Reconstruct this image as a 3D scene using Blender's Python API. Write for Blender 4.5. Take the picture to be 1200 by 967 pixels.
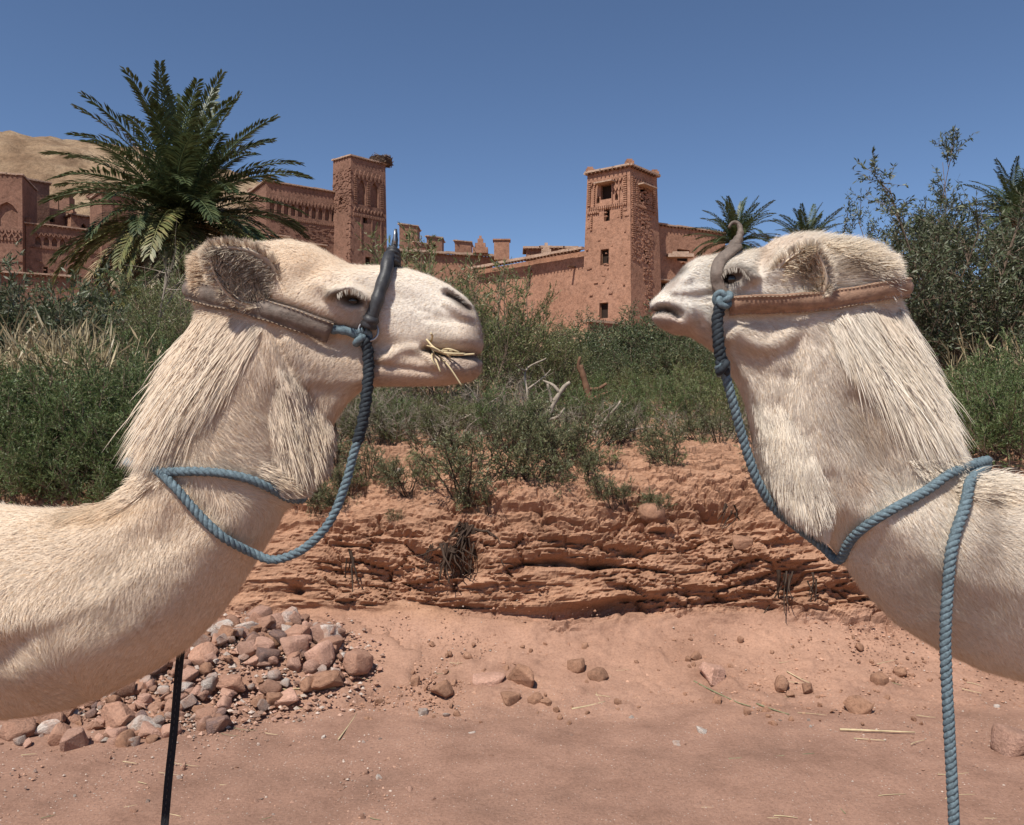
import bpy, bmesh, math, random
import numpy as np
from mathutils import Vector, Matrix

scene = bpy.context.scene
for _o in list(bpy.data.objects):
    bpy.data.objects.remove(_o)
COL = scene.collection
RAD = math.radians

# ------------------------------------------------------------------ camera
FPX, CX, CY, EYE = 950.0, 600.0, 483.5, 1.6      # focal length and centre in photo pixels, eye height in metres
cam_d = bpy.data.cameras.new('camera')
cam_d.sensor_width = 36.0
cam_d.lens = FPX / 1200.0 * 36.0
cam_d.clip_start = 0.05
cam_d.clip_end = 4000.0
cam_o = bpy.data.objects.new('camera', cam_d)
COL.objects.link(cam_o)
cam_o.location = (0, 0, EYE)
cam_o.rotation_euler = (RAD(90), 0, 0)
scene.camera = cam_o

# ------------------------------------------------------------------ sky and sun
SUN_DIR = Vector((-0.27, -0.49, 0.83)).normalized()      # towards the sun
SUN_EL = math.asin(SUN_DIR.z)
SUN_AZ = math.atan2(SUN_DIR.x, SUN_DIR.y)
world = bpy.data.worlds.new('World')
scene.world = world
world.use_nodes = True
wn = world.node_tree.nodes
wl = world.node_tree.links
wn.clear()
w_out = wn.new('ShaderNodeOutputWorld')
w_bg = wn.new('ShaderNodeBackground')
w_sky = wn.new('ShaderNodeTexSky')
w_sky.sky_type = 'NISHITA'
w_sky.sun_disc = False
w_sky.sun_elevation = SUN_EL
w_sky.sun_rotation = SUN_AZ
w_sky.altitude = 1800
w_sky.air_density = 0.85
w_sky.dust_density = 0.1
w_sky.ozone_density = 3.5
w_bg.inputs['Strength'].default_value = 0.090
wl.new(w_sky.outputs[0], w_bg.inputs['Color'])
wl.new(w_bg.outputs[0], w_out.inputs['Surface'])

sun_d = bpy.data.lights.new('sun', 'SUN')
sun_d.energy = 4.3
sun_d.angle = RAD(0.5)
sun_d.color = (1.0, 0.955, 0.88)
sun_o = bpy.data.objects.new('sun', sun_d)
COL.objects.link(sun_o)
sun_o.location = (0, -5, 20)
sun_o.rotation_euler = SUN_DIR.to_track_quat('Z', 'Y').to_euler()

scene.render.engine = 'CYCLES'
scene.view_settings.view_transform = 'Standard'
scene.view_settings.look = 'None'
scene.view_settings.exposure = 0.40
scene.view_settings.gamma = 1.0
scene.view_settings.use_curve_mapping = False

# ------------------------------------------------------------------ helpers
def P(px, py, d):
    """photo pixel at depth d (metres along the view axis)"""
    return np.array([(px - CX) / FPX * d, d, EYE - (py - CY) / FPX * d])

def tag(o, label=None, cat=None, group=None, kind=None):
    if label: o['label'] = label
    if cat: o['category'] = cat
    if group: o['group'] = group
    if kind: o['kind'] = kind
    return o

def empty(name, loc=(0, 0, 0), rz=0.0, label=None, cat=None, group=None):
    o = bpy.data.objects.new(name, None)
    o.empty_display_size = 0.1
    COL.objects.link(o)
    o.location = [float(c) for c in loc]
    o.rotation_euler = (0, 0, rz)
    return tag(o, label, cat, group)

def link(name, me, parent=None):
    o = bpy.data.objects.new(name, me)
    COL.objects.link(o)
    if parent is not None:
        o.parent = parent
    return o

def mesh_np(name, V, F, mat=None, col=None, nor=None, smooth=True):
    """mesh from numpy arrays; F is an (n,3) or (n,4) array or a list of such"""
    V = np.asarray(V, np.float32).reshape(-1, 3)
    Fs = F if isinstance(F, (list, tuple)) else [F]
    Fs = [np.asarray(f, np.int32) for f in Fs if len(f)]
    me = bpy.data.meshes.new(name)
    me.vertices.add(len(V))
    me.vertices.foreach_set('co', V.ravel())
    loops = np.concatenate([f.ravel() for f in Fs])
    tot = np.concatenate([np.full(len(f), f.shape[1], np.int32) for f in Fs])
    st = np.concatenate([[0], np.cumsum(tot)[:-1]]).astype(np.int32)
    me.loops.add(len(loops))
    me.loops.foreach_set('vertex_index', loops)
    me.polygons.add(len(tot))
    me.polygons.foreach_set('loop_start', st)
    me.polygons.foreach_set('loop_total', tot)
    me.polygons.foreach_set('use_smooth', np.full(len(tot), bool(smooth)))
    me.update(calc_edges=True)
    if col is not None:
        a = me.color_attributes.new('Col', 'FLOAT_COLOR', 'POINT')
        c = np.ones((len(V), 4), np.float32)
        c[:, :3] = col
        a.data.foreach_set('color', c.ravel())
    if nor is not None:
        n = np.asarray(nor, np.float32)
        n = n / np.maximum(np.linalg.norm(n, axis=1, keepdims=True), 1e-9)
        me.normals_split_custom_set_from_vertices(n.tolist())
    if mat is not None:
        me.materials.append(mat)
    return me

class MB:
    """collects simple solids into one mesh"""
    def __init__(s):
        s.v = []; s.f = []
    def add(s, verts, faces):
        b = len(s.v)
        s.v += [tuple(float(c) for c in p) for p in verts]
        s.f += [tuple(i + b for i in f) for f in faces]
    def box(s, c, size, ax=None):
        c = np.asarray(c, float); h = np.asarray(size, float) / 2
        A = np.eye(3) if ax is None else np.asarray(ax, float)
        vs = []
        for z in (-1, 1):
            for y in (-1, 1):
                for x in (-1, 1):
                    vs.append(c + A[0] * h[0] * x + A[1] * h[1] * y + A[2] * h[2] * z)
        s.add(vs, [(0, 2, 3, 1), (4, 5, 7, 6), (0, 1, 5, 4), (2, 6, 7, 3), (0, 4, 6, 2), (1, 3, 7, 5)])
    def tube(s, pts, rad, n=8, caps=True):
        V, F = tube_arrays(np.asarray(pts, float), rad, n)
        s.add(V, F)
        if caps:
            k = len(pts)
            b = len(s.v) - k * n
            s.f.append(tuple(b + i for i in reversed(range(n))))
            s.f.append(tuple(b + (k - 1) * n + i for i in range(n)))
    def build(s, name, mat, parent=None, smooth=False):
        me = bpy.data.meshes.new(name)
        me.from_pydata(s.v, [], s.f)
        me.update()
        if smooth:
            for p in me.polygons: p.use_smooth = True
        me.materials.append(mat)
        return link(name, me, parent)

def frames(pts):
    pts = np.asarray(pts, float)
    t = np.gradient(pts, axis=0)
    t /= np.maximum(np.linalg.norm(t, axis=1, keepdims=True), 1e-9)
    n = np.zeros_like(t)
    a = np.array([0, 0, 1.0]) if abs(t[0][2]) < 0.9 else np.array([1.0, 0, 0])
    n[0] = a - t[0] * a.dot(t[0]); n[0] /= np.linalg.norm(n[0])
    for i in range(1, len(t)):
        v = n[i - 1] - t[i] * n[i - 1].dot(t[i])
        n[i] = v / max(np.linalg.norm(v), 1e-9)
    return t, n, np.cross(t, n)

def tube_arrays(pts, rad, n=8):
    t, a, b = frames(pts)
    k = len(pts)
    rad = np.broadcast_to(np.asarray(rad, float), (k,))
    ang = np.arange(n) / n * 2 * np.pi
    V = pts[:, None] + rad[:, None, None] * (np.cos(ang)[None, :, None] * a[:, None] + np.sin(ang)[None, :, None] * b[:, None])
    F = []
    for i in range(k - 1):
        for j in range(n):
            j2 = (j + 1) % n
            F.append((i * n + j, i * n + j2, (i + 1) * n + j2, (i + 1) * n + j))
    return V.reshape(-1, 3), F

def spline(pts, step):
    """Catmull-Rom through pts, resampled at even arc length"""
    p = np.asarray(pts, float)
    q = np.vstack([2 * p[0] - p[1], p, 2 * p[-1] - p[-2]])
    out = []
    for i in range(1, len(q) - 2):
        t = np.linspace(0, 1, 24, endpoint=False)[:, None]
        a, b, c, d = q[i - 1], q[i], q[i + 1], q[i + 2]
        out.append(0.5 * ((2 * b) + (-a + c) * t + (2 * a - 5 * b + 4 * c - d) * t ** 2 + (-a + 3 * b - 3 * c + d) * t ** 3))
    out = np.vstack(out + [p[-1:]])
    s = np.concatenate([[0], np.cumsum(np.linalg.norm(np.diff(out, axis=0), axis=1))])
    m = max(int(s[-1] / step), 3)
    ss = np.linspace(0, s[-1], m)
    return np.stack([np.interp(ss, s, out[:, k]) for k in range(out.shape[1])], 1)

# ---- vectorised noise
def _hash(ix, iy, iz, seed):
    h = (ix.astype(np.int64) * 374761393 + iy.astype(np.int64) * 668265263 + iz.astype(np.int64) * 2147483647 + seed * 974634777) & 0xffffffff
    h = ((h ^ (h >> 13)) * 1274126177) & 0xffffffff
    h = ((h ^ (h >> 16)) * 2246822519) & 0xffffffff
    return ((h ^ (h >> 15)) & 0xffffff) / float(0xffffff)

def vnoise(x, y, z=0.0, seed=0):
    x, y, z = np.broadcast_arrays(np.asarray(x, float), np.asarray(y, float), np.asarray(z, float))
    ix, iy, iz = np.floor(x), np.floor(y), np.floor(z)
    fx, fy, fz = x - ix, y - iy, z - iz
    fx, fy, fz = [f * f * f * (f * (f * 6 - 15) + 10) for f in (fx, fy, fz)]
    r = 0
    for dx in (0, 1):
        for dy in (0, 1):
            for dz in (0, 1):
                wgt = (fx if dx else 1 - fx) * (fy if dy else 1 - fy) * (fz if dz else 1 - fz)
                r = r + wgt * _hash(ix + dx, iy + dy, iz + dz, seed)
    return r * 2 - 1

def fbm(x, y, z=0.0, oct=4, seed=0, gain=0.5):
    r = 0; a = 1.0; s = 0; f = 1.0
    for o in range(oct):
        r = r + a * vnoise(np.asarray(x) * f, np.asarray(y) * f, np.asarray(z) * f, seed + o * 17)
        s += a; a *= gain; f *= 2.03
    return r / s

def worley(x, y, seed=0):
    x = np.asarray(x, float); y = np.asarray(y, float)
    ix, iy = np.floor(x), np.floor(y)
    f1 = np.full(x.shape, 9.0); f2 = np.full(x.shape, 9.0); cid = np.zeros(x.shape)
    for dx in (-1, 0, 1):
        for dy in (-1, 0, 1):
            cx = ix + dx; cy = iy + dy
            px = cx + _hash(cx, cy, cx * 0, seed); py = cy + _hash(cx, cy, cx * 0 + 1, seed)
            d = np.hypot(px - x, py - y)
            h = _hash(cx, cy, cx * 0 + 2, seed)
            m = d < f1
            f2 = np.where(m, f1, np.minimum(f2, d))
            cid = np.where(m, h, cid)
            f1 = np.where(m, d, f1)
    return f1, f2, cid

def sstep(a, b, x):
    t = np.clip((np.asarray(x, float) - a) / (b - a), 0, 1)
    return t * t * (3 - 2 * t)

# ------------------------------------------------------------------ materials
def new_mat(name):
    m = bpy.data.materials.new(name)
    m.use_nodes = True
    nt = m.node_tree
    bs = nt.nodes['Principled BSDF']
    bs.inputs['Specular IOR Level'].default_value = 0.25
    return m, nt.nodes, nt.links, bs

def noise_node(N, L, co, scale, detail=6, rough=0.6, dist=0.0):
    n = N.new('ShaderNodeTexNoise')
    n.inputs['Scale'].default_value = scale
    n.inputs['Detail'].default_value = detail
    n.inputs['Roughness'].default_value = rough
    n.inputs['Distortion'].default_value = dist
    L.new(co, n.inputs['Vector'])
    return n

def ramp(N, L, fac, stops):
    r = N.new('ShaderNodeValToRGB')
    el = r.color_ramp.elements
    while len(el) < len(stops): el.new(0.5)
    for e, (p, c) in zip(el, stops):
        e.position = p; e.color = (*c, 1)
    L.new(fac, r.inputs['Fac'])
    return r

def mixc(N, L, fac, a, b, mode='MIX'):
    m = N.new('ShaderNodeMix'); m.data_type = 'RGBA'; m.blend_type = mode
    for sock, val in ((m.inputs[0], fac), (m.inputs[6], a), (m.inputs[7], b)):
        if hasattr(val, 'is_output'): L.new(val, sock)
        elif isinstance(val, (int, float)): sock.default_value = val
        else: sock.default_value = (*val, 1)
    return m.outputs[2]

def bump(N, L, bs, height, strength, dist, prev=None):
    b = N.new('ShaderNodeBump')
    b.inputs['Strength'].default_value = strength
    b.inputs['Distance'].default_value = dist
    L.new(height, b.inputs['Height'])
    if prev is not None: L.new(prev, b.inputs['Normal'])
    L.new(b.outputs[0], bs.inputs['Normal'])
    return b.outputs[0]

def earth_mat(name, c1, c2, c3, sc=1.0, speck=0.0, fine=1.0, stretch=None, rough=0.95, bd=0.02, straw=False):
    m, N, L, bs = new_mat(name)
    geo = N.new('ShaderNodeNewGeometry')
    co = geo.outputs['Position']
    if stretch:
        mp = N.new('ShaderNodeMapping'); mp.inputs['Scale'].default_value = stretch
        L.new(co, mp.inputs['Vector']); cs = mp.outputs[0]
    else: cs = co
    n1 = noise_node(N, L, co, 0.9 * sc, 8, 0.62)
    n2 = noise_node(N, L, cs, 7 * sc, 8, 0.7)
    n3 = noise_node(N, L, cs, 45 * sc * fine, 6, 0.7)
    r1 = ramp(N, L, n1.outputs['Fac'], [(0.32, c1), (0.52, c2), (0.7, c3)])
    r2 = ramp(N, L, n2.outputs['Fac'], [(0.3, (0.62, 0.6, 0.58)), (0.5, (1, 1, 1)), (0.72, (1.22, 1.2, 1.16))])
    c = mixc(N, L, 1.0, r1.outputs[0], r2.outputs[0], 'MULTIPLY')
    r3 = ramp(N, L, n3.outputs['Fac'], [(0.32, (0.7, 0.68, 0.66)), (0.52, (1, 1, 1)), (0.7, (1.18, 1.17, 1.15))])
    c = mixc(N, L, 1.0, c, r3.outputs[0], 'MULTIPLY')
    if speck:
        v = N.new('ShaderNodeTexVoronoi'); v.inputs['Scale'].default_value = 38 * sc
        v.inputs['Randomness'].default_value = 1.0
        L.new(co, v.inputs['Vector'])
        n4 = noise_node(N, L, co, 2.3 * sc, 3)
        th = N.new('ShaderNodeMath'); th.operation = 'MULTIPLY'
        L.new(n4.outputs['Fac'], th.inputs[0]); th.inputs[1].default_value = speck
        lt = N.new('ShaderNodeMath'); lt.operation = 'LESS_THAN'
        L.new(v.outputs['Distance'], lt.inputs[0]); L.new(th.outputs[0], lt.inputs[1])
        rc = N.new('ShaderNodeSeparateColor'); L.new(v.outputs['Color'], rc.inputs[0])
        cc = ramp(N, L, rc.outputs[0], [(0.0, (0.16, 0.10, 0.08)), (0.35, (0.33, 0.22, 0.17)), (0.7, (0.42, 0.31, 0.25)), (1.0, (0.62, 0.52, 0.45))])
        c = mixc(N, L, lt.outputs[0], c, cc.outputs[0])
    L.new(c, bs.inputs['Base Color'])
    bs.inputs['Roughness'].default_value = rough
    bs.inputs['Specular IOR Level'].default_value = 0.15
    b1 = bump(N, L, bs, n2.outputs['Fac'], 0.55, bd * 2)
    bump(N, L, bs, n3.outputs['Fac'], 0.6, bd * 0.5, b1)
    return m

def plain_mat(name, col, rough=0.7, var=0.25, sc=20, bs_bump=0.0, metal=0.0, spec=0.25):
    m, N, L, bs = new_mat(name)
    tc = N.new('ShaderNodeTexCoord')
    n = noise_node(N, L, tc.outputs['Object'], sc, 6, 0.65)
    lo = tuple(c * (1 - var) for c in col); hi = tuple(min(c * (1 + var), 1) for c in col)
    r = ramp(N, L, n.outputs['Fac'], [(0.3, lo), (0.7, hi)])
    L.new(r.outputs[0], bs.inputs['Base Color'])
    bs.inputs['Roughness'].default_value = rough
    bs.inputs['Metallic'].default_value = metal
    bs.inputs['Specular IOR Level'].default_value = spec
    if bs_bump: bump(N, L, bs, n.outputs['Fac'], 0.6, bs_bump)
    return m

def vcol_mat(name, rough=0.6, trans=0.0, spec=0.25, bump_sc=0, bump_d=0.0, tint=(1, 1, 1)):
    """colour comes from the mesh's own colour attribute (pigment of each hair, leaf or patch; mouth patches hold painted shade)"""
    m, N, L, bs = new_mat(name)
    a = N.new('ShaderNodeAttribute'); a.attribute_name = 'Col'
    c = a.outputs['Color']
    L.new(c, bs.inputs['Base Color'])
    bs.inputs['Roughness'].default_value = rough
    bs.inputs['Specular IOR Level'].default_value = spec
    if bump_sc:
        tc = N.new('ShaderNodeTexCoord')
        n = noise_node(N, L, tc.outputs['Object'], bump_sc, 5, 0.7)
        bump(N, L, bs, n.outputs['Fac'], 0.5, bump_d)
    if trans:
        t = N.new('ShaderNodeBsdfTranslucent')
        L.new(c, t.inputs['Color'])
        mx = N.new('ShaderNodeMixShader'); mx.inputs[0].default_value = trans
        out = N['Material Output'] if 'Material Output' in N else N.new('ShaderNodeOutputMaterial')
        L.new(bs.outputs[0], mx.inputs[1]); L.new(t.outputs[0], mx.inputs[2])
        L.new(mx.outputs[0], out.inputs['Surface'])
    return m

M = {}
def soil_mat(name):
    """one soil: greyer trodden dirt on the flat, pink sand on the slope, orange layered earth in the cut"""
    m, N, L, bs = new_mat(name)
    geo = N.new('ShaderNodeNewGeometry'); co = geo.outputs['Position']
    sep = N.new('ShaderNodeSeparateXYZ'); L.new(co, sep.inputs[0])
    mp = N.new('ShaderNodeMapping'); mp.inputs['Scale'].default_value = (0.5, 0.5, 2.4); L.new(co, mp.inputs['Vector'])
    n1 = noise_node(N, L, co, 1.3, 8, 0.62); n2 = noise_node(N, L, mp.outputs[0], 9, 8, 0.72); n3 = noise_node(N, L, co, 70, 6, 0.75); n0 = noise_node(N, L, co, 3.1, 5, 0.6)
    dirt = ramp(N, L, n1.outputs['Fac'], [(0.32, (0.255, 0.150, 0.108)), (0.5, (0.315, 0.182, 0.130)), (0.7, (0.365, 0.215, 0.155))])
    sand = ramp(N, L, n1.outputs['Fac'], [(0.3, (0.352, 0.198, 0.134)), (0.7, (0.418, 0.244, 0.170))])
    cut = ramp(N, L, n2.outputs['Fac'], [(0.28, (0.265, 0.145, 0.090)), (0.5, (0.375, 0.208, 0.130)), (0.72, (0.470, 0.278, 0.182))])
    def edge(sock, a, b, wob):
        ad = N.new('ShaderNodeMath'); ad.operation = 'MULTIPLY_ADD'; L.new(n0.outputs['Fac'], ad.inputs[0]); ad.inputs[1].default_value = wob; L.new(sock, ad.inputs[2])
        mr = N.new('ShaderNodeMapRange'); mr.interpolation_type = 'SMOOTHSTEP'; mr.inputs['From Min'].default_value = a + wob * 0.5; mr.inputs['From Max'].default_value = b + wob * 0.5
        L.new(ad.outputs[0], mr.inputs['Value']); return mr.outputs[0]
    c = mixc(N, L, edge(sep.outputs['Y'], 3.9, 4.9, 0.9), dirt.outputs[0], sand.outputs[0])
    c = mixc(N, L, edge(sep.outputs['Z'], 0.24, 0.36, 0.16), c, cut.outputs[0])
    r2 = ramp(N, L, n0.outputs['Fac'], [(0.3, (0.80, 0.78, 0.77)), (0.5, (1, 1, 1)), (0.72, (1.13, 1.13, 1.12))])
    c = mixc(N, L, 1.0, c, r2.outputs[0], 'MULTIPLY')
    r3 = ramp(N, L, n3.outputs['Fac'], [(0.32, (0.72, 0.70, 0.68)), (0.52, (1, 1, 1)), (0.7, (1.16, 1.15, 1.13))])
    c = mixc(N, L, 1.0, c, r3.outputs[0], 'MULTIPLY')
    v = N.new('ShaderNodeTexVoronoi'); v.inputs['Scale'].default_value = 60; L.new(co, v.inputs['Vector'])
    th = N.new('ShaderNodeMath'); th.operation = 'MULTIPLY'; L.new(n0.outputs['Fac'], th.inputs[0]); th.inputs[1].default_value = 0.36
    lt = N.new('ShaderNodeMath'); lt.operation = 'LESS_THAN'; L.new(v.outputs['Distance'], lt.inputs[0]); L.new(th.outputs[0], lt.inputs[1])
    rc = N.new('ShaderNodeSeparateColor'); L.new(v.outputs['Color'], rc.inputs[0])
    cc = ramp(N, L, rc.outputs[0], [(0.0, (0.18, 0.11, 0.085)), (0.4, (0.30, 0.185, 0.14)), (0.8, (0.40, 0.28, 0.22)), (1.0, (0.52, 0.42, 0.36))])
    inv = N.new('ShaderNodeMath'); inv.operation = 'SUBTRACT'; inv.inputs[0].default_value = 1.0; L.new(edge(sep.outputs['Y'], 4.2, 5.0, 0.5), inv.inputs[1])
    mul = N.new('ShaderNodeMath'); mul.operation = 'MULTIPLY'; L.new(lt.outputs[0], mul.inputs[0]); L.new(inv.outputs[0], mul.inputs[1])
    c = mixc(N, L, mul.outputs[0], c, cc.outputs[0])
    L.new(c, bs.inputs['Base Color']); bs.inputs['Roughness'].default_value = 0.95; bs.inputs['Specular IOR Level'].default_value = 0.12
    b1 = bump(N, L, bs, n2.outputs['Fac'], 0.5, 0.03)
    bump(N, L, bs, n3.outputs['Fac'], 0.7, 0.008, b1)
    return m
M['ground'] = soil_mat('red_soil')
M['bank'] = M['ground']
M['terrain'] = earth_mat('hillside_earth', (0.27, 0.15, 0.09), (0.35, 0.2, 0.12), (0.42, 0.27, 0.17), 0.3, bd=0.05)
M['hill'] = earth_mat('dry_hill_earth', (0.20, 0.125, 0.075), (0.33, 0.225, 0.14), (0.46, 0.34, 0.225), 0.13, fine=0.7, bd=0.9)
M['mud'] = earth_mat('rammed_earth_plaster', (0.190, 0.105, 0.074), (0.235, 0.130, 0.092), (0.275, 0.155, 0.110), 0.35, fine=0.5, bd=0.06)
M['mud2'] = earth_mat('paler_earth_plaster', (0.29, 0.155, 0.102), (0.345, 0.187, 0.124), (0.385, 0.215, 0.146), 0.35, fine=0.5, bd=0.06)  # paler version of the wall plaster
M['coping'] = earth_mat('pale_reed_coping', (0.36, 0.24, 0.17), (0.44, 0.31, 0.23), (0.52, 0.39, 0.30), 1.0, bd=0.05)
M['dark'] = plain_mat('unlit_room', (0.03, 0.018, 0.012), 0.9, 0.2, 4)
M['wood'] = plain_mat('weathered_wood', (0.16, 0.085, 0.05), 0.8, 0.35, 8)
M['leaf'] = vcol_mat('leaf_pigment', 0.45, 0.22, 0.35)
M['bark'] = plain_mat('grey_brown_bark', (0.17, 0.12, 0.085), 0.9, 0.4, 14, 0.01)
M['deadwood'] = plain_mat('bleached_dead_wood', (0.30, 0.245, 0.19), 0.85, 0.35, 25)
M['root'] = plain_mat('dark_root', (0.055, 0.035, 0.024), 0.9, 0.4, 25)
M['straw'] = plain_mat('dry_straw', (0.50, 0.40, 0.24), 0.8, 0.25, 12)
M['skin'] = vcol_mat('camel_hide', 0.75, 0.0, 0.15, 90, 0.004)
M['fur'] = vcol_mat('camel_hair', 0.62, 0.24, 0.2)
M['leather'] = plain_mat('grey_brown_leather', (0.150, 0.115, 0.092), 0.6, 0.42, 55, 0.006, spec=0.3)
M['leather_tan'] = plain_mat('tan_leather', (0.275, 0.165, 0.108), 0.65, 0.36, 55, 0.006, spec=0.28)
M['stitch'] = plain_mat('waxed_stitching', (0.36, 0.27, 0.19), 0.8, 0.3, 40)
M['black'] = plain_mat('black_wrapping', (0.035, 0.034, 0.036), 0.5, 0.4, 60, 0.002, spec=0.4)
M['webbing'] = plain_mat('black_webbing', (0.016, 0.016, 0.018), 0.8, 0.3, 150, 0.001)
M['rope'] = plain_mat('blue_grey_rope_fibre', (0.118, 0.160, 0.180), 0.85, 0.5, 170, 0.0015)
M['rope_dark'] = plain_mat('dark_slate_cord', (0.024, 0.030, 0.036), 0.75, 0.5, 120, 0.0015)
M['metal'] = plain_mat('worn_steel', (0.38, 0.37, 0.36), 0.4, 0.3, 60, 0.0, metal=0.9)
M['eye'] = plain_mat('dark_wet_eye', (0.012, 0.008, 0.006), 0.08, 0.2, 30, spec=0.6)
# ------------------------------------------------------------------ ground, bank, hillside
def bank_shift(x):
    return 0.16 * vnoise(np.asarray(x) * 0.55 + 3.1, 0.5, seed=5) + 0.05 * vnoise(np.asarray(x) * 2.1, 0.5, seed=6)

PY = np.array([3.9, 4.35, 4.75, 5.05, 5.25, 5.31, 5.37, 5.46, 5.62, 5.85, 6.15, 6.7, 7.6])
PZ = np.array([-0.10, 0.008, 0.09, 0.19, 0.30, 0.46, 0.63, 0.80, 0.97, 1.14, 1.27, 1.36, 1.44])

def bank_z(x, y):
    """height of the bank top or its slopes, for standing things on it"""
    return np.interp(np.asarray(y) - bank_shift(x), PY, PZ)

def terr(x, y):
    x = np.asarray(x, float); y = np.asarray(y, float)
    left = np.interp(y, [6, 7.6, 12, 20, 30, 45, 60, 80, 95, 120, 160, 240], [1.24, 1.40, 1.8, 2.5, 3.6, 5.4, 8.0, 12.4, 17.0, 20, 23, 26])
    right = np.interp(y, [6, 7.6, 12, 20, 30, 45, 60, 70, 95, 120, 160, 240], [1.24, 1.40, 1.8, 2.4, 3.4, 5.2, 7.3, 8.6, 10.0, 11, 12, 13])
    k = sstep(-0.22, 0.02, x / np.maximum(y, 5))
    z = left * (1 - k) + right * k
    z = z + 0.012 * y * fbm(x * 0.12, y * 0.12, 0, 3, seed=31) * sstep(7, 20, y)
    return z

def build_ground():
    def axis(a, b, fa, fb, fine, coarse_n):
        lo = fa - (fa - a) * np.linspace(1, 0, coarse_n, endpoint=False) ** 3
        hi = fb + (b - fb) * np.linspace(0, 1, coarse_n + 1)[1:] ** 3
        return np.concatenate([lo, np.arange(fa, fb, fine), hi])
    xs = axis(-2500, 2500, -3.4, 3.4, 0.026, 26)
    ys = axis(-2500, 2500, 2.5, 5.3, 0.026, 26)
    X, Y = np.meshgrid(xs, ys, indexing='ij')
    near = sstep(12, 5, np.abs(X)) * sstep(9, 6, np.abs(Y))
    Z = near * (0.022 * fbm(X * 0.9, Y * 1.1, 0, 3, seed=3) + 0.010 * fbm(X * 6, Y * 6, 0, 4, seed=9) + 0.006 * np.maximum(fbm(X * 14, Y * 14, 0, 3, seed=12), 0))
    nx, ny = X.shape
    idx = np.arange(nx * ny).reshape(nx, ny)
    F = np.stack([idx[:-1, :-1], idx[1:, :-1], idx[1:, 1:], idx[:-1, 1:]], -1).reshape(-1, 4)
    o = link('ground', mesh_np('ground', np.stack([X, Y, Z], -1).reshape(-1, 3), F, M['ground']))
    tag(o, kind='structure')

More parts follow.
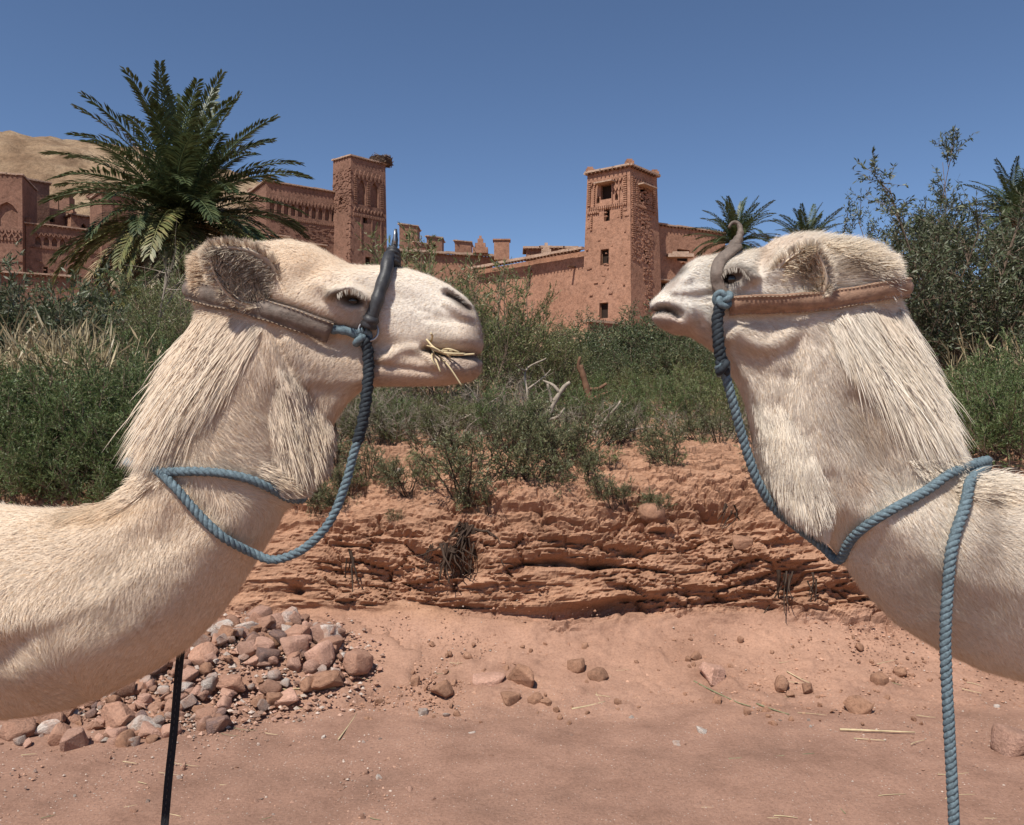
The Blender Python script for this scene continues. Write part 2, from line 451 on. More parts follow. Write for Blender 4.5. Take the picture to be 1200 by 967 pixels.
def build_bank():
    xs = np.concatenate([np.linspace(-26, -4.6, 70, endpoint=False), np.arange(-4.4, 4.4, 0.0135), np.linspace(4.6, 26, 70)])
    arc = np.concatenate([[0], np.cumsum(np.hypot(np.diff(PY), np.diff(PZ)))])
    a0, a1, a2, a3 = arc[0], arc[3], arc[11], arc[12]
    ts = np.concatenate([np.linspace(a0, a1, 70, endpoint=False), np.arange(a1, a2, 0.0108), np.linspace(a2, a3, 20)])
    by = np.interp(ts, arc, PY); bz = np.interp(ts, arc, PZ)
    # soften the corners of the base profile
    for _ in range(14):
        by[1:-1] = 0.25 * by[:-2] + 0.5 * by[1:-1] + 0.25 * by[2:]
        bz[1:-1] = 0.25 * bz[:-2] + 0.5 * bz[1:-1] + 0.25 * bz[2:]
    ty = np.gradient(by); tz = np.gradient(bz)
    ln = np.hypot(ty, tz); ny_, nz_ = -tz / ln, ty / ln
    X, BY = np.meshgrid(xs, by, indexing='ij')
    _, BZ = np.meshgrid(xs, bz, indexing='ij')
    NY = np.broadcast_to(ny_, X.shape); NZ = np.broadcast_to(nz_, X.shape)
    BY = BY + bank_shift(X)
    # sand tongues run up the face in places, strata show elsewhere
    sand_top = 0.25 + 0.17 * vnoise(X * 0.8 + 1.7, 0.3, seed=41) + 0.06 * vnoise(X * 3.1, 0.3, seed=42)
    face = sstep(-0.03, 0.06, BZ - sand_top) * sstep(1.16, 0.93, BZ)
    crust = sstep(0.86, 1.02, BZ) * sstep(1.52, 1.34, BZ)
    # strata: ledges of uneven thickness that jut out and are undercut
    warp = 0.10 * fbm(X * 0.8, BZ * 2, 0, 3, seed=51) + 0.05 * X * 0.25
    D = 0.09 * fbm(X * 1.5, BZ * 3.0, 0, 3, seed=58)
    lay = 0.22 + 0.78 * sstep(-0.18, 0.30, fbm(X * 1.2 + 4, BZ * 2.6, 0, 3, seed=59) + 0.25 * sstep(0.75, 0.45, BZ) - 0.05)
    for fr, amp, sx, sd in ((7.5, 0.105, 1.3, 60), (19, 0.046, 2.6, 61), (46, 0.018, 5.0, 62)):
        s = (BZ + warp) * fr + 0.35 * vnoise(X * sx * 1.7, BZ * 3, seed=sd + 7)
        k = np.floor(s); f = s - k
        a = vnoise(X * sx, k * 7.31, seed=sd); b = vnoise(X * sx, (k + 1) * 7.31, seed=sd)
        e = sstep(0.80, 0.97, f)
        D = D + amp * (a * (1 - e) + b * e) * (lay if fr > 10 else 1.0)
    jx = X + 0.05 * fbm(X * 6, BZ * 9, 0, 2, seed=64)
    for cx_, cz_, am, ck_, sd in ((3.4, 13, 0.075, 0.045, 65), (8.5, 30, 0.034, 0.024, 66), (20, 62, 0.014, 0.012, 67)):
        f1, f2, cid = worley(jx * cx_, (BZ + warp) * cz_, sd)
        D = D + (am * (cid - 0.5) - ck_ * sstep(0.13, 0.0, f2 - f1)) * (lay * (1.0 if cx_ < 5 else 0.8))
    chip = fbm(X * 9, BZ * 30, BY * 4, 3, seed=70)
    rid = 1 - np.abs(fbm(X * 4.5, BZ * 16, 0, 4, seed=71)) * 2
    D = D + 0.016 * chip * (0.4 + 0.6 * lay) + 0.020 * rid * sstep(0.1, 0.9, rid)
    # the long undercut just above the sand and the hollows below the roots
    D = D - 0.11 * np.exp(-((BZ - 0.345 - 0.03 * vnoise(X * 1.7, 0.2, seed=44)) / 0.035) ** 2) * sstep(-0.85, -0.5, X) * sstep(1.7, 1.2, X)
    D = D * face
    # crust: cracked clods on the upper slope
    wx = X + 0.08 * fbm(X * 3, BY * 3, 0, 2, seed=80); wy = BY + BZ + 0.08 * fbm(X * 3 + 9, BY * 3, 0, 2, seed=81)
    f1, f2, cid = worley(wx * 6.5, wy * 8.5, 90)
    g1, g2, gid = worley(wx * 17, wy * 20, 91)
    clod = (0.055 * (cid - 0.45) + 0.020 * (gid - 0.5)) - 0.045 * sstep(0.16, 0.0, f2 - f1) - 0.016 * sstep(0.14, 0.0, g2 - g1)
    ck = sstep(-0.15, 0.35, fbm(X * 1.6, BY * 1.6 + BZ, 0, 3, seed=95) + 0.12)
    D = D + crust * (clod * (0.35 + 0.65 * ck) + 0.03 * fbm(X * 2.3, BY * 2.3 + BZ * 2, 0, 4, seed=96))
    hol = np.maximum(face, crust)
    for px, py, sx_, sz_, am in ((548, 655, 0.09, 0.10, 0.16), (515, 690, 0.07, 0.035, 0.10), (858, 600, 0.16, 0.055, 0.22), (760, 612, 0.10, 0.03, 0.14), (800, 690, 0.06, 0.045, 0.10),
                                 (930, 680, 0.10, 0.08, 0.14), (640, 655, 0.22, 0.02, 0.08), (350, 690, 0.05, 0.03, 0.10), (700, 658, 0.14, 0.018, 0.09), (690, 733, 0.08, 0.04, 0.10), (985, 690, 0.14, 0.06, 0.12)):
        q = P(px, py, 5.45)
        D = D - 1.25 * am * hol * np.exp(-((X - q[0]) / sx_) ** 2 - ((BZ - q[2]) / sz_) ** 2)
    # sand slope: soft undulation, small clods, dribbles
    sand = 1 - np.maximum(face, crust)
    D = D + sand * sstep(3.95, 4.4, BY) * (0.018 * fbm(X * 1.8, BY * 2.2, 0, 3, seed=97) + 0.036 * np.maximum(fbm(X * 8, BY * 8, 0, 4, seed=98, gain=0.6) - 0.06, 0) + 0.012 * fbm(X * 5, BY * 14, 0, 3, seed=94))
    D = D + 0.0045 * fbm(X * 34, BY * 34 + BZ * 40, 0, 2, seed=99)
    Y = BY + NY * D; Z = BZ + NZ * D
    nx, ny = X.shape
    idx = np.arange(nx * ny).reshape(nx, ny)
    F = np.stack([idx[:-1, :-1], idx[1:, :-1], idx[1:, 1:], idx[:-1, 1:]], -1).reshape(-1, 4)
    me = mesh_np('earth_bank', np.stack([X, Y, Z], -1).reshape(-1, 3), F, M['bank'], smooth=True)
    me.polygons.foreach_set('use_smooth', (np.maximum(face, 0.8 * crust)[:-1, :-1] < 0.5).ravel())
    o = link('earth_bank', me)
    tag(o, kind='structure')

def build_terrain():
    ys = np.concatenate([np.linspace(6.6, 20, 60, endpoint=False), np.linspace(20, 100, 90, endpoint=False), np.linspace(100, 260, 40)])
    ks = np.linspace(-1.5, 1.5, 130)
    Yg, K = np.meshgrid(ys, ks, indexing='ij')
    X = K * (Yg + 8)
    Z = terr(X, Yg) - 0.10 * sstep(9, 6.6, Yg)
    nx, ny = X.shape
    idx = np.arange(nx * ny).reshape(nx, ny)
    F = np.stack([idx[:-1, :-1], idx[:-1, 1:], idx[1:, 1:], idx[1:, :-1]], -1).reshape(-1, 4)
    o = link('hillside', mesh_np('hillside', np.stack([X, Yg, Z], -1).reshape(-1, 3), F, M['terrain']))
    tag(o, kind='structure')
    # the dry hill rising behind the village on the left
    xs = np.linspace(-200, 5, 170); ys = np.linspace(95, 240, 100)
    X, Yg = np.meshgrid(xs, ys, indexing='ij')
    ridge = np.interp(X, [-260, -150, -92, -80, -60, -45, -33, -20, 10], [70, 62, 56.5, 55, 49.5, 44, 36, 22, 2])
    rise = sstep(95, 165, Yg)
    fall = 1 - 0.4 * sstep(175, 260, Yg)
    Z = 12 + (ridge - 12) * rise * fall
    ter = Z * 0.30
    Z = Z + 0.8 * (np.floor(ter) - ter + 0.5 + sstep(0.6, 1, ter - np.floor(ter))) * rise
    Z = Z + 2.6 * fbm(X * 0.07, Yg * 0.07, 0, 4, seed=120) * rise + 1.6 * fbm(X * 0.3, Yg * 0.3, 0, 3, seed=121) * rise
    nx, ny = X.shape
    idx = np.arange(nx * ny).reshape(nx, ny)
    F = np.stack([idx[:-1, :-1], idx[1:, :-1], idx[1:, 1:], idx[:-1, 1:]], -1).reshape(-1, 4)
    o = link('dry_hill', mesh_np('dry_hill', np.stack([X, Yg, Z], -1).reshape(-1, 3), F, M['hill']))
    tag(o, kind='structure')

build_ground(); build_bank(); build_terrain()
# ------------------------------------------------------------------ camels
def poly_sd(poly, U, V):
    """signed distance to a closed polygon, positive inside"""
    p = np.asarray(poly, float); q = np.roll(p, -1, axis=0)
    best = np.full(U.shape, 1e9); ins = np.zeros(U.shape, bool)
    for (ax, ay), (bx, by) in zip(p, q):
        ex, ey = bx - ax, by - ay
        t = np.clip(((U - ax) * ex + (V - ay) * ey) / (ex * ex + ey * ey + 1e-9), 0, 1)
        best = np.minimum(best, np.hypot(U - ax - t * ex, V - ay - t * ey))
        c = ((ay > V) != (by > V))
        xi = ax + (V - ay) * ex / (ey if abs(ey) > 1e-9 else 1e-9)
        ins ^= c & (U < xi)
    return np.where(ins, best, -best)

def smax(a, b, k):
    h = np.clip(0.5 + 0.5 * (a - b) / k, 0, 1)
    return b * (1 - h) + a * h + k * h * (1 - h)

def smin(a, b, k): return -smax(-a, -b, k)

def surface_nets(F, us, vs, ws):
    S = F > 0
    nu, nv, nw = F.shape
    cs = sum(S[a:nu - 1 + a, b:nv - 1 + b, c:nw - 1 + c].astype(np.int8) for a in (0, 1) for b in (0, 1) for c in (0, 1))
    act = (cs > 0) & (cs < 8)
    I, J, K = np.nonzero(act)
    vid = np.full(act.shape, -1, np.int32); vid[I, J, K] = np.arange(len(I))
    acc = np.zeros((len(I), 3)); cnt = np.zeros(len(I))
    ax = [us, vs, ws]
    for axis in range(3):
        o1, o2 = [a for a in range(3) if a != axis]
        for d1 in (0, 1):
            for d2 in (0, 1):
                off = [0, 0, 0]; off[o1] = d1; off[o2] = d2
                a = (I + off[0], J + off[1], K + off[2])
                off[axis] = 1
                b = (I + off[0], J + off[1], K + off[2])
                fa, fb = F[a], F[b]
                m = (fa > 0) != (fb > 0)
                t = np.where(m, fa / np.where(m, fa - fb, 1), 0)
                pos = np.stack([ax[0][a[0]], ax[1][a[1]], ax[2][a[2]]], 1)
                pos[:, axis] += t * (ax[axis][b[axis]] - ax[axis][a[axis]])
                acc[m] += pos[m]; cnt[m] += 1
    V = acc / cnt[:, None]
    quads = []
    for axis in range(3):
        o1, o2 = [(1, 2), (2, 0), (0, 1)][axis]
        sl = [slice(None)] * 3; sh = [slice(None)] * 3
        sl[axis] = slice(0, -1); sh[axis] = slice(1, None)
        for s_ in (sl, sh):
            s_[o1] = slice(1, -1); s_[o2] = slice(1, -1)
        d = S[tuple(sl)].astype(np.int8) - S[tuple(sh)].astype(np.int8)
        for sg in (1, -1):
            idx = np.stack(np.nonzero(d == sg), 1)
            if not len(idx): continue
            base = idx.copy(); base[:, o1] += 1; base[:, o2] += 1
            def vv(a, b):
                q = base.copy(); q[:, o1] -= a; q[:, o2] -= b
                return vid[q[:, 0], q[:, 1], q[:, 2]]
            q = np.stack([vv(1, 1), vv(0, 1), vv(0, 0), vv(1, 0)], 1)
            quads.append(q if sg == 1 else q[:, ::-1])
    return V, np.concatenate(quads)

class Camel:
    """A camel drawn in side view (photo pixels in its own mid-plane at depth D) with real thickness."""
    def __init__(s, spec):
        s.spec = spec; s.D = spec['D']; s.k = s.D / FPX
        s.us = spec['us']; s.vs = spec['vs']; s.ws = spec['ws']
        U, V = np.meshgrid(s.us, s.vs, indexing='ij')
        s.U, s.V = U, V
        H = None
        for comp in spec['parts']:
            c = spline(np.asarray(comp, float), 7.0)
            h = np.full(U.shape, -1e6)
            for (cu, cv, r, w) in c:
                h = np.maximum(h, w * w * (1 - ((U - cu) ** 2 + (V - cv) ** 2) / (r * r)))
            H = h if H is None else smax(H, h, 500.0)
        sd = poly_sd(spec['poly'], U, V)
        s.sd = sd
        fr = spec['frame']                   # the traced outline rules inside the photograph, the volumes beyond it
        out = np.maximum(fr[0] - U, U - fr[1])
        H = smax(H, np.minimum(55.0 * sd, 500.0) - 400.0 * np.maximum(out, 0), 300.0)
        H = smin(H, 78.0 * sd, 260.0)
        s.H = H
        W = np.sqrt(np.maximum(H, 0))
        A = np.zeros_like(W)
        for d in spec['details']:
            A = A + s.paint(d)
        n = fbm(U * 0.035, V * 0.035, 0, 4, seed=7) * 1.6 + fbm(U * 0.11, V * 0.11, 0, 3, seed=8) * 0.5
        A = A + n
        edge = sstep(0, 700, H)
        Wn = np.maximum(W + A * edge, 0.15 * W)
        s.H = np.where(H > 0, Wn * Wn, H)

    def Wat(s, u, v):
        i = np.clip(np.interp(u, s.us, np.arange(len(s.us))), 0, len(s.us) - 1.001)
        j = np.clip(np.interp(v, s.vs, np.arange(len(s.vs))), 0, len(s.vs) - 1.001)
        a, b = np.floor(i).astype(int), np.floor(j).astype(int); fa, fb = i - a, j - b
        h = (s.H[a, b] * (1 - fa) * (1 - fb) + s.H[a + 1, b] * fa * (1 - fb) + s.H[a, b + 1] * (1 - fa) * fb + s.H[a + 1, b + 1] * fa * fb)
        return np.sqrt(np.maximum(h, 0))

    def feat(s, px, py):
        """side-view coordinates of what is seen at photo pixel (px, py) on the near flank"""
        px = np.asarray(px, float); py = np.asarray(py, float)
        u, v = px, py
        for _ in range(4):
            f = 1 - s.Wat(u, v) / FPX
            u = CX + (px - CX) * f; v = CY + (py - CY) * f
        return u, v

    def paint(s, d):
        kind = d[0]
        if kind == 'g':                      # soft bump or hollow: px, py, rx, ry, angle, amount
            _, px, py, rx, ry, an, am = d
            u, v = s.feat(px, py); c, n = math.cos(RAD(an)), math.sin(RAD(an))
            a = ((s.U - u) * c + (s.V - v) * n) / rx; b = (-(s.U - u) * n + (s.V - v) * c) / ry
            return am * np.exp(-(a * a + b * b))
        _, pts, wd, am = d                   # ridge or crease along a line: points, width, amount
        q = spline(np.array([s.feat(*p) for p in pts], float), 1.5)
        best = np.full(s.U.shape, 1e9)
        for a in q: best = np.minimum(best, (s.U - a[0]) ** 2 + (s.V - a[1]) ** 2)
        return am * np.exp(-best / (wd * wd))

    def xyz(s, u, v, w):
        u, v, w = np.broadcast_arrays(np.asarray(u, float), np.asarray(v, float), np.asarray(w, float))
        return np.stack([(u - CX) * s.k, s.D - w * s.k, EYE - (v - CY) * s.k], -1)

    def on(s, px, py, off=0.0, side=1):
        """point lying on the flank where the photo shows (px, py), lifted by off pixels"""
        u, v = s.feat(px, py)
        return s.xyz(u, v, side * (s.Wat(u, v) + off))

    def at(s, px, py, w):
        """point seen at (px, py) that is w pixels in front of the mid-plane"""
        f = 1 - w / FPX
        return s.xyz(CX + (px - CX) * f, CY + (py - CY) * f, w)

    def color(s, u, v):
        c = np.broadcast_to(np.array(s.spec['base']), np.shape(u) + (3,)).astype(float).copy()
        m = fbm(u * 0.012, v * 0.012, 0, 4, seed=21)[..., None]
        c = c * (1 + 0.10 * m)
        for (px, py, rx, ry, an, col, k) in s.spec['patches']:
            a0, b0 = s.feat(px, py)
            cs, sn = math.cos(RAD(an)), math.sin(RAD(an))
            a = ((u - a0) * cs + (v - b0) * sn) / rx; b = (-(u - a0) * sn + (v - b0) * cs) / ry
            g = (k * np.exp(-(a * a + b * b) ** 1.5))[..., None]
            c = c * (1 - g) + np.array(col) * g
        return c

    def flow(s, u, v):
        ar = s.spec['flow']
        fx = np.zeros_like(u); fy = np.zeros_like(u); sw = np.zeros_like(u)
        for (px, py, dx, dy) in ar:
            a0, b0 = s.feat(px, py)
            w = 1.0 / (((u - a0) ** 2 + (v - b0) ** 2) + 300.0) ** 1.5
            l = math.hypot(dx, dy)
            fx += w * dx / l; fy += w * dy / l; sw += w
        l = np.hypot(fx, fy) + 1e-9
        return fx / l, fy / l

    def length(s, u, v):
        L = np.full(np.shape(u), float(s.spec['fur_len']))
        for (px, py, r, val) in s.spec['fur_zones']:
            a0, b0 = s.feat(px, py)
            g = np.exp(-(((u - a0) ** 2 + (v - b0) ** 2) / (r * r)))
            L = L * (1 - g) + val * g
        return L

    def build(s, name, label):
        sp = s.spec
        F = s.H[:, :, None] - s.ws[None, None, :] ** 2
        F = F.astype(np.float32)
        for chain in sp['legs']:
            for side in (1, -1):
                c = spline(np.asarray(chain, float), 20.0)
                lo_u, hi_u = c[:, 0].min() - c[:, 3].max() * 2, c[:, 0].max() + c[:, 3].max() * 2
                lo_v = c[:, 1].min() - c[:, 3].max() * 2
                iu = np.nonzero((s.us > lo_u) & (s.us < hi_u))[0]; iv = np.nonzero(s.vs > lo_v)[0]
                u0, u1, v0, v1 = iu[0], iu[-1] + 1, iv[0], iv[-1] + 1
                Uu = s.us[u0:u1, None, None]; Vv = s.vs[None, v0:v1, None]; Ww = s.ws[None, None, :]
                h = np.full((u1 - u0, v1 - v0, len(s.ws)), -1e6, np.float32)
                for (cu, cv, cw, r) in c:
                    h = np.maximum(h, (r * r - ((Uu - cu) ** 2 + (Vv - cv) ** 2 + (Ww - side * cw) ** 2)).astype(np.float32))
                F[u0:u1, v0:v1] = smax(F[u0:u1, v0:v1], h, 2600.0)
        foot_v = CY + EYE / s.k
        F[:, s.vs > foot_v, :] = -1e4
        Vp, Q = surface_nets(F, s.us, s.vs, s.ws)
        foot = (s.spec['foot'], s.D, 0.0)
        root = empty(name, foot, 0, label, 'camel')
        s.root = root; s.off = np.array(foot)
        X = s.xyz(Vp[:, 0], Vp[:, 1], Vp[:, 2])
        X[:, 2] = np.maximum(X[:, 2], 0.004)
        col = s.color(Vp[:, 0], Vp[:, 1]) * np.array([0.84, 0.81, 0.78])      # hide and underfur, a little darker than the hair tips
        me = mesh_np('body', X - s.off, Q, M['skin'], col)
        link('body', me, root)
        s.Vp, s.Q, s.X = Vp, Q, X
        # fix winding if needed
        n = np.zeros(len(me.vertices) * 3, np.float32); me.vertices.foreach_get('normal', n)
        n = n.reshape(-1, 3)
        i = np.argmax(X[:, 2])
        if n[i][2] < 0:
            me.flip_normals(); n = -n
        s.N = n
        return root

    def fur(s, rng, n_near, n_far):
        T = np.concatenate([s.Q[:, [0, 1, 2]], s.Q[:, [0, 2, 3]]])
        a, b, c = s.X[T[:, 0]], s.X[T[:, 1]], s.X[T[:, 2]]
        area = 0.5 * np.linalg.norm(np.cross(b - a, c - a), axis=1)
        cu = s.Vp[T].mean(1)
        infr = (cu[:, 0] > s.spec['frame'][0] - 40) & (cu[:, 0] < s.spec['frame'][1] + 40) & (cu[:, 1] < 900)
        near = infr & (s.N[T[:, 0]][:, 1] < 0.25)
        face = sstep(140, 0, np.hypot(cu[:, 0] - s.spec['muzzle'][0], cu[:, 1] - s.spec['muzzle'][1]))
        chunks = []
        for mask, cnt in ((near, n_near), (~near, n_far)):
            wgt = np.where(mask, area, 0) * (1 + 1.2 * face)
            idx = rng.choice(len(T), cnt, p=wgt / wgt.sum())
            r1 = np.sqrt(rng.random(cnt)); r2 = rng.random(cnt)
            ba = np.stack([1 - r1, r1 * (1 - r2), r1 * r2], 1)
            pos = (s.X[T[idx]] * ba[..., None]).sum(1); nn = (s.N[T[idx]] * ba[..., None]).sum(1)
            uv = (s.Vp[T[idx]] * ba[..., None]).sum(1)
            nn /= np.linalg.norm(nn, axis=1, keepdims=True) + 1e-9
            chunks.append((pos, nn, uv, np.full(cnt, 1.0 if mask is near else 1.7)))
        pos, nn, uv, big = [np.concatenate(q) for q in zip(*chunks)]
        u, v = uv[:, 0], uv[:, 1]
        ex = np.zeros(len(u), bool)
        for (px, py, r) in s.spec['bare']:
            a0, b0 = s.feat(px, py); ex |= (np.hypot(u - a0, v - b0) < r)
        keep = ~ex
        pos, nn, u, v, big = pos[keep], nn[keep], u[keep], v[keep], big[keep]
        m = len(u)
        fx, fy = s.flow(u, v)
        sw = 0.6 * fbm(u * 0.02, v * 0.02, 0, 3, seed=33)          # cowlicks
        cs, sn = np.cos(sw), np.sin(sw)
        fx, fy = fx * cs - fy * sn, fx * sn + fy * cs
        t = np.stack([fx, np.zeros(m), -fy], 1)
        t = t - nn * (t * nn).sum(1, keepdims=True)
        t /= np.linalg.norm(t, axis=1, keepdims=True) + 1e-6
        L = s.length(u, v) * s.k * rng.uniform(0.55, 1.25, m) * big
        lift = rng.uniform(0.08, 0.30, m) + 0.35 * sstep(12, 40, s.length(u, v))
        d = t + nn * lift[:, None] + rng.normal(0, 0.16, (m, 3))
        d /= np.linalg.norm(d, axis=1, keepdims=True)
        side = np.cross(d, nn); side /= np.linalg.norm(side, axis=1, keepdims=True) + 1e-6
        wd = (rng.uniform(0.0008, 0.0014, m) * big ** 2.2)[:, None]
        tip = pos + d * L[:, None] - np.array([0, 0, 0.15]) * (L * sstep(0.02, 0.06, L))[:, None]
        root_p = pos - nn * 0.0015
        V = np.stack([root_p - side * wd * 0.5, root_p + side * wd * 0.5, tip], 1).reshape(-1, 3)
        Fi = np.arange(3 * m).reshape(-1, 3)
        c = s.color(u, v) * rng.uniform(0.86, 1.12, m)[:, None]
        dk = rng.random(m) < 0.13
        c[dk] *= np.array([0.84, 0.72, 0.58])
        nr = nn + 0.15 * d + rng.normal(0, 0.07, (m, 3))
        col = np.repeat(np.clip(c, 0, 0.92), 3, 0)
        me = mesh_np('fur', V - s.off, Fi, M['fur'], col, np.repeat(nr, 3, 0))
        return link('fur', me, s.root)

    def locks(s, name, rng, roots, dirs, lens, cols, width=0.0016, seg=6, droop=0.5, clump=0.5, out=5.0, hug=True, wander=0.10):
        """long hair: roots (u,v,w), dirs in the same space, lengths in pixels"""
        m = len(roots)
        p = np.asarray(roots, float).copy(); d = np.asarray(dirs, float).copy()
        d /= np.linalg.norm(d, axis=1, keepdims=True) + 1e-9
        ncl = max(m // 26, 1)
        seeds = p[rng.choice(m, ncl, replace=False)]
        cid = np.zeros(m, int)
        for a in range(0, m, 2000):
            q = p[a:a + 2000]
            cid[a:a + 2000] = np.argmin(((q[:, None] - seeds[None]) ** 2).sum(2), 1)
        cj = rng.normal(0, 1, (ncl, 3)); cph = rng.uniform(0, 6.28, ncl)
        lens = np.asarray(lens); cols = np.asarray(cols) * rng.uniform(0.86, 1.1, (ncl, 1))[cid]
        d = d + wander * cj[cid] + rng.normal(0, 0.05, (m, 3))
        offl = rng.uniform(0.4, 1.0, m) * out
        path = [p.copy()]
        st = lens / seg
        for k in range(seg):
            f = (k + 1) / seg
            d = d + np.array([0, droop / seg, 0]) + 0.05 * np.stack([np.sin(cph[cid] + 7 * f), 0 * f * cid, np.cos(cph[cid] + 6 * f)], 1)
            d /= np.linalg.norm(d, axis=1, keepdims=True) + 1e-9
            q = path[-1] + d * st[:, None]
            if hug:
                W = s.Wat(q[:, 0], q[:, 1])
                need = W + offl * (0.4 + f)
                sg = np.where(q[:, 2] >= 0, 1, -1)
                q[:, 2] = np.where((W > 2) & (np.abs(q[:, 2]) < need), sg * need, q[:, 2])
            path.append(q)
        path = np.stack(path, 1)                       # m, seg+1, 3
        # draw hairs of a lock together towards the tip
        cen = np.zeros((cid.max() + 1, seg + 1, 3)); cn = np.zeros(cid.max() + 1)
        np.add.at(cen, cid, path); np.add.at(cn, cid, 1)
        cen /= np.maximum(cn, 1)[:, None, None]
        fr = (np.linspace(0, 1, seg + 1) ** 1.5)[None, :, None] * clump
        path = path * (1 - fr) + cen[cid] * fr
        X = s.xyz(path[..., 0], path[..., 1], path[..., 2])
        t = np.gradient(X, axis=1); t /= np.linalg.norm(t, axis=2, keepdims=True) + 1e-9
        # ribbon width lies across the hair, roughly along the coat
        up = np.array([0.0, -1.0, 0.25]) + rng.normal(0, 0.35, (m, 1, 3))
        sd_ = np.cross(t, up); sd_ /= np.linalg.norm(sd_, axis=2, keepdims=True) + 1e-9
        wv = width * np.concatenate([np.linspace(1, 0.85, seg), [0.12]])[None, :, None] * rng.uniform(0.6, 1.25, (m, 1, 1))
        A = X - sd_ * wv; B = X + sd_ * wv
        V = np.stack([A, B], 2).reshape(-1, 3)
        base = np.arange(m)[:, None] * (seg + 1) * 2 + np.arange(seg)[None, :] * 2
        Fq = np.stack([base, base + 1, base + 3, base + 2], -1).reshape(-1, 4)
        nrm = np.cross(sd_, t); nrm *= np.sign(nrm[..., 1:2] * -1 + 1e-6)
        sgn = np.sign(path[..., 2:3] + 1e-6)
        nrm = np.where(sgn > 0, nrm, nrm * np.array([1, -1, 1]))
        nrm = nrm + np.array([0, 0, 0.12])
        nr = np.repeat(nrm.reshape(-1, 1, 3), 2, 1).reshape(-1, 3)
        c = np.repeat(np.clip(cols, 0, 0.92), (seg + 1) * 2, 0)
        me = mesh_np(name, V - s.off, Fq, M['fur'], c, nr)
        return link(name, me, s.root)

    def ear(s, base, tip, half, cup, face, rim_col, in_col, rng, side=1, hair_n=900):
        """a leaf-shaped cup: base, tip in (u,v,w); half = half width; face = direction the opening looks"""
        base = np.array([CX + (base[0] - CX) * (1 - base[2] / FPX), CY + (base[1] - CY) * (1 - base[2] / FPX), base[2]])
        tip = np.array([CX + (tip[0] - CX) * (1 - tip[2] / FPX), CY + (tip[1] - CY) * (1 - tip[2] / FPX), tip[2]])
        ax = tip - base; Ln = np.linalg.norm(ax); ax /= Ln
        fc = np.asarray(face, float); fc = fc - ax * fc.dot(ax); fc /= np.linalg.norm(fc)
        ac = np.cross(ax, fc)
        ns, na = 15, 13
        sS = np.linspace(0, 1, ns); aA = np.linspace(-1, 1, na)
        prof = half * np.sin(np.pi * np.clip(0.10 + 0.90 * sS, 0, 1) ** 0.85) ** 0.75
        prof[0] = half * 0.5
        prof[-1] = half * 0.06
        def shell(th):
            out = []
            for i, t in enumerate(sS):
                for a in aA:
                    ang = a * 1.25
                    out.append(base + ax * Ln * t + ac * (prof[i] + th) * math.sin(ang) / math.sin(1.25) - fc * ((cup * (prof[i] / half) ** 0.7 + th) * math.cos(ang)) + fc * 3 * math.sin(t * 3))
            return np.array(out)
        Vi, Vo = shell(0), shell(3.2)
        n = len(Vi)
        F = []
        idx = lambda i, j: i * na + j
        for i in range(ns - 1):
            for j in range(na - 1):
                F.append((idx(i, j), idx(i, j + 1), idx(i + 1, j + 1), idx(i + 1, j)))
                F.append((n + idx(i, j), n + idx(i + 1, j), n + idx(i + 1, j + 1), n + idx(i, j + 1)))
            for j in (0, na - 1):
                F.append((idx(i, j), idx(i + 1, j), n + idx(i + 1, j), n + idx(i, j)))
        for i in (0, ns - 1):
            for j in range(na - 1):
                F.append((idx(i, j), idx(i, j + 1), n + idx(i, j + 1), n + idx(i, j)))
        AV = np.vstack([Vi, Vo])
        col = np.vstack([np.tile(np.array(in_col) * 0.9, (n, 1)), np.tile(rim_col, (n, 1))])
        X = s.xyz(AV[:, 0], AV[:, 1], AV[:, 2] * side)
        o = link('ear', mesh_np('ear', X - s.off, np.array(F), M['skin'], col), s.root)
        # hair inside the cup and round the rim
        m = hair_n
        ii = rng.integers(0, ns - 1, m); jj = rng.integers(1, na - 1, m)
        r0 = Vi[ii * na + jj]
        cross_in = -np.sign(aA[jj])[:, None] * ac * rng.uniform(0.1, 0.9, (m, 1))
        dr = fc * rng.uniform(0.1, 0.45, (m, 1)) + ax * rng.uniform(-0.1, 0.9, (m, 1)) + cross_in + rng.normal(0, 0.25, (m, 3))
        ln = rng.uniform(9, 22, m)
        cc = np.array(in_col) * rng.uniform(0.6, 1.5, (m, 1))
        lt = rng.random(m) < 0.35
        cc[lt] = np.array([0.56, 0.48, 0.37]) * rng.uniform(0.6, 1.1, (lt.sum(), 1))
        m2 = hair_n
        i2 = rng.integers(0, ns, m2); j2 = rng.choice([0, na - 1], m2)
        r2 = Vo[i2 * na + j2]
        d2 = ac * np.sign(aA[j2])[:, None] * 0.5 + ax * rng.uniform(0.2, 1.0, (m2, 1)) + fc * rng.uniform(-0.5, 0.5, (m2, 1)) + rng.normal(0, 0.2, (m2, 3))
        l2 = rng.uniform(7, 15, m2); c2 = np.array(rim_col) * rng.uniform(0.75, 1.1, (m2, 1))
        i3 = rng.integers(0, ns, m2); j3 = rng.integers(0, na, m2)
        r3 = Vo[i3 * na + j3]
        d3 = ax * rng.uniform(0.5, 1.2, (m2, 1)) - fc * rng.uniform(0.0, 0.6, (m2, 1)) + rng.normal(0, 0.2, (m2, 3))
        l3 = rng.uniform(7, 14, m2)
        R = np.vstack([r0, r2, r3]); Dd = np.vstack([dr, d2, d3]); LL = np.concatenate([ln, l2, l3]); CC = np.vstack([cc, c2, c2])
        R[:, 2] *= side; Dd[:, 2] *= side
        hair = s.locks('ear_hair', rng, R, Dd, LL, CC, width=0.0005, seg=3, droop=0.1, clump=0.35, hug=False, wander=0.15)
        hair.parent = o
        return o
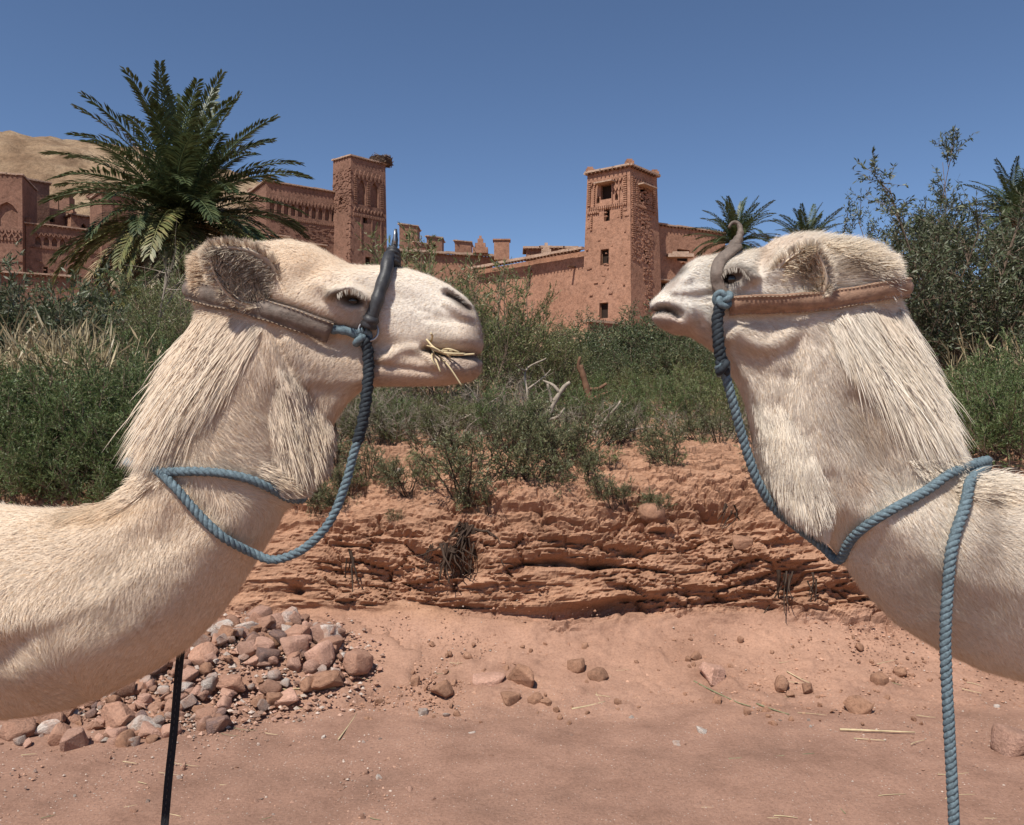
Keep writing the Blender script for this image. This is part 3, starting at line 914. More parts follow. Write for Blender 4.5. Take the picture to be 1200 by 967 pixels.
def grid_axis(segs):
    out = []
    for a, b, st in segs:
        n = max(int(round((b - a) / st)), 1)
        out.append(np.linspace(a, b, n, endpoint=False))
    return np.concatenate(out + [[segs[-1][1]]])

def w_axis():
    h = np.concatenate([np.arange(0.0, 72, 3.4), np.arange(72, 140, 8), np.arange(140, 270, 18)])
    h = h + 1.7
    return np.concatenate([-h[::-1], h])

CREAM = (0.765, 0.635, 0.495)
WHITE = (0.82, 0.765, 0.69)
TAN = (0.56, 0.395, 0.255)

left_spec = dict(
    D=1.5, foot=-2.15, frame=(-40, 700), base=CREAM, muzzle=(500, 380),
    us=grid_axis([(-1290, -700, 22), (-700, -60, 16), (-60, 190, 5), (190, 585, 3.0)]),
    vs=grid_axis([(265, 470, 3.0), (470, 640, 3.2), (640, 880, 5), (880, 1520, 16)]),
    ws=w_axis(),
    poly=[(-1400, 100), (-330, 100), (-130, 430), (-45, 575), (0, 592), (40, 596), (90, 596), (125, 592), (150, 580), (168, 557), (181, 522), (197, 480), (214, 435), (229, 385), (233, 362), (228, 340), (229, 315), (237, 297), (252, 286),
          (275, 284), (300, 286), (340, 281), (370, 288), (393, 301), (413, 311), (432, 312), (455, 311), (480, 315), (505, 323), (527, 334), (545, 347), (555, 358), (560, 369), (564, 386), (567, 404), (565, 414),
          (556, 417), (566, 424), (564, 438), (552, 447), (522, 452), (480, 453), (440, 453), (425, 458), (410, 471), (394, 492), (381, 512), (374, 535), (366, 562), (350, 585), (334, 598), (322, 622), (302, 655), (280, 690), (256, 724),
          (222, 758), (182, 785), (132, 810), (82, 829), (35, 838), (0, 842), (-60, 855), (-150, 960), (-300, 1150), (-1400, 1150)],
    parts=[
        [(262, 328, 46, 42), (300, 328, 48, 48), (345, 330, 50, 52), (385, 343, 46, 54)],
        [(398, 338, 30, 58), (406, 345, 30, 57)],
        [(400, 352, 48, 50), (440, 362, 52, 40), (485, 370, 50, 36), (520, 382, 44, 36), (542, 392, 30, 34)],
        [(325, 398, 55, 41), (375, 415, 44, 36), (430, 424, 34, 31), (480, 430, 27, 30), (525, 433, 22, 32), (550, 433, 18, 27)],
        [(298, 400, 80, 46), (292, 450, 92, 52), (268, 525, 100, 58), (232, 598, 100, 66), (175, 668, 105, 84), (95, 708, 124, 104), (0, 716, 130, 124), (-80, 716, 140, 136), (-190, 712, 175, 160), (-350, 690, 212, 200), (-650, 690, 228, 215), (-950, 680, 212, 188), (-1110, 690, 165, 140)],
        [(-520, 520, 110, 120), (-640, 410, 105, 80), (-700, 430, 110, 80), (-800, 530, 120, 110)],
    ],
    legs=[
        [(-250, 760, 95, 70), (-255, 900, 100, 58), (-250, 1150, 95, 42), (-252, 1210, 95, 33), (-250, 1425, 95, 28), (-238, 1478, 95, 50)],
        [(-1060, 760, 85, 105), (-1030, 920, 95, 80), (-1120, 1160, 95, 42), (-1108, 1400, 95, 28), (-1092, 1478, 95, 50)],
        [(-1210, 640, 4, 24), (-1235, 780, 4, 16), (-1235, 900, 4, 20), (-1232, 960, 4, 12)],
    ],
    details=[
        ('g', 412, 351, 15, 7, 10, -10), ('l', [(387, 346), (402, 341), (418, 341), (436, 352)], 5.0, 13), ('l', [(396, 356), (411, 362), (428, 358)], 4.5, 4.5),
        ('g', 402, 322, 30, 13, 12, 8), ('g', 366, 318, 20, 10, -40, -9), ('l', [(325, 346), (368, 362), (405, 374)], 10, 6),
        ('g', 385, 405, 36, 17, 10, -8), ('g', 335, 422, 32, 38, 0, 6),
        ('l', [(524, 343), (537, 350), (549, 360), (560, 369)], 4.2, -24), ('l', [(524, 338), (541, 342), (555, 357)], 5.5, 6), ('l', [(527, 355), (541, 366), (557, 373)], 5.5, 7),
        ('l', [(500, 374), (528, 377), (556, 378)], 3, -3.5), ('l', [(490, 362), (515, 370), (535, 372)], 3, -2.5),
        ('l', [(498, 409), (520, 414), (545, 416), (572, 418)], 3.2, -22), ('g', 535, 397, 33, 12, 5, 5), ('g', 535, 431, 24, 9, 0, 4),
        ('l', [(452, 420), (472, 410), (494, 411), (511, 424)], 6, 7), ('l', [(436, 426), (478, 432), (514, 437)], 3.5, -5), ('g', 470, 398, 22, 12, 20, 4),
        ('g', 470, 350, 36, 14, 10, -5), ('l', [(330, 441), (380, 447), (430, 448)], 8, 5), ('g', 408, 474, 30, 14, -50, -6),
        ('l', [(322, 385), (347, 440), (378, 500)], 7, -8), ('l', [(302, 400), (328, 460), (358, 520)], 7, -4), ('l', [(335, 400), (360, 450), (385, 505)], 6, 5),
        ('g', 165, 640, 60, 26, -40, -10), ('l', [(40, 792), (150, 748), (230, 682), (290, 620)], 28, 9), ('l', [(30, 700), (120, 690), (190, 640)], 26, -5), ('l', [(0, 770), (40, 740), (90, 720)], 18, -6),
    ],
    patches=[
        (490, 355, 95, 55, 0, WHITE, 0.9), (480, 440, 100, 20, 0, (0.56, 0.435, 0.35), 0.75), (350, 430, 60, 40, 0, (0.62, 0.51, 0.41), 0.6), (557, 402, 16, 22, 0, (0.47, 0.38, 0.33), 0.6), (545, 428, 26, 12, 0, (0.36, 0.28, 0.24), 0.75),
        (542, 356, 22, 6, 38, (0.09, 0.06, 0.05), 0.92), (545, 367, 13, 5, 25, (0.36, 0.27, 0.23), 0.7), (533, 415, 38, 4, 3, (0.10, 0.07, 0.06), 0.8),  # the dark line along the mouth paints shade between the lips
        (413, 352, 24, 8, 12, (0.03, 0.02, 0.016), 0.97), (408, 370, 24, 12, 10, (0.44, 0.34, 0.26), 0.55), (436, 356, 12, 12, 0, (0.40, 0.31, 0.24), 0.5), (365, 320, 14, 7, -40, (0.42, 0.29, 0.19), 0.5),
        (250, 322, 40, 45, 0, (0.58, 0.42, 0.275), 0.75), (345, 305, 55, 20, 5, (0.63, 0.475, 0.34), 0.7), (60, 640, 130, 26, 0, (0.60, 0.47, 0.35), 0.5), (120, 600, 60, 14, -10, (0.58, 0.40, 0.24), 0.7),
        (150, 700, 60, 40, -35, (0.60, 0.49, 0.385), 0.5), (230, 470, 26, 60, 25, (0.45, 0.32, 0.21), 0.5),
    ],
    flow=[(545, 375, -1, 0.05), (480, 330, -1, 0.0), (480, 400, -1, 0.25), (350, 295, -1, -0.1), (250, 300, -1, -0.3), (380, 410, -0.8, 0.6), (460, 440, -1, 0.1), (330, 350, -1, 0.3), (405, 375, -0.9, 0.7), (305, 420, -0.1, 1),
          (260, 500, 0.7, 0.6), (300, 560, 0.9, 0.3), (355, 510, 0.45, 0.9), (240, 640, -0.5, 0.85), (280, 640, -0.8, 0.6), (180, 600, -0.3, 0.95), (100, 680, -0.5, 0.9), (150, 770, -0.9, 0.5), (20, 790, 0.5, 0.5), (60, 610, -0.9, 0.35), (-500, 700, -0.8, 0.6), (-900, 700, -0.7, 0.7), (-300, 1200, 0, 1), (-1100, 1200, 0, 1)],
    fur_len=8.5, fur_zones=[(520, 370, 70, 5), (470, 345, 60, 6), (480, 440, 60, 5), (250, 320, 40, 17), (340, 470, 70, 13), (250, 560, 60, 15), (60, 700, 100, 12), (412, 348, 16, 4)],
    bare=[(413, 349, 9), (550, 362, 5), (540, 354, 4)],
)

right_spec = dict(
    D=1.65, foot=2.3, frame=(600, 1245), base=(0.77, 0.685, 0.575), muzzle=(800, 345),
    us=grid_axis([(745, 1065, 3.0), (1065, 1260, 5), (1260, 1800, 16), (1800, 2400, 22)]),
    vs=grid_axis([(255, 470, 3.0), (470, 640, 3.2), (640, 850, 5), (850, 1430, 16)]),
    ws=w_axis(),
    poly=[(2500, 100), (1520, 100), (1330, 400), (1250, 548), (1200, 562), (1172, 553), (1150, 556), (1134, 543), (1120, 512), (1104, 474), (1084, 425), (1066, 384), (1052, 350), (1051, 322), (1043, 300), (1025, 287), (1000, 281), (972, 277), (950, 273), (928, 274),
          (907, 281), (893, 291), (868, 296), (840, 298), (818, 302), (803, 311), (788, 327), (774, 343), (763, 354), (761, 362), (772, 366), (763, 372), (773, 383), (790, 392), (806, 393), (822, 402), (838, 413), (852, 432), (864, 452), (874, 476), (883, 510), (888, 545),
          (898, 575), (918, 597), (945, 614), (968, 632), (986, 655), (1010, 690), (1050, 731), (1100, 762), (1150, 785), (1200, 798), (1260, 815), (1350, 920), (1480, 1100), (2500, 1100)],
    parts=[
        [(1008, 325, 46, 42), (960, 325, 52, 48), (920, 332, 54, 51), (885, 336, 48, 50)],
        [(868, 326, 28, 52), (860, 330, 28, 51)],
        [(875, 342, 46, 46), (850, 346, 48, 39), (818, 348, 46, 33), (793, 354, 34, 32), (778, 360, 22, 28)],
        [(940, 388, 55, 40), (895, 386, 46, 36), (860, 382, 40, 33), (825, 374, 33, 31), (798, 373, 24, 30), (782, 371, 18, 26)],
        [(965, 395, 80, 44), (975, 450, 98, 50), (996, 525, 115, 56), (1030, 590, 112, 62), (1085, 638, 112, 74), (1145, 665, 116, 86), (1210, 682, 124, 102), (1280, 682, 135, 122), (1380, 680, 165, 150), (1540, 660, 200, 186), (1820, 660, 212, 200), (2090, 650, 198, 176), (2240, 660, 150, 130)],
        [(1690, 500, 105, 112), (1800, 400, 98, 74), (1860, 420, 100, 74), (1950, 510, 112, 100)],
    ],
    legs=[
        [(1450, 730, 88, 66), (1455, 850, 92, 54), (1450, 1085, 88, 39), (1452, 1140, 88, 31), (1450, 1340, 88, 26), (1438, 1388, 88, 46)],
        [(2200, 730, 80, 98), (2170, 870, 88, 74), (2255, 1090, 88, 39), (2243, 1315, 88, 26), (2228, 1388, 88, 46)],
        [(2335, 620, 4, 22), (2360, 750, 4, 15), (2360, 860, 4, 18), (2358, 910, 4, 11)],
    ],
    details=[
        ('g', 859, 323, 13, 9, -15, -9), ('l', [(840, 325), (851, 317), (867, 316), (883, 327)], 5.0, 13), ('l', [(846, 332), (860, 337), (876, 331)], 4.5, 4),
        ('l', [(889, 318), (893, 303), (905, 288)], 6, -7), ('g', 905, 312, 22, 22, 0, 6), ('l', [(885, 345), (920, 350), (960, 345)], 9, 5),
        ('l', [(801, 315), (790, 323), (778, 334)], 3.8, -20), ('l', [(803, 311), (790, 317), (780, 327)], 4, 5), ('l', [(803, 325), (791, 333), (780, 339)], 5, 6),
        ('l', [(770, 344), (795, 347), (845, 344)], 2.6, -4), ('l', [(768, 350), (800, 353), (835, 352)], 2.4, -3), ('l', [(775, 340), (800, 341), (825, 338)], 4, 3),
        ('l', [(756, 363), (772, 362), (786, 364), (796, 370)], 3.8, -22), ('g', 806, 368, 11, 9, 0, 8), ('g', 785, 380, 14, 8, 20, 5), ('l', [(812, 365), (825, 382), (840, 397)], 4, -4), ('l', [(800, 352), (815, 362), (832, 380)], 7, 4),
        ('l', [(852, 395), (862, 388), (875, 402), (900, 405), (925, 392)], 8, 8), ('g', 880, 372, 30, 11, 0, -7), ('g', 900, 425, 40, 20, 20, 4), ('l', [(865, 425), (895, 437), (930, 440)], 10, -3),
        ('l', [(935, 400), (925, 450), (905, 500)], 9, -5), ('l', [(1010, 470), (1030, 530), (1060, 575)], 20, -9), ('g', 930, 570, 30, 40, -30, 8), ('l', [(972, 560), (985, 600), (1000, 640)], 12, -6),
        ('g', 1100, 640, 60, 40, 30, 6), ('l', [(1150, 600), (1130, 650), (1120, 720)], 20, 5), ('g', 1175, 690, 40, 60, 0, -6),
    ],
    patches=[
        (815, 345, 80, 45, 0, (0.82, 0.78, 0.715), 0.9), (800, 388, 45, 12, 20, (0.60, 0.46, 0.375), 0.7), (777, 364, 20, 6, 8, (0.10, 0.07, 0.06), 0.85), (783, 376, 14, 8, 10, (0.45, 0.35, 0.30), 0.55),  # dark mouth patch is painted shade under the upper lip
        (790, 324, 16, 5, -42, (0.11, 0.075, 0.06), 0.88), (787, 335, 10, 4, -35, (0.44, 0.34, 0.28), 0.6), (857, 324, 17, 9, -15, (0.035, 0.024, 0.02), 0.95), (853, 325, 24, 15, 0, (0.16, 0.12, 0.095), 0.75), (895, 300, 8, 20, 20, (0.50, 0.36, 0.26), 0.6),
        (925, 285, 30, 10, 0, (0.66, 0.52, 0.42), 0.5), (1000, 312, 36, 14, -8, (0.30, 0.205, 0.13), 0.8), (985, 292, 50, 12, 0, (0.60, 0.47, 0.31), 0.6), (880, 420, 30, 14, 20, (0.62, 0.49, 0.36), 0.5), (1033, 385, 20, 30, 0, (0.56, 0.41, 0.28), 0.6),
        (1020, 500, 26, 45, -25, (0.52, 0.40, 0.29), 0.5), (1005, 562, 12, 16, 0, (0.62, 0.47, 0.34), 0.6), (1150, 580, 60, 14, 10, (0.62, 0.48, 0.33), 0.6), (1180, 640, 50, 40, 0, (0.66, 0.55, 0.44), 0.5), (890, 400, 60, 40, 10, (0.68, 0.575, 0.475), 0.5),
    ],
    flow=[(780, 350, 1, 0.05), (830, 320, 1, -0.05), (830, 385, 1, 0.35), (925, 285, 1, -0.1), (1020, 300, 1, -0.1), (900, 400, 0.8, 0.6), (940, 340, 1, 0.2), (960, 430, 0.0, 1), (930, 480, -0.1, 1), (910, 540, -0.3, 0.9), (950, 590, 0.4, 0.8),
          (1000, 520, 0.2, 1), (1020, 580, 0.3, 0.9), (1050, 650, 0.8, 0.5), (1100, 620, 0.5, 0.8), (1180, 600, 0.7, 0.6), (1180, 700, 0.4, 0.9), (1120, 740, 0.9, 0.4), (1700, 660, 0.8, 0.6), (2100, 660, 0.7, 0.7), (1450, 1100, 0, 1), (2240, 1100, 0, 1)],
    fur_len=8.5, fur_zones=[(795, 350, 55, 5), (850, 340, 40, 6), (1000, 300, 45, 20), (930, 560, 50, 18), (1000, 500, 70, 14), (1150, 650, 80, 13), (858, 323, 14, 4)],
    bare=[(859, 324, 8), (789, 326, 4)],
)

def in_poly(rng, poly, n):
    p = np.asarray(poly, float); lo, hi = p.min(0), p.max(0); out = np.zeros((0, 2))
    while len(out) < n:
        q = lo + rng.random((n * 2, 2)) * (hi - lo)
        out = np.vstack([out, q[poly_sd(p, q[:, 0], q[:, 1]) > 0]])
    return out[:n]

def hair_region(cam, rng, name, poly, n, dvec, lens, cols, both=True, spread=0.12, outw=0.1, depth=0.0, tipv=None, feather=16.0):
    """locks of long hair rooted where the photo shows the region, on the near flank and mirrored on the far one"""
    n = int(n * (1.65 if tipv else 1.3))
    q = in_poly(rng, poly, n)
    u, v = cam.feat(q[:, 0], q[:, 1])
    w = cam.Wat(u, v)
    kk = np.clip(poly_sd(np.asarray(poly, float), q[:, 0], q[:, 1]) / feather, 0, 1)
    sg = np.where(rng.random(n) < (0.2 if both else 0.0), -1.0, 1.0)
    R = np.stack([u, v, sg * w * (1 - depth * rng.random(n))], 1)
    Dd = np.tile(np.array([dvec[0], dvec[1], 0.0]), (n, 1)) + rng.normal(0, spread, (n, 3))
    Dd[:, 2] += sg * outw
    L = rng.uniform(lens[0], lens[1], n)
    if tipv is not None: L = np.minimum(L, np.maximum((tipv + rng.normal(0, 6, n) - v) / max(dvec[1], 0.2), 8.0))
    a = rng.random((n, 1))
    C = np.array(cols[0]) * (1 - a) + np.array(cols[1]) * a
    C = C * rng.uniform(0.88, 1.1, (n, 1))
    k2 = (0.85 * kk)[:, None]
    C = cam.color(u, v) * rng.uniform(0.9, 1.08, (n, 1)) * (1 - k2) + C * k2
    return R, Dd, L * (0.40 + 0.60 * kk), C

def lashes(cam, rng, pts, dvec, n, ln, parent):
    q = spline(np.array(pts, float), 0.5)
    ii = rng.integers(0, len(q), n)
    X = []
    for side in (1, -1):
        u, v = cam.feat(q[ii, 0], q[ii, 1])
        R = np.stack([u, v, side * (cam.Wat(u, v) + 2)], 1)
        d = np.tile(np.array([dvec[0], dvec[1], side * 0.9]), (n, 1)) + rng.normal(0, 0.15, (n, 3))
        X.append((R, d))
    for R, d in X:
        cam.locks('eyelashes', rng, R, d, rng.uniform(ln * 0.7, ln, len(R)), np.tile([0.34, 0.29, 0.24], (len(R), 1)), width=0.0006, seg=3, droop=0.5, clump=0.1, hug=False, wander=0.03)['kind'] = 'stuff'

def eyeballs(cam, px, py, r, sink):
    for side in (1, -1):
        u, v = cam.feat(px, py)
        c = cam.xyz(u, v, side * (cam.Wat(u, v) - sink))
        bm = bmesh.new()
        bmesh.ops.create_uvsphere(bm, u_segments=24, v_segments=16, radius=r * cam.k)
        me = bpy.data.meshes.new('eye'); bm.to_mesh(me); bm.free()
        for p in me.polygons: p.use_smooth = True
        me.materials.append(M['eye'])
        o = link('eye', me, cam.root); o.location = [float(t) for t in (c - cam.off)]

rng = np.random.default_rng(11)
camL = Camel(left_spec)
camL.build('camel', 'cream camel with grey-brown cheek strap, chewing straw, head level, beside the rubble heap')
camL.fur(rng, 190000, 70000)
eyeballs(camL, 412, 352, 12, 9.5)
lashes(camL, rng, [(395, 344), (404, 340), (418, 340), (431, 349)], (0.15, 0.75), 60, 11, None)
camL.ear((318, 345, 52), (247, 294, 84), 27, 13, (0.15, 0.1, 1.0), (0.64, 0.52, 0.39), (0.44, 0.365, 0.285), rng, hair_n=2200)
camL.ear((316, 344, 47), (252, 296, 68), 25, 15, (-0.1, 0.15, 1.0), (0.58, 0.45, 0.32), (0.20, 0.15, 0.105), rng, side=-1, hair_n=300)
GOLD = (0.60, 0.44, 0.28); BLOND = (0.745, 0.60, 0.45); PALE = (0.80, 0.70, 0.575)
reg = [
    hair_region(camL, rng, '', [(230, 366), (262, 370), (272, 400), (250, 450), (215, 500), (184, 505), (203, 440)], 7500, (-0.50, 0.87), (60, 175), (BLOND, PALE), outw=0.03, tipv=556),
    hair_region(camL, rng, '', [(255, 368), (310, 382), (304, 402), (285, 425), (262, 455), (248, 440)], 3400, (-0.58, 0.81), (50, 130), (BLOND, PALE), outw=0.04, tipv=540),
    hair_region(camL, rng, '', [(229, 370), (240, 366), (215, 435), (192, 495), (178, 520), (176, 510), (205, 430)], 3200, (-0.50, 0.87), (50, 170), (BLOND, PALE), outw=0.0, depth=1.0, tipv=553),
]
camL.locks('mane', rng, *[np.concatenate(q) for q in zip(*reg)], width=0.00056, seg=5, droop=0.22, clump=0.30, out=5.0, wander=0.055)
reg = [hair_region(camL, rng, '', [(229, 300), (262, 284), (320, 286), (318, 293), (268, 292), (244, 304), (240, 325), (246, 345), (232, 340)], 3300, (-1.0, -0.05), (14, 34), ((0.56, 0.41, 0.27), (0.68, 0.54, 0.40)), spread=0.3, outw=0.45),
       hair_region(camL, rng, '', [(229, 335), (231, 300), (245, 290), (275, 284), (278, 292), (250, 302), (240, 330)], 2000, (-1.0, -0.35), (14, 30), ((0.58, 0.43, 0.29), (0.70, 0.56, 0.42)), spread=0.45, outw=0.3, depth=1.0)]
camL.locks('forelock', rng, *[np.concatenate(q) for q in zip(*reg)], width=0.00055, seg=3, droop=0.3, clump=0.25, out=4.0, hug=False)
reg = [hair_region(camL, rng, '', [(325, 430), (350, 440), (375, 480), (392, 500), (382, 545), (352, 566), (322, 550), (312, 490)], 4200, (0.34, 0.92), (22, 60), ((0.68, 0.545, 0.39), (0.75, 0.65, 0.52)), outw=0.0, tipv=584, feather=30.0),
       hair_region(camL, rng, '', [(300, 540), (345, 562), (362, 565), (352, 580), (325, 582), (300, 565)], 1500, (0.92, 0.12), (15, 42), ((0.62, 0.46, 0.29), (0.70, 0.57, 0.42)), outw=0.0)]
camL.locks('beard', rng, *[np.concatenate(q) for q in zip(*reg)], width=0.00046, seg=5, droop=0.35, clump=0.3, out=2.2, wander=0.06)
reg = [hair_region(camL, rng, '', [(185, 548), (172, 548), (150, 575), (128, 588), (80, 595), (82, 602), (140, 600), (175, 575)], 1900, (-0.9, 0.28), (25, 60), (GOLD, BLOND), spread=0.2, depth=0.6, outw=0.0),
       hair_region(camL, rng, '', [(160, 560), (200, 545), (205, 552), (165, 575)], 500, (-0.7, 0.55), (20, 55), (GOLD, BLOND), spread=0.2)]
camL.locks('withers_tuft', rng, *[np.concatenate(q) for q in zip(*reg)], width=0.0006, seg=4, droop=0.2, clump=0.45, out=5.0)

camR = Camel(right_spec)
camR.build('camel', 'whiter camel with tan cheek strap and chin raised, facing the straw-chewing camel')
camR.fur(rng, 190000, 70000)
eyeballs(camR, 860, 327, 11, 8.5)
lashes(camR, rng, [(845, 322), (853, 315), (867, 315), (879, 325)], (-0.1, 0.75), 55, 10, None)
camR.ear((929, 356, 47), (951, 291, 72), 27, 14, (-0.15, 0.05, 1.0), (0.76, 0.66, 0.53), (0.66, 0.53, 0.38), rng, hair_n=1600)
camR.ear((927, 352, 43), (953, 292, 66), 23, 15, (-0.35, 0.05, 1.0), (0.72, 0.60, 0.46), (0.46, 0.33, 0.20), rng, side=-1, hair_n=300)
W1 = (0.74, 0.63, 0.49); W2 = (0.83, 0.76, 0.66)
reg = [
    hair_region(camR, rng, '', [(1056, 366), (1020, 358), (985, 372), (990, 405), (1025, 445), (1060, 490), (1106, 505), (1088, 440)], 8500, (0.47, 0.88), (40, 150), (W1, W2), outw=0.03, tipv=546),
    hair_region(camR, rng, '', [(990, 362), (968, 380), (978, 410), (1000, 425), (1015, 400)], 1500, (0.38, 0.92), (25, 75), ((0.62, 0.5, 0.36), W2), outw=0.06),
    hair_region(camR, rng, '', [(1054, 356), (1046, 366), (1078, 430), (1108, 500), (1120, 518), (1112, 490), (1080, 415)], 3400, (0.43, 0.90), (40, 150), (W1, W2), outw=0.0, depth=1.0, tipv=548),
]
camR.locks('mane', rng, *[np.concatenate(q) for q in zip(*reg)], width=0.00056, seg=5, droop=0.22, clump=0.30, out=5.0, wander=0.055)
reg = [hair_region(camR, rng, '', [(960, 285), (1000, 284), (1045, 300), (1051, 330), (1020, 325), (985, 300)], 3000, (1.0, -0.05), (16, 36), ((0.60, 0.47, 0.31), W2), spread=0.35, outw=0.4),
       hair_region(camR, rng, '', [(960, 276), (1000, 281), (1040, 298), (1052, 330), (1046, 330), (1030, 305), (990, 290)], 2200, (0.9, -0.4), (12, 28), (W1, W2), spread=0.45, outw=0.25, depth=1.0),
       hair_region(camR, rng, '', [(1048, 318), (1056, 330), (1048, 352), (1030, 345), (1025, 330)], 800, (0.6, 0.6), (15, 30), (W1, W2), spread=0.3, outw=0.3, depth=0.6)]
camR.locks('forelock', rng, *[np.concatenate(q) for q in zip(*reg)], width=0.00055, seg=3, droop=0.3, clump=0.25, out=4.0, hug=False)
reg = [hair_region(camR, rng, '', [(878, 470), (915, 470), (955, 530), (978, 590), (970, 628), (920, 600), (888, 565)], 5200, (0.20, 0.95), (20, 52), ((0.68, 0.56, 0.41), W2), outw=0.0, feather=32.0),
       hair_region(camR, rng, '', [(886, 530), (895, 560), (925, 595), (968, 628), (958, 628), (905, 590)], 1500, (0.50, 0.85), (10, 28), ((0.64, 0.5, 0.34), W2), outw=0.0, depth=1.0)]
camR.locks('beard', rng, *[np.concatenate(q) for q in zip(*reg)], width=0.00046, seg=5, droop=0.2, clump=0.3, out=2.2, wander=0.06)
reg = [hair_region(camR, rng, '', [(1120, 560), (1150, 556), (1185, 560), (1195, 575), (1140, 585), (1115, 580)], 1600, (0.85, -0.15), (25, 60), (W1, W2), spread=0.25, depth=0.5, outw=0.1),
       hair_region(camR, rng, '', [(1060, 540), (1110, 520), (1135, 540), (1118, 555), (1080, 560)], 900, (0.5, 0.4), (15, 35), ((0.50, 0.37, 0.24), W1), spread=0.5, outw=0.3)]
camR.locks('withers_tuft', rng, *[np.concatenate(q) for q in zip(*reg)], width=0.0006, seg=4, droop=0.25, clump=0.45, out=5.0)
# ------------------------------------------------------------------ halters and ropes
def rope(name, label, pts, r, mat, pitch=0.042, cat='rope', base=None, step=0.006):
    """three-strand twisted rope; each strand is a part"""
    c = spline(np.asarray(pts, float), step)
    t, a, b = frames(c)
    sl = np.concatenate([[0], np.cumsum(np.linalg.norm(np.diff(c, axis=0), axis=1))])
    org = c[np.argmin(c[:, 2])] if base is None else np.asarray(base, float)
    root = empty(name, org, 0, label, cat)
    for k in range(3):
        ph = sl / pitch * 2 * np.pi + k * 2 * np.pi / 3
        wob = 1 + 0.05 * np.sin(sl * 60 + k)
        q = c + (0.50 * r * wob)[:, None] * (np.cos(ph)[:, None] * a + np.sin(ph)[:, None] * b)
        V, F = tube_arrays(q, 0.56 * r, 8)
        link('strand', mesh_np('strand', V - org, np.array(F), mat), root)
    return root

def strap(parent, name, edge_a, edge_b, th, mat, org, bulge=0.4, pad=True):
    """leather band between two edge curves, with a padded middle"""
    A = np.asarray(edge_a); B = np.asarray(edge_b); k = len(A)
    c = (A + B) / 2
    t = np.gradient(c, axis=0); t /= np.linalg.norm(t, axis=1, keepdims=True) + 1e-9
    n = np.cross(t, B - A); n /= np.linalg.norm(n, axis=1, keepdims=True) + 1e-9
    return A, B, n

def band(parent, name, A, B, N, th, mat, org, prof):
    """prof: (f, h) pairs across the band, h in units of thickness, outward"""
    A = np.asarray(A); B = np.asarray(B); N = np.asarray(N); k = len(A)
    up = [A + (B - A) * f + N * th * h for f, h in prof]
    dn = [A + (B - A) * f - N * th * 0.5 for f, h in reversed(prof)]
    ring = np.stack(up + dn, 1); m = ring.shape[1]
    V = ring.reshape(-1, 3)
    F = []
    for i in range(k - 1):
        for j in range(m):
            j2 = (j + 1) % m
            F.append((i * m + j, i * m + j2, (i + 1) * m + j2, (i + 1) * m + j))
    bm = bmesh.new()
    vs = [bm.verts.new(v) for v in (V - org)]
    for f in F: bm.faces.new([vs[i] for i in f])
    bm.faces.new([vs[i] for i in range(m)]); bm.faces.new([vs[(k - 1) * m + i] for i in reversed(range(m))])
    bmesh.ops.recalc_face_normals(bm, faces=bm.faces)
    me = bpy.data.meshes.new(name); bm.to_mesh(me); bm.free()
    for p in me.polygons: p.use_smooth = True
    me.materials.append(mat)
    return link(name, me, parent)

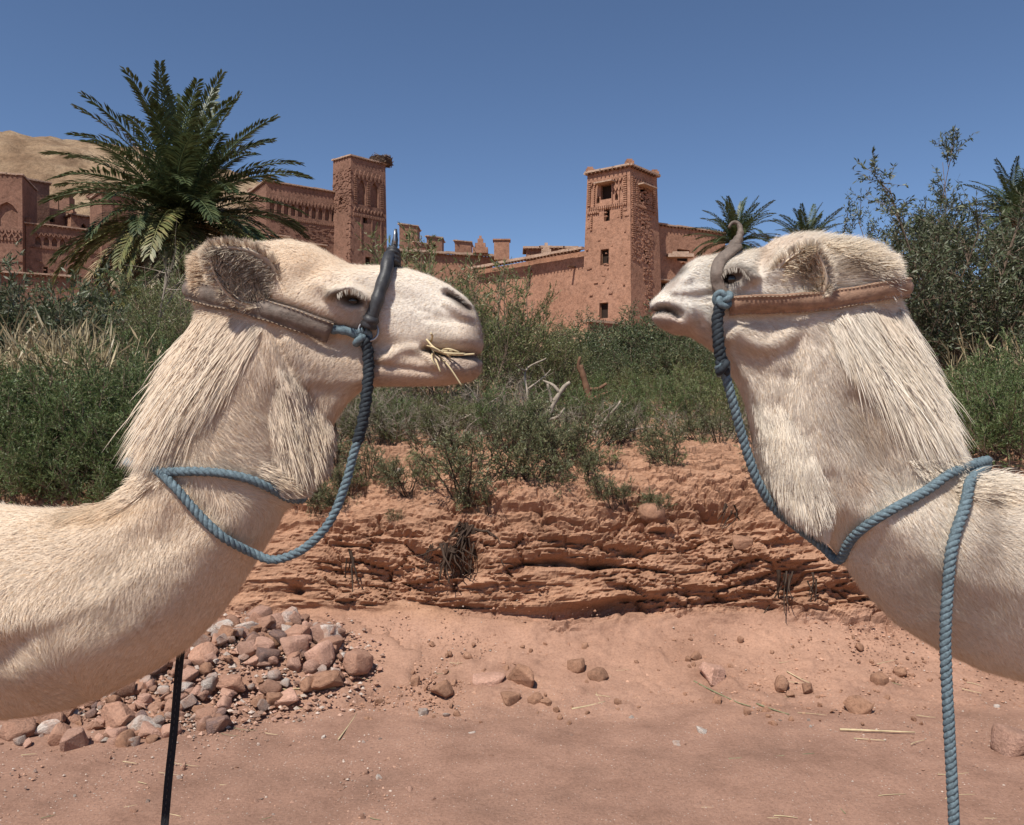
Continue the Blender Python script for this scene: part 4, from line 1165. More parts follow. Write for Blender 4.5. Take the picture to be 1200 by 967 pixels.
def wrap_band(cam, centre, half, off, back, root, mat, org, puckers=0):
    """cheek band: near flank, over the nape, and down the far flank"""
    c = spline(np.asarray(centre, float), 6.0)           # px positions, first is nearest the nape
    tx = np.gradient(c, axis=0); tx /= np.linalg.norm(tx, axis=1, keepdims=True)
    nx = np.stack([-tx[:, 1], tx[:, 0]], 1)
    if nx[0][1] > 0: nx = -nx                              # upper edge first
    hw = half * (1 + 0.03 * np.sin(np.arange(len(c)) * 0.9))
    up = c + nx * hw[:, None]; lo = c - nx * hw[:, None]
    def side3(e, s_):
        u, v = cam.feat(e[:, 0], e[:, 1])
        W = cam.Wat(u, v)
        W = np.maximum(W, 20)
        # soften so that the band spans small hollows
        for _ in range(10): W[1:-1] = 0.25 * W[:-2] + 0.5 * W[1:-1] + 0.25 * W[2:]
        return u, v, s_ * (W + off)
    res = []
    for e in (up, lo):
        u, v, w = side3(e, 1)
        bu, bv = back[0] - 0.0, back[1] + (-half if e is up else half)
        nearp = np.stack([u, v, w], 1)[::-1]                # cheek -> nape
        farp = np.stack([u, v, -w], 1)                      # nape -> far cheek
        mid = []
        for s_ in np.linspace(0.8, -0.8, 9):
            q = math.sqrt(1 - s_ * s_)
            mid.append((u[0] + (bu - u[0]) * q, v[0] + (bv - v[0]) * q, w[0] * s_ ))
        full = np.vstack([nearp, mid, farp])
        res.append(full)
    A = cam.xyz(res[0][:, 0], res[0][:, 1], res[0][:, 2]); B = cam.xyz(res[1][:, 0], res[1][:, 1], res[1][:, 2])
    cc = (A + B) / 2
    t = np.gradient(cc, axis=0); t /= np.linalg.norm(t, axis=1, keepdims=True) + 1e-9
    N = np.cross(t, B - A); N /= np.linalg.norm(N, axis=1, keepdims=True) + 1e-9
    i = 2
    if N[i][1] > 0: N = -N
    prof = [(0.0, 0.3), (0.10, 0.5), (0.16, 0.35), (0.24, 1.0), (0.40, 1.6), (0.60, 1.6), (0.76, 1.0), (0.84, 0.35), (0.90, 0.5), (1.0, 0.3)]
    if puckers:
        th = 0.0042 * (1 + 0.22 * np.sin(np.arange(len(A)) * puckers))[:, None]
    else: th = 0.0042
    cb = band(root, 'cheek_band', A, B, N, th, mat, org, prof)
    for e in (A + (B - A) * 0.05, A + (B - A) * 0.95):
        e = spline(e[::2], 0.004) + np.interp(np.linspace(0, 1, 3), [0, 1], [0, 0])[0]
        # stitching: short raised dashes along the seam
        nd = np.repeat(N[::2], 1, axis=0)
        mb = MB()
        nn = np.stack([np.interp(np.linspace(0, 1, len(e)), np.linspace(0, 1, len(N)), N[:, k]) for k in range(3)], 1)
        for j in range(0, len(e) - 2, 2):
            mb.tube([e[j] + nn[j] * 0.0026 - org, e[j + 1] + nn[j] * 0.0026 - org], 0.0009, 4)
        s_ = mb.build('stitching', M['stitch'], cb); s_['kind'] = 'stuff'
    return A, B, N

def torus(name, c, R, r, ax, mat, parent, org):
    ax = np.asarray(ax, float); ax /= np.linalg.norm(ax)
    a = np.cross(ax, [0, 0, 1.0]); a /= np.linalg.norm(a); b = np.cross(ax, a)
    th = np.linspace(0, 2 * np.pi, 28, endpoint=False); ph = np.linspace(0, 2 * np.pi, 10, endpoint=False)
    V = np.array([c + (R + r * math.cos(p)) * (math.cos(t) * a + math.sin(t) * b) + r * math.sin(p) * ax for t in th for p in ph])
    F = [(i * 10 + j, i * 10 + (j + 1) % 10, ((i + 1) % 28) * 10 + (j + 1) % 10, ((i + 1) % 28) * 10 + j) for i in range(28) for j in range(10)]
    return link(name, mesh_np(name, V - org, np.array(F), mat), parent)

def tube_part(name, pts, rad, mat, parent, org, n=12, step=0.006, rings=0.0, rfreq=2.0):
    c = spline(np.asarray(pts, float), step)
    rr = np.interp(np.linspace(0, 1, len(c)), np.linspace(0, 1, len(np.atleast_1d(rad))), np.atleast_1d(rad))
    rr = rr * (1 + rings * np.sin(np.arange(len(c)) * rfreq) + rings * 0.6 * vnoise(np.arange(len(c)) * 0.7, 0.3, seed=3))
    mb = MB(); mb.tube(c - org, rr, n)
    return mb.build(name, mat, parent, smooth=True)

def knot(name, c, r, mat, parent, org, seed=0):
    """a rope knot: a trefoil-like coil of cord"""
    t = np.linspace(0, 2 * np.pi, 60)
    x = (2 + np.cos(3 * t)) * np.cos(2 * t) / 3; y = (2 + np.cos(3 * t)) * np.sin(2 * t) / 3; z = np.sin(3 * t) / 2.2
    rr = np.random.default_rng(seed); ax = rr.normal(0, 1, 3); R = np.array(Matrix.Rotation(rr.uniform(0, 3), 3, Vector(ax)))
    pts = np.asarray(c) + (np.stack([x, z, y], 1) * r) @ R.T
    mb = MB(); mb.tube(pts - org, r * 0.42, 8)
    return mb.build(name, mat, parent, smooth=True)

# --- left camel: grey-brown padded halter
org = camL.on(300, 362, 6)
hl = empty('halter', org, 0, 'halter with grey-brown padded cheek band and black wrapped noseband with steel ring', 'halter')
wrap_band(camL, [(248, 348), (275, 353), (315, 365), (352, 377), (389, 391)], 12.5, 7.5, (222, 341), hl, M['leather'], org, puckers=0.75)
ringc = camL.on(433, 389, 7)
for sd_ in (1, -1):
    q = ringc.copy()
    if sd_ < 0: q[1] = 2 * camL.D - q[1]
    torus('ring', q, 11.0 * camL.k, 1.5 * camL.k, (0.2, -1, 0.1), M['metal'], hl, org)
nb = []
for px, py, of in ((434, 380, 7), (441, 360, 7), (447, 340, 7), (453, 322, 7)):
    nb.append(camL.on(px, py, of))
top = camL.xyz(459.5, 303.5, 0)
far = [np.array([p[0], 2 * camL.D - p[1], p[2]]) for p in reversed(nb)]
tube_part('noseband', nb + [camL.xyz(458.5, 305.5, 20), top, camL.xyz(458.5, 305.5, -20)] + far, 7.2 * camL.k, M['black'], hl, org, rings=0.07, rfreq=1.1)
tube_part('noseband_wrap', [camL.on(433, 384, 8), camL.on(438, 371, 9)], [8.6 * camL.k, 9.0 * camL.k, 8 * camL.k], M['black'], hl, org, rings=0.12, rfreq=1.9, step=0.003)
tube_part('nose_peg_wrap', [camL.xyz(461, 314, 14), camL.xyz(461, 303, 9), camL.xyz(462, 292, 4)], [9 * camL.k, 10.5 * camL.k, 8 * camL.k, 9 * camL.k, 5.5 * camL.k], M['black'], hl, org, rings=0.16, rfreq=1.3, step=0.002)
tube_part('nose_peg', [camL.xyz(462, 296, 5), camL.xyz(463.5, 283, 3), camL.xyz(464, 269, 1)], [4 * camL.k, 3.4 * camL.k, 1.6 * camL.k], M['black'], hl, org, rings=0.05, step=0.003)
tube_part('peg_tip', [camL.xyz(463.3, 288, 7), camL.xyz(463.6, 271, 5)], 1.5 * camL.k, M['metal'], hl, org, n=6)
cl = [camL.on(391, 387, 9), camL.on(405, 388, 10), camL.on(420, 393, 11), camL.on(428, 395, 13)]
tube_part('cheek_cord', cl, [5.2 * camL.k, 5.0 * camL.k, 4.6 * camL.k], M['rope'], hl, org, rings=0.10, rfreq=1.6, step=0.004)
knot('ring_knot', camL.on(427, 398, 11), 9.5 * camL.k, M['rope'], hl, org, 3)

# lead: dark cord from the ring, spliced to blue rope that drops, rises over the neck and loops round it
w0 = float(camL.Wat(*camL.feat(432, 400)))
pt = [camL.on(431, 398, 13), camL.at(432, 425, w0 + 10), camL.at(430, 460, w0 + 12), camL.at(425, 495, w0 + 13), camL.at(419, 518, w0 + 13)]
rope('dark_lead_cord', 'thick dark slate cord hanging from the steel ring below the jaw', pt, 7.0 * camL.k, M['rope_dark'], 0.026, 'cord')
far = lambda p: np.array([p[0], 2 * camL.D - p[1], p[2]])
pt = [camL.at(422, 508, w0 + 13), camL.at(415, 530, w0 + 13), camL.at(404, 570, w0 + 14), camL.at(386, 612, w0 + 16), camL.at(356, 643, w0 + 18), camL.at(322, 656, w0 + 18), camL.at(296, 648, w0 + 20)]
pt += [camL.on(px, py, 9) for px, py in ((265, 628), (235, 600), (207, 568), (184, 548))]
pt += [camL.xyz(158, 541, 16), camL.xyz(153, 541, 0), camL.xyz(158, 543, -16)]
nearloop = [camL.on(px, py, 8) for px, py in ((192, 553), (215, 552), (255, 553), (292, 560), (318, 571))]
pt += [far(p) for p in nearloop] + [camL.xyz(346, 582, -22), camL.xyz(354, 585, 0), camL.xyz(344, 582, 20)] + nearloop[::-1]
rope('lead_rope', 'twisted blue-grey rope hanging below the chewing mouth and looped round the neck', pt, 5.2 * camL.k, M['rope'], 0.034)

# black strap hanging from the far side of the chest to the ground
sp = spline(np.array([camL.xyz(192, 690, -62), camL.xyz(190, 760, -60), camL.xyz(186, 800, -58), camL.xyz(180, 880, -56), camL.xyz(172, 967, -54), camL.xyz(160, 1150, -52), camL.xyz(152, 1440, -50), camL.xyz(170, 1487, -55), camL.xyz(215, 1492, -62)]), 0.012)
sp[:, 2] = np.maximum(sp[:, 2], 0.012)
org = sp[np.argmin(sp[:, 2])].copy()
bs_ = empty('black_strap', org, 0, 'narrow black webbing strap hanging straight down under the chewing camel', 'strap')
band(bs_, 'webbing', sp + np.array([-0.0075, 0, 0]), sp + np.array([0.0075, 0.001, 0]), np.tile([0.0, -1.0, 0.05], (len(sp), 1)), 0.0018, M['webbing'], org, [(0.0, 0.6), (0.1, 1.0), (0.9, 1.0), (1.0, 0.6)])
mb = MB()
e = spline(sp[::3], 0.006)
for j in range(0, len(e) - 2, 2): mb.tube([e[j] + (0, -0.002, 0) - org, e[j + 1] + (0, -0.002, 0) - org], 0.0010, 4)
mb.build('weave', M['black'], bs_)['kind'] = 'stuff'

# --- right camel: tan halter
org = camR.on(950, 350, 6)
hr = empty('halter', org, 0, 'halter with tan leather cheek band and bent leather noseband stub', 'halter')
wrap_band(camR, [(1034, 342), (1005, 347), (965, 353), (920, 357), (880, 358), (852, 360)], 11.0, 7.5, (1062, 339), hr, M['leather_tan'], org)
nb = [camR.on(848, 348, 6), camR.on(840, 335, 6), camR.on(838, 320, 7), camR.on(843, 306, 6)]
nbf = [np.array([p[0], 2 * camR.D - p[1], p[2]]) for p in reversed(nb)]
c = spline(np.array(nb + [camR.xyz(856, 294, 20), camR.xyz(860, 291, 0), camR.xyz(856, 294, -20)] + nbf), 0.006)
t = np.gradient(c, axis=0); t /= np.linalg.norm(t, axis=1, keepdims=True)
N = np.zeros_like(c); N[:, 1] = c[:, 1] - camR.D; N[:, 2] = 0.09 * np.exp(-(N[:, 1] / 0.05) ** 2); N[:, 0] = -0.01
N /= np.linalg.norm(N, axis=1, keepdims=True)
Sx = np.cross(t, N); Sx /= np.linalg.norm(Sx, axis=1, keepdims=True)
band(hr, 'noseband', c - Sx * 0.012, c + Sx * 0.012, N, 0.004, M['leather'], org, [(0.0, 0.4), (0.1, 1.0), (0.5, 1.4), (0.9, 1.0), (1.0, 0.4)])
tube_part('noseband_stub', [camR.xyz(853, 297, 10), camR.xyz(862, 284, 8), camR.xyz(866, 273, 6), camR.xyz(864, 263, 4), camR.xyz(857, 262, 4), camR.xyz(853, 268, 4)], [7.5 * camR.k, 7.0 * camR.k, 4.6 * camR.k, 3.2 * camR.k, 2.2 * camR.k, 1.5 * camR.k], M['leather'], hr, org, rings=0.08, rfreq=1.4, step=0.003)
knot('cheek_knot', camR.on(845, 352, 9), 9 * camR.k, M['rope'], hr, org, 5)
w1 = float(camR.Wat(*camR.feat(845, 360)))
pt = [camR.on(846, 350, 8), camR.at(841, 372, w1 + 8), camR.at(842, 400, w1 + 9), camR.at(846, 428, w1 + 6)]
rope('jaw_cord', 'short dark twisted cord from the tan cheek band down to a knot', pt, 7.0 * camR.k, M['rope_dark'], 0.030, 'cord')
kn = empty('rope_knot', camR.at(847, 430, w1 + 5), 0, 'tight blue-grey knot under the raised chin', 'knot')
k0 = np.array(kn.location)
knot('coil', k0, 9.5 * camR.k, M['rope_dark'], kn, k0, 8)
knot('coil', k0 + (0, 0, -0.004), 7.5 * camR.k, M['rope'], kn, k0, 9)
pt = [camR.at(848, 432, w1 + 4), camR.at(858, 468, w1), camR.at(870, 512, w1 - 8), camR.at(887, 562, 22), camR.at(908, 596, 10), camR.xyz(940, 622, -6), camR.xyz(968, 643, -10), camR.xyz(981, 656, 4)]
pt += [camR.on(px, py, 8) for px, py in ((992, 634), (1010, 616), (1040, 597), (1080, 575), (1112, 553))]
pt += [camR.xyz(1146, 540, 16), camR.xyz(1152, 540, 0), camR.xyz(1146, 544, -16)]
pt += [far_ for far_ in [np.array([p[0], 2 * camR.D - p[1], p[2]]) for p in [camR.on(px, py, 8) for px, py in ((1112, 565), (1080, 590), (1040, 615), (1010, 640))]]]
rope('lead_rope', 'twisted blue-grey rope sagging from the raised chin and wound round the neck', pt, 5.6 * camR.k, M['rope'], 0.036)
ws_ = [float(camR.Wat(*camR.feat(px, py))) for px, py in ((1130, 575), (1122, 610), (1113, 660), (1108, 720))]
wm = max(ws_) + 7
pt = [camR.xyz(1150, 548, -10), camR.xyz(1150, 546, 10), camR.on(1133, 562, 8), camR.on(1126, 590, 9), camR.at(1116, 640, wm), camR.at(1110, 700, wm), camR.at(1108, 760, wm), camR.at(1112, 850, wm), camR.at(1118, 967, wm), camR.at(1122, 1100, wm), camR.at(1126, 1400, wm)]
e = pt[-1]; pt += [np.array([e[0], e[1], 0.06]), np.array([e[0] + 0.05, e[1] - 0.03, 0.012]), np.array([e[0] + 0.22, e[1] - 0.07, 0.012])]
rope('hanging_rope', 'blue-grey rope end hanging straight from the withers of the whiter camel', pt, 6.0 * camR.k, M['rope'], 0.036)

# straw sticking out of the chewing mouth
srng = np.random.default_rng(4)
for i, (ax_, ay_, bx_, by_, cx_, cy_) in enumerate(((505, 410, 524, 414, 545, 415), (506, 408, 512, 425, 516, 436), (503, 405, 512, 411, 530, 412), (510, 413, 525, 428, 541, 452), (500, 398, 508, 407, 516, 412), (505, 400, 507, 394, 505, 391), (512, 414, 535, 416, 556, 415), (508, 410, 506, 420, 512, 431), (514, 412, 525, 409, 538, 413), (500, 405, 510, 408, 528, 419))):
    a_, b_, c_ = camL.on(ax_, ay_, 1), camL.at(bx_, by_, 44 + srng.uniform(-4, 6)), camL.at(cx_, cy_, 42 + srng.uniform(-6, 12))
    c = spline(np.array([a_, b_, c_]), 0.006); mb = MB(); mb.tube(c - a_, 0.0013 + 0.0008 * srng.random(), 5)
    o = mb.build('straw', M['straw'], None, True); o.location = [float(q) for q in a_]
    tag(o, 'dry straw stalk held in the chewing mouth', 'straw', 'straws in the mouth')
# ------------------------------------------------------------------ the mud-brick village
def wall_mesh(mb, b0, b1, t0, t1, ops, depth, inward):
    """wall between bottom corners b0,b1 and top corners t0,t1 with recessed openings (u0,v0,u1,v1,kind)"""
    b0, b1, t0, t1 = [np.asarray(p, float) for p in (b0, b1, t0, t1)]
    pt = lambda u, v: (b0 * (1 - u) + b1 * u) * (1 - v) + (t0 * (1 - u) + t1 * u) * v
    us = sorted({0.0, 1.0, *[o[0] for o in ops], *[o[2] for o in ops]})
    vs = sorted({0.0, 1.0, *[o[1] for o in ops], *[o[3] for o in ops]})
    for i in range(len(us) - 1):
        for j in range(len(vs) - 1):
            cu, cv = (us[i] + us[i + 1]) / 2, (vs[j] + vs[j + 1]) / 2
            if any(o[0] < cu < o[2] and o[1] < cv < o[3] for o in ops): continue
            mb.add([pt(us[i], vs[j]), pt(us[i + 1], vs[j]), pt(us[i + 1], vs[j + 1]), pt(us[i], vs[j + 1])], [(0, 1, 2, 3)])
    for (u0, v0, u1, v1, kind) in ops:
        d = inward * (depth if kind != 'niche' else depth * 0.7)
        if kind in ('arch', 'niche'):
            um = (u0 + u1) / 2; vm = v0 + (v1 - v0) * 0.62
            ring = [(u0, v0), (u1, v0), (u1, vm), (um + (u1 - um) * 0.55, v0 + (v1 - v0) * 0.88), (um, v1), (um - (um - u0) * 0.55, v0 + (v1 - v0) * 0.88), (u0, vm)]
            mb.add([pt(u0, v1), pt(u0, vm), pt(*ring[5]), pt(um, v1)], [(0, 1, 2, 3)])
            mb.add([pt(u1, v1), pt(um, v1), pt(*ring[3]), pt(u1, vm)], [(0, 1, 2, 3)])
        else: ring = [(u0, v0), (u1, v0), (u1, v1), (u0, v1)]
        R = [pt(*q) for q in ring]
        for a in range(len(R)):
            b = (a + 1) % len(R)
            mb.add([R[a], R[a] + d, R[b] + d, R[b]], [(0, 1, 2, 3)])
        if kind == 'niche': mb.add([r + d for r in R], [tuple(range(len(R)))])
    return pt

def building(name, label, foot, zb, zt, ops=None, batter=0.0, mat='mud', eave=0.18, eave_th=0.14, group=None, merlons=True, brush=True, cat='building', wob=0.05, seed=0):
    """foot: corners counter-clockwise seen from above, foot[0]->foot[1] etc are walls; ops: {wall index: [openings]}"""
    ops = ops or {}
    rg = random.Random(seed)
    foot = [np.asarray(p, float)[:2] for p in foot]
    cen = sum(foot) / len(foot)
    org = np.array([cen[0], cen[1], zb])
    root = empty(name, org, 0, label, cat, group)
    n = len(foot)
    top = [np.array([*(cen + (p - cen) * (1 - batter)), zt + rg.uniform(-wob, wob)]) for p in foot]
    bot = [np.array([*p, zb]) for p in foot]
    mb = MB()
    wins = []
    for i in range(n):
        j = (i + 1) % n
        e = foot[j] - foot[i]; nin = np.array([-e[1], e[0], 0.0]); nin /= np.linalg.norm(nin)
        if nin[:2].dot(cen - foot[i]) < 0: nin = -nin
        pt = wall_mesh(mb, bot[i] - org, bot[j] - org, top[i] - org, top[j] - org, ops.get(i, []), 0.45, nin)
        for o in ops.get(i, []):
            if o[4] != 'niche': wins.append((pt, o, nin))
    mb.add([t - org for t in top], [tuple(range(n))])
    mb.build('wall', M[mat], root)
    for pt, (u0, v0, u1, v1, kind), nin in wins:
        a, b, c, d = [pt(u, v) + nin * 0.40 for u, v in ((u0, v0), (u1, v0), (u1, v1), (u0, v1))]
        ex = 0.3
        cx = (a + b + c + d) / 4
        q = [cx + (p - cx) * 1.12 for p in (a, b, c, d)]
        w = MB(); w.add(q + [p + nin * 0.05 for p in q], [(0, 1, 2, 3), (7, 6, 5, 4), (0, 4, 5, 1), (1, 5, 6, 2), (2, 6, 7, 3), (3, 7, 4, 0)])
        wo = w.build('window', M['dark'], root)
        ux = (b - a) / (np.linalg.norm(b - a) + 1e-9); uz = np.array([0, 0, 1.0])
        W_, H_ = np.linalg.norm(b - a), np.linalg.norm(d - a)
        ax = [ux, nin, uz]
        f = MB()
        bw = 0.07
        off = -nin * 0.10
        f.box((a + b) / 2 + off + uz * bw / 2, (W_, 0.08, bw), ax); f.box((c + d) / 2 + off - uz * bw / 2, (W_, 0.08, bw), ax)
        f.box((a + d) / 2 + off + ux * bw / 2, (bw, 0.07, H_ - 2 * bw), ax); f.box((b + c) / 2 + off - ux * bw / 2, (bw, 0.07, H_ - 2 * bw), ax)
        if kind == 'grille':
            for k in range(1, 4):
                f.box(a + (b - a) * k / 4 + (d - a) / 2 + off, (0.04, 0.03, H_ - 2 * bw), ax)
                f.box(a + (d - a) * k / 4 + (b - a) / 2 + off - nin * 0.03, (W_, 0.02, 0.04), ax)
        f.build('frame', M['wood'], wo)
        if kind == 'hood':
            m2 = MB(); m2.box((pt(u0, v1) + pt(u1, v1)) / 2 - nin * 0.30 + uz * 0.10, (W_ * 1.5, 0.85, 0.12), ax)
            m2.build('hood', M['coping'], wo)
    if eave:
        m2 = MB()
        for i in range(n):
            j = (i + 1) % n
            a, b = top[i] - org, top[j] - org
            e = b - a; L_ = np.linalg.norm(e); ux = e / L_
            nout = np.array([ux[1], -ux[0], 0.0])
            if nout[:2].dot((foot[i] - cen)) < 0: nout = -nout
            segs = max(int(L_ / 1.2), 2)
            for k in range(segs):
                c = a + e * (k + 0.5) / segs + nout * (eave - 0.25) + np.array([0, 0, eave_th / 2 + rg.uniform(-0.03, 0.03)])
                m2.box(c, (L_ / segs + (0.25 if k in (0, segs - 1) else 0.01), 0.5, eave_th * rg.uniform(0.8, 1.15)), [ux, nout, (0, 0, 1)])
        m2.build('coping', M['coping'], root)
        if brush:
            m3 = MB()
            for i in range(n):
                j = (i + 1) % n
                a, b = top[i] - org, top[j] - org
                e = b - a; L_ = np.linalg.norm(e); ux = e / L_; nout = np.array([ux[1], -ux[0], 0.0])
                if nout[:2].dot((foot[i] - cen)) < 0: nout = -nout
                for k in range(int(L_ / 0.42)):
                    c = a + ux * (k + 0.5) * 0.42 + nout * (eave - 0.16) - np.array([0, 0, 0.07])
                    m3.box(c, (0.12, 0.36, 0.12), [ux, nout, (0, 0, 1)])
            m3.build('rafter_ends', M['wood'], root)['kind'] = 'stuff'
    if merlons:
        for i in range(n):
            m4 = MB(); c = top[i] - org + np.array([0, 0, eave_th]) + np.array([*(cen - foot[i]), 0]) * 0.06
            for s_, h_ in ((0.75, 0.26), (0.5, 0.2)):
                m4.box(c + (0, 0, h_ / 2), (s_, s_, h_), None); c = c + (0, 0, h_)
            m4.build('merlon', M[mat], root)
    return root, top, bot, org

def relief(root, org, b0, b1, t0, t1, items, mat, out=0.07):
    """raised brick patterns on a wall: items (kind, u0, v0, u1, v1, n)"""
    b0, b1, t0, t1 = [np.asarray(p, float) for p in (b0, b1, t0, t1)]
    pt = lambda u, v: (b0 * (1 - u) + b1 * u) * (1 - v) + (t0 * (1 - u) + t1 * u) * v - org
    ux = (b1 - b0) / np.linalg.norm(b1 - b0); n = np.array([ux[1], -ux[0], 0.0])
    if n[1] > 0: n = -n
    ax = [ux, n, np.array([0, 0, 1.0])]
    mb = MB()
    W_ = np.linalg.norm(b1 - b0); H_ = np.linalg.norm(t0 - b0)
    for (kind, u0, v0, u1, v1, k) in items:
        if kind == 'dentils':
            for i in range(k):
                u = u0 + (u1 - u0) * (i + 0.5) / k
                mb.box(pt(u, (v0 + v1) / 2) + n * out * 0.5, (W_ * (u1 - u0) / k * 0.55, out * 2, H_ * (v1 - v0)), ax)
        elif kind == 'zigzag':
            for i in range(k):
                for s_ in (0, 1):
                    ua = u0 + (u1 - u0) * (i + 0.5 * s_) / k; ub = u0 + (u1 - u0) * (i + 0.5 + 0.5 * s_) / k
                    a, b = (pt(ua, v0), pt(ub, v1)) if s_ == 0 else (pt(ua, v1), pt(ub, v0))
                    d = (b - a); L_ = np.linalg.norm(d); d /= L_
                    mb.box((a + b) / 2 + n * out * 0.5, (L_ * 1.02, out * 2, 0.10), [d, n, np.cross(d, n)])
        elif kind == 'ladder':
            for i in range(k):
                v = v0 + (v1 - v0) * (i + 0.5) / k
                mb.box(pt((u0 + u1) / 2, v) + n * out * 0.4, (W_ * (u1 - u0), out * 2, H_ * (v1 - v0) / k * 0.55), ax)
        elif kind == 'rib':
            mb.box(pt((u0 + u1) / 2, (v0 + v1) / 2) + n * out * 0.3, (W_ * (u1 - u0), out * 2, H_ * (v1 - v0)), ax)
        elif kind == 'rough':
            rg = random.Random(k)
            for i in range(k):
                u = rg.uniform(u0, u1); v = rg.uniform(v0, v1)
                mb.box(pt(u, v) + n * out * rg.uniform(-0.6, 0.2), (rg.uniform(0.12, 0.42), out * 2, rg.uniform(0.07, 0.16)), ax)
    if mb.v:
        o = mb.build('brickwork_relief', M[mat], root); o['kind'] = 'stuff'

def spout(root, org, p, nout):
    nout = np.asarray(nout, float); nout /= np.linalg.norm(nout); ux = np.array([-nout[1], nout[0], 0])
    mb = MB(); c = np.asarray(p) - org
    mb.box(c + nout * 0.45, (0.16, 1.1, 0.05), [ux, nout, (0, 0, 1)])
    mb.box(c + nout * 0.45 + ux * 0.09 + (0, 0, 0.06), (0.03, 1.1, 0.12), [ux, nout, (0, 0, 1)]); mb.box(c + nout * 0.45 - ux * 0.09 + (0, 0, 0.06), (0.03, 1.1, 0.12), [ux, nout, (0, 0, 1)])
    mb.build('drain_spout', M['wood'], root)

def G(px, d): return np.array([(px - CX) / FPX * d, d])
def zat(py, d): return EYE - (py - CY) / FPX * d

# --- tower that stands between the two muzzles
dC = 70.0
A_, C_, B_ = G(680, 73.0), G(740, dC), G(778, 73.6)
zt = zat(193, dC); zb = zat(388, dC) - 2.0
T, top, bot, org = building('kasbah_tower', 'square battered mud-brick tower with carved upper storey, standing alone above the green thicket', [A_, C_, B_, A_ + B_ - C_], zb, zt,
    {0: [(0.36, 0.20, 0.54, 0.285, 'win'), (0.36, 0.49, 0.54, 0.575, 'win'), (0.42, 0.725, 0.55, 0.79, 'win'), (0.33, 0.845, 0.60, 0.925, 'hood'), (0.24, 0.83, 0.31, 0.87, 'arch'), (0.66, 0.83, 0.73, 0.87, 'arch')],
     1: [(0.44, 0.50, 0.60, 0.57, 'win'), (0.40, 0.69, 0.55, 0.73, 'win'), (0.33, 0.82, 0.66, 0.91, 'hood'), (0.42, 0.765, 0.54, 0.79, 'win'), (0.55, 0.27, 0.68, 0.31, 'win')]},
    batter=0.17, mat='mud2', eave=0.34, eave_th=0.16, seed=2, wob=0.06)
relief(T, org, bot[0], bot[1], top[0], top[1], [('dentils', 0.06, 0.795, 0.94, 0.81, 18), ('zigzag', 0.05, 0.775, 0.30, 0.793, 5), ('ladder', 0.04, 0.82, 0.10, 0.955, 12), ('ladder', 0.86, 0.80, 0.93, 0.96, 14), ('ladder', 0.18, 0.82, 0.205, 0.95, 12), ('zigzag', 0.62, 0.88, 0.84, 0.91, 3), ('zigzag', 0.12, 0.93, 0.88, 0.955, 9), ('rib', 0.60, 0.82, 0.615, 0.94, 1), ('rib', 0.76, 0.82, 0.775, 0.94, 1), ('ladder', 0.80, 0.735, 0.83, 0.79, 5), ('ladder', 0.13, 0.70, 0.16, 0.77, 6), ('rough', 0.05, 0.05, 0.95, 0.78, 40)], 'mud2', 0.11)
relief(T, org, bot[1], bot[2], top[1], top[2], [('ladder', 0.06, 0.62, 0.14, 0.95, 30), ('ladder', 0.80, 0.78, 0.88, 0.94, 14), ('zigzag', 0.15, 0.92, 0.85, 0.945, 8), ('ladder', 0.20, 0.80, 0.25, 0.92, 12), ('dentils', 0.1, 0.795, 0.9, 0.81, 16), ('rough', 0.05, 0.50, 0.75, 0.93, 420), ('rough', 0.40, 0.22, 0.70, 0.5, 70)], 'mud2', 0.09)

# --- long wall to the left of it, with a lean-to on its roof
a, b = G(560, 83.5), G(688, 73.5)
nb_ = np.array([b[1] - a[1], -(b[0] - a[0])]); nb_ /= np.linalg.norm(nb_)
if nb_[1] < 0: nb_ = -nb_
zt = zat(295, 74.0)
T, top, bot, org = building('long_house', 'long plain mud wall with pale eave and drain spouts joining the lone tower', [a, b, b + nb_ * 5, a + nb_ * 5], zat(385, 74) - 3, zt, {0: [(0.50, 0.30, 0.56, 0.36, 'win')]}, mat='mud2', eave=0.95, eave_th=0.26, merlons=False, seed=3)
nw = -np.array([nb_[0], nb_[1], 0])
for f_, py_ in ((0.52, 318), (0.90, 314)):
    q = a + (b - a) * f_; spout(T, org, np.array([q[0], q[1], zat(py_, q[1])]), nw)
d_ = 81.0
a, b = G(617, d_), G(676, d_)
building('roof_shelter', 'low mud shelter with thatched lid on the long wall roof', [a, b, b + (0, 2.5), a + (0, 2.5)], zat(304, d_), zat(291, d_), {}, mat='mud', eave=0.35, eave_th=0.2, merlons=False, seed=4, cat='shed')
mb = MB(); q = P(640, 294, 77.5)
for s_, h_ in ((0.9, 0.4), (0.6, 0.35), (0.3, 0.3)):
    mb.box((0, 0, h_ / 2 + (0 if s_ == 0.9 else 0.4 if s_ == 0.6 else 0.75)), (s_, s_, h_))
o = mb.build('stepped_finial', M['coping'], None); o.location = [float(v) for v in (q[0], q[1], zat(296.5, 77.5) - 0.1)]
tag(o, 'small stepped pale finial on the long wall beside the shelter', 'finial')
# --- house right of the tower
a, b = G(768, 75.0), G(850, 79.0)
T, top, bot, org = building('mud_house', 'mud house with open loft window and stone sill, half hidden by the raised muzzle', [a, b, b + (-2, 6), a + (-2, 6)], zat(380, 75) - 2, zat(263, 75), {0: [(0.30, 0.72, 0.48, 0.82, 'win'), (0.02, 0.46, 0.30, 0.53, 'hood'), (0.33, 0.60, 0.45, 0.715, 'niche')]}, mat='mud2', eave=0.2, merlons=False, seed=5)
mb = MB(); q = P(797, 300, 75.6); mb.box((0, 0, 0), (2.4, 0.8, 0.3)); mb.box((0, 0, 0.25), (1.5, 0.6, 0.22))
o = mb.build('canopy', M['coping'], T); o.location = [float(v) for v in q - org]
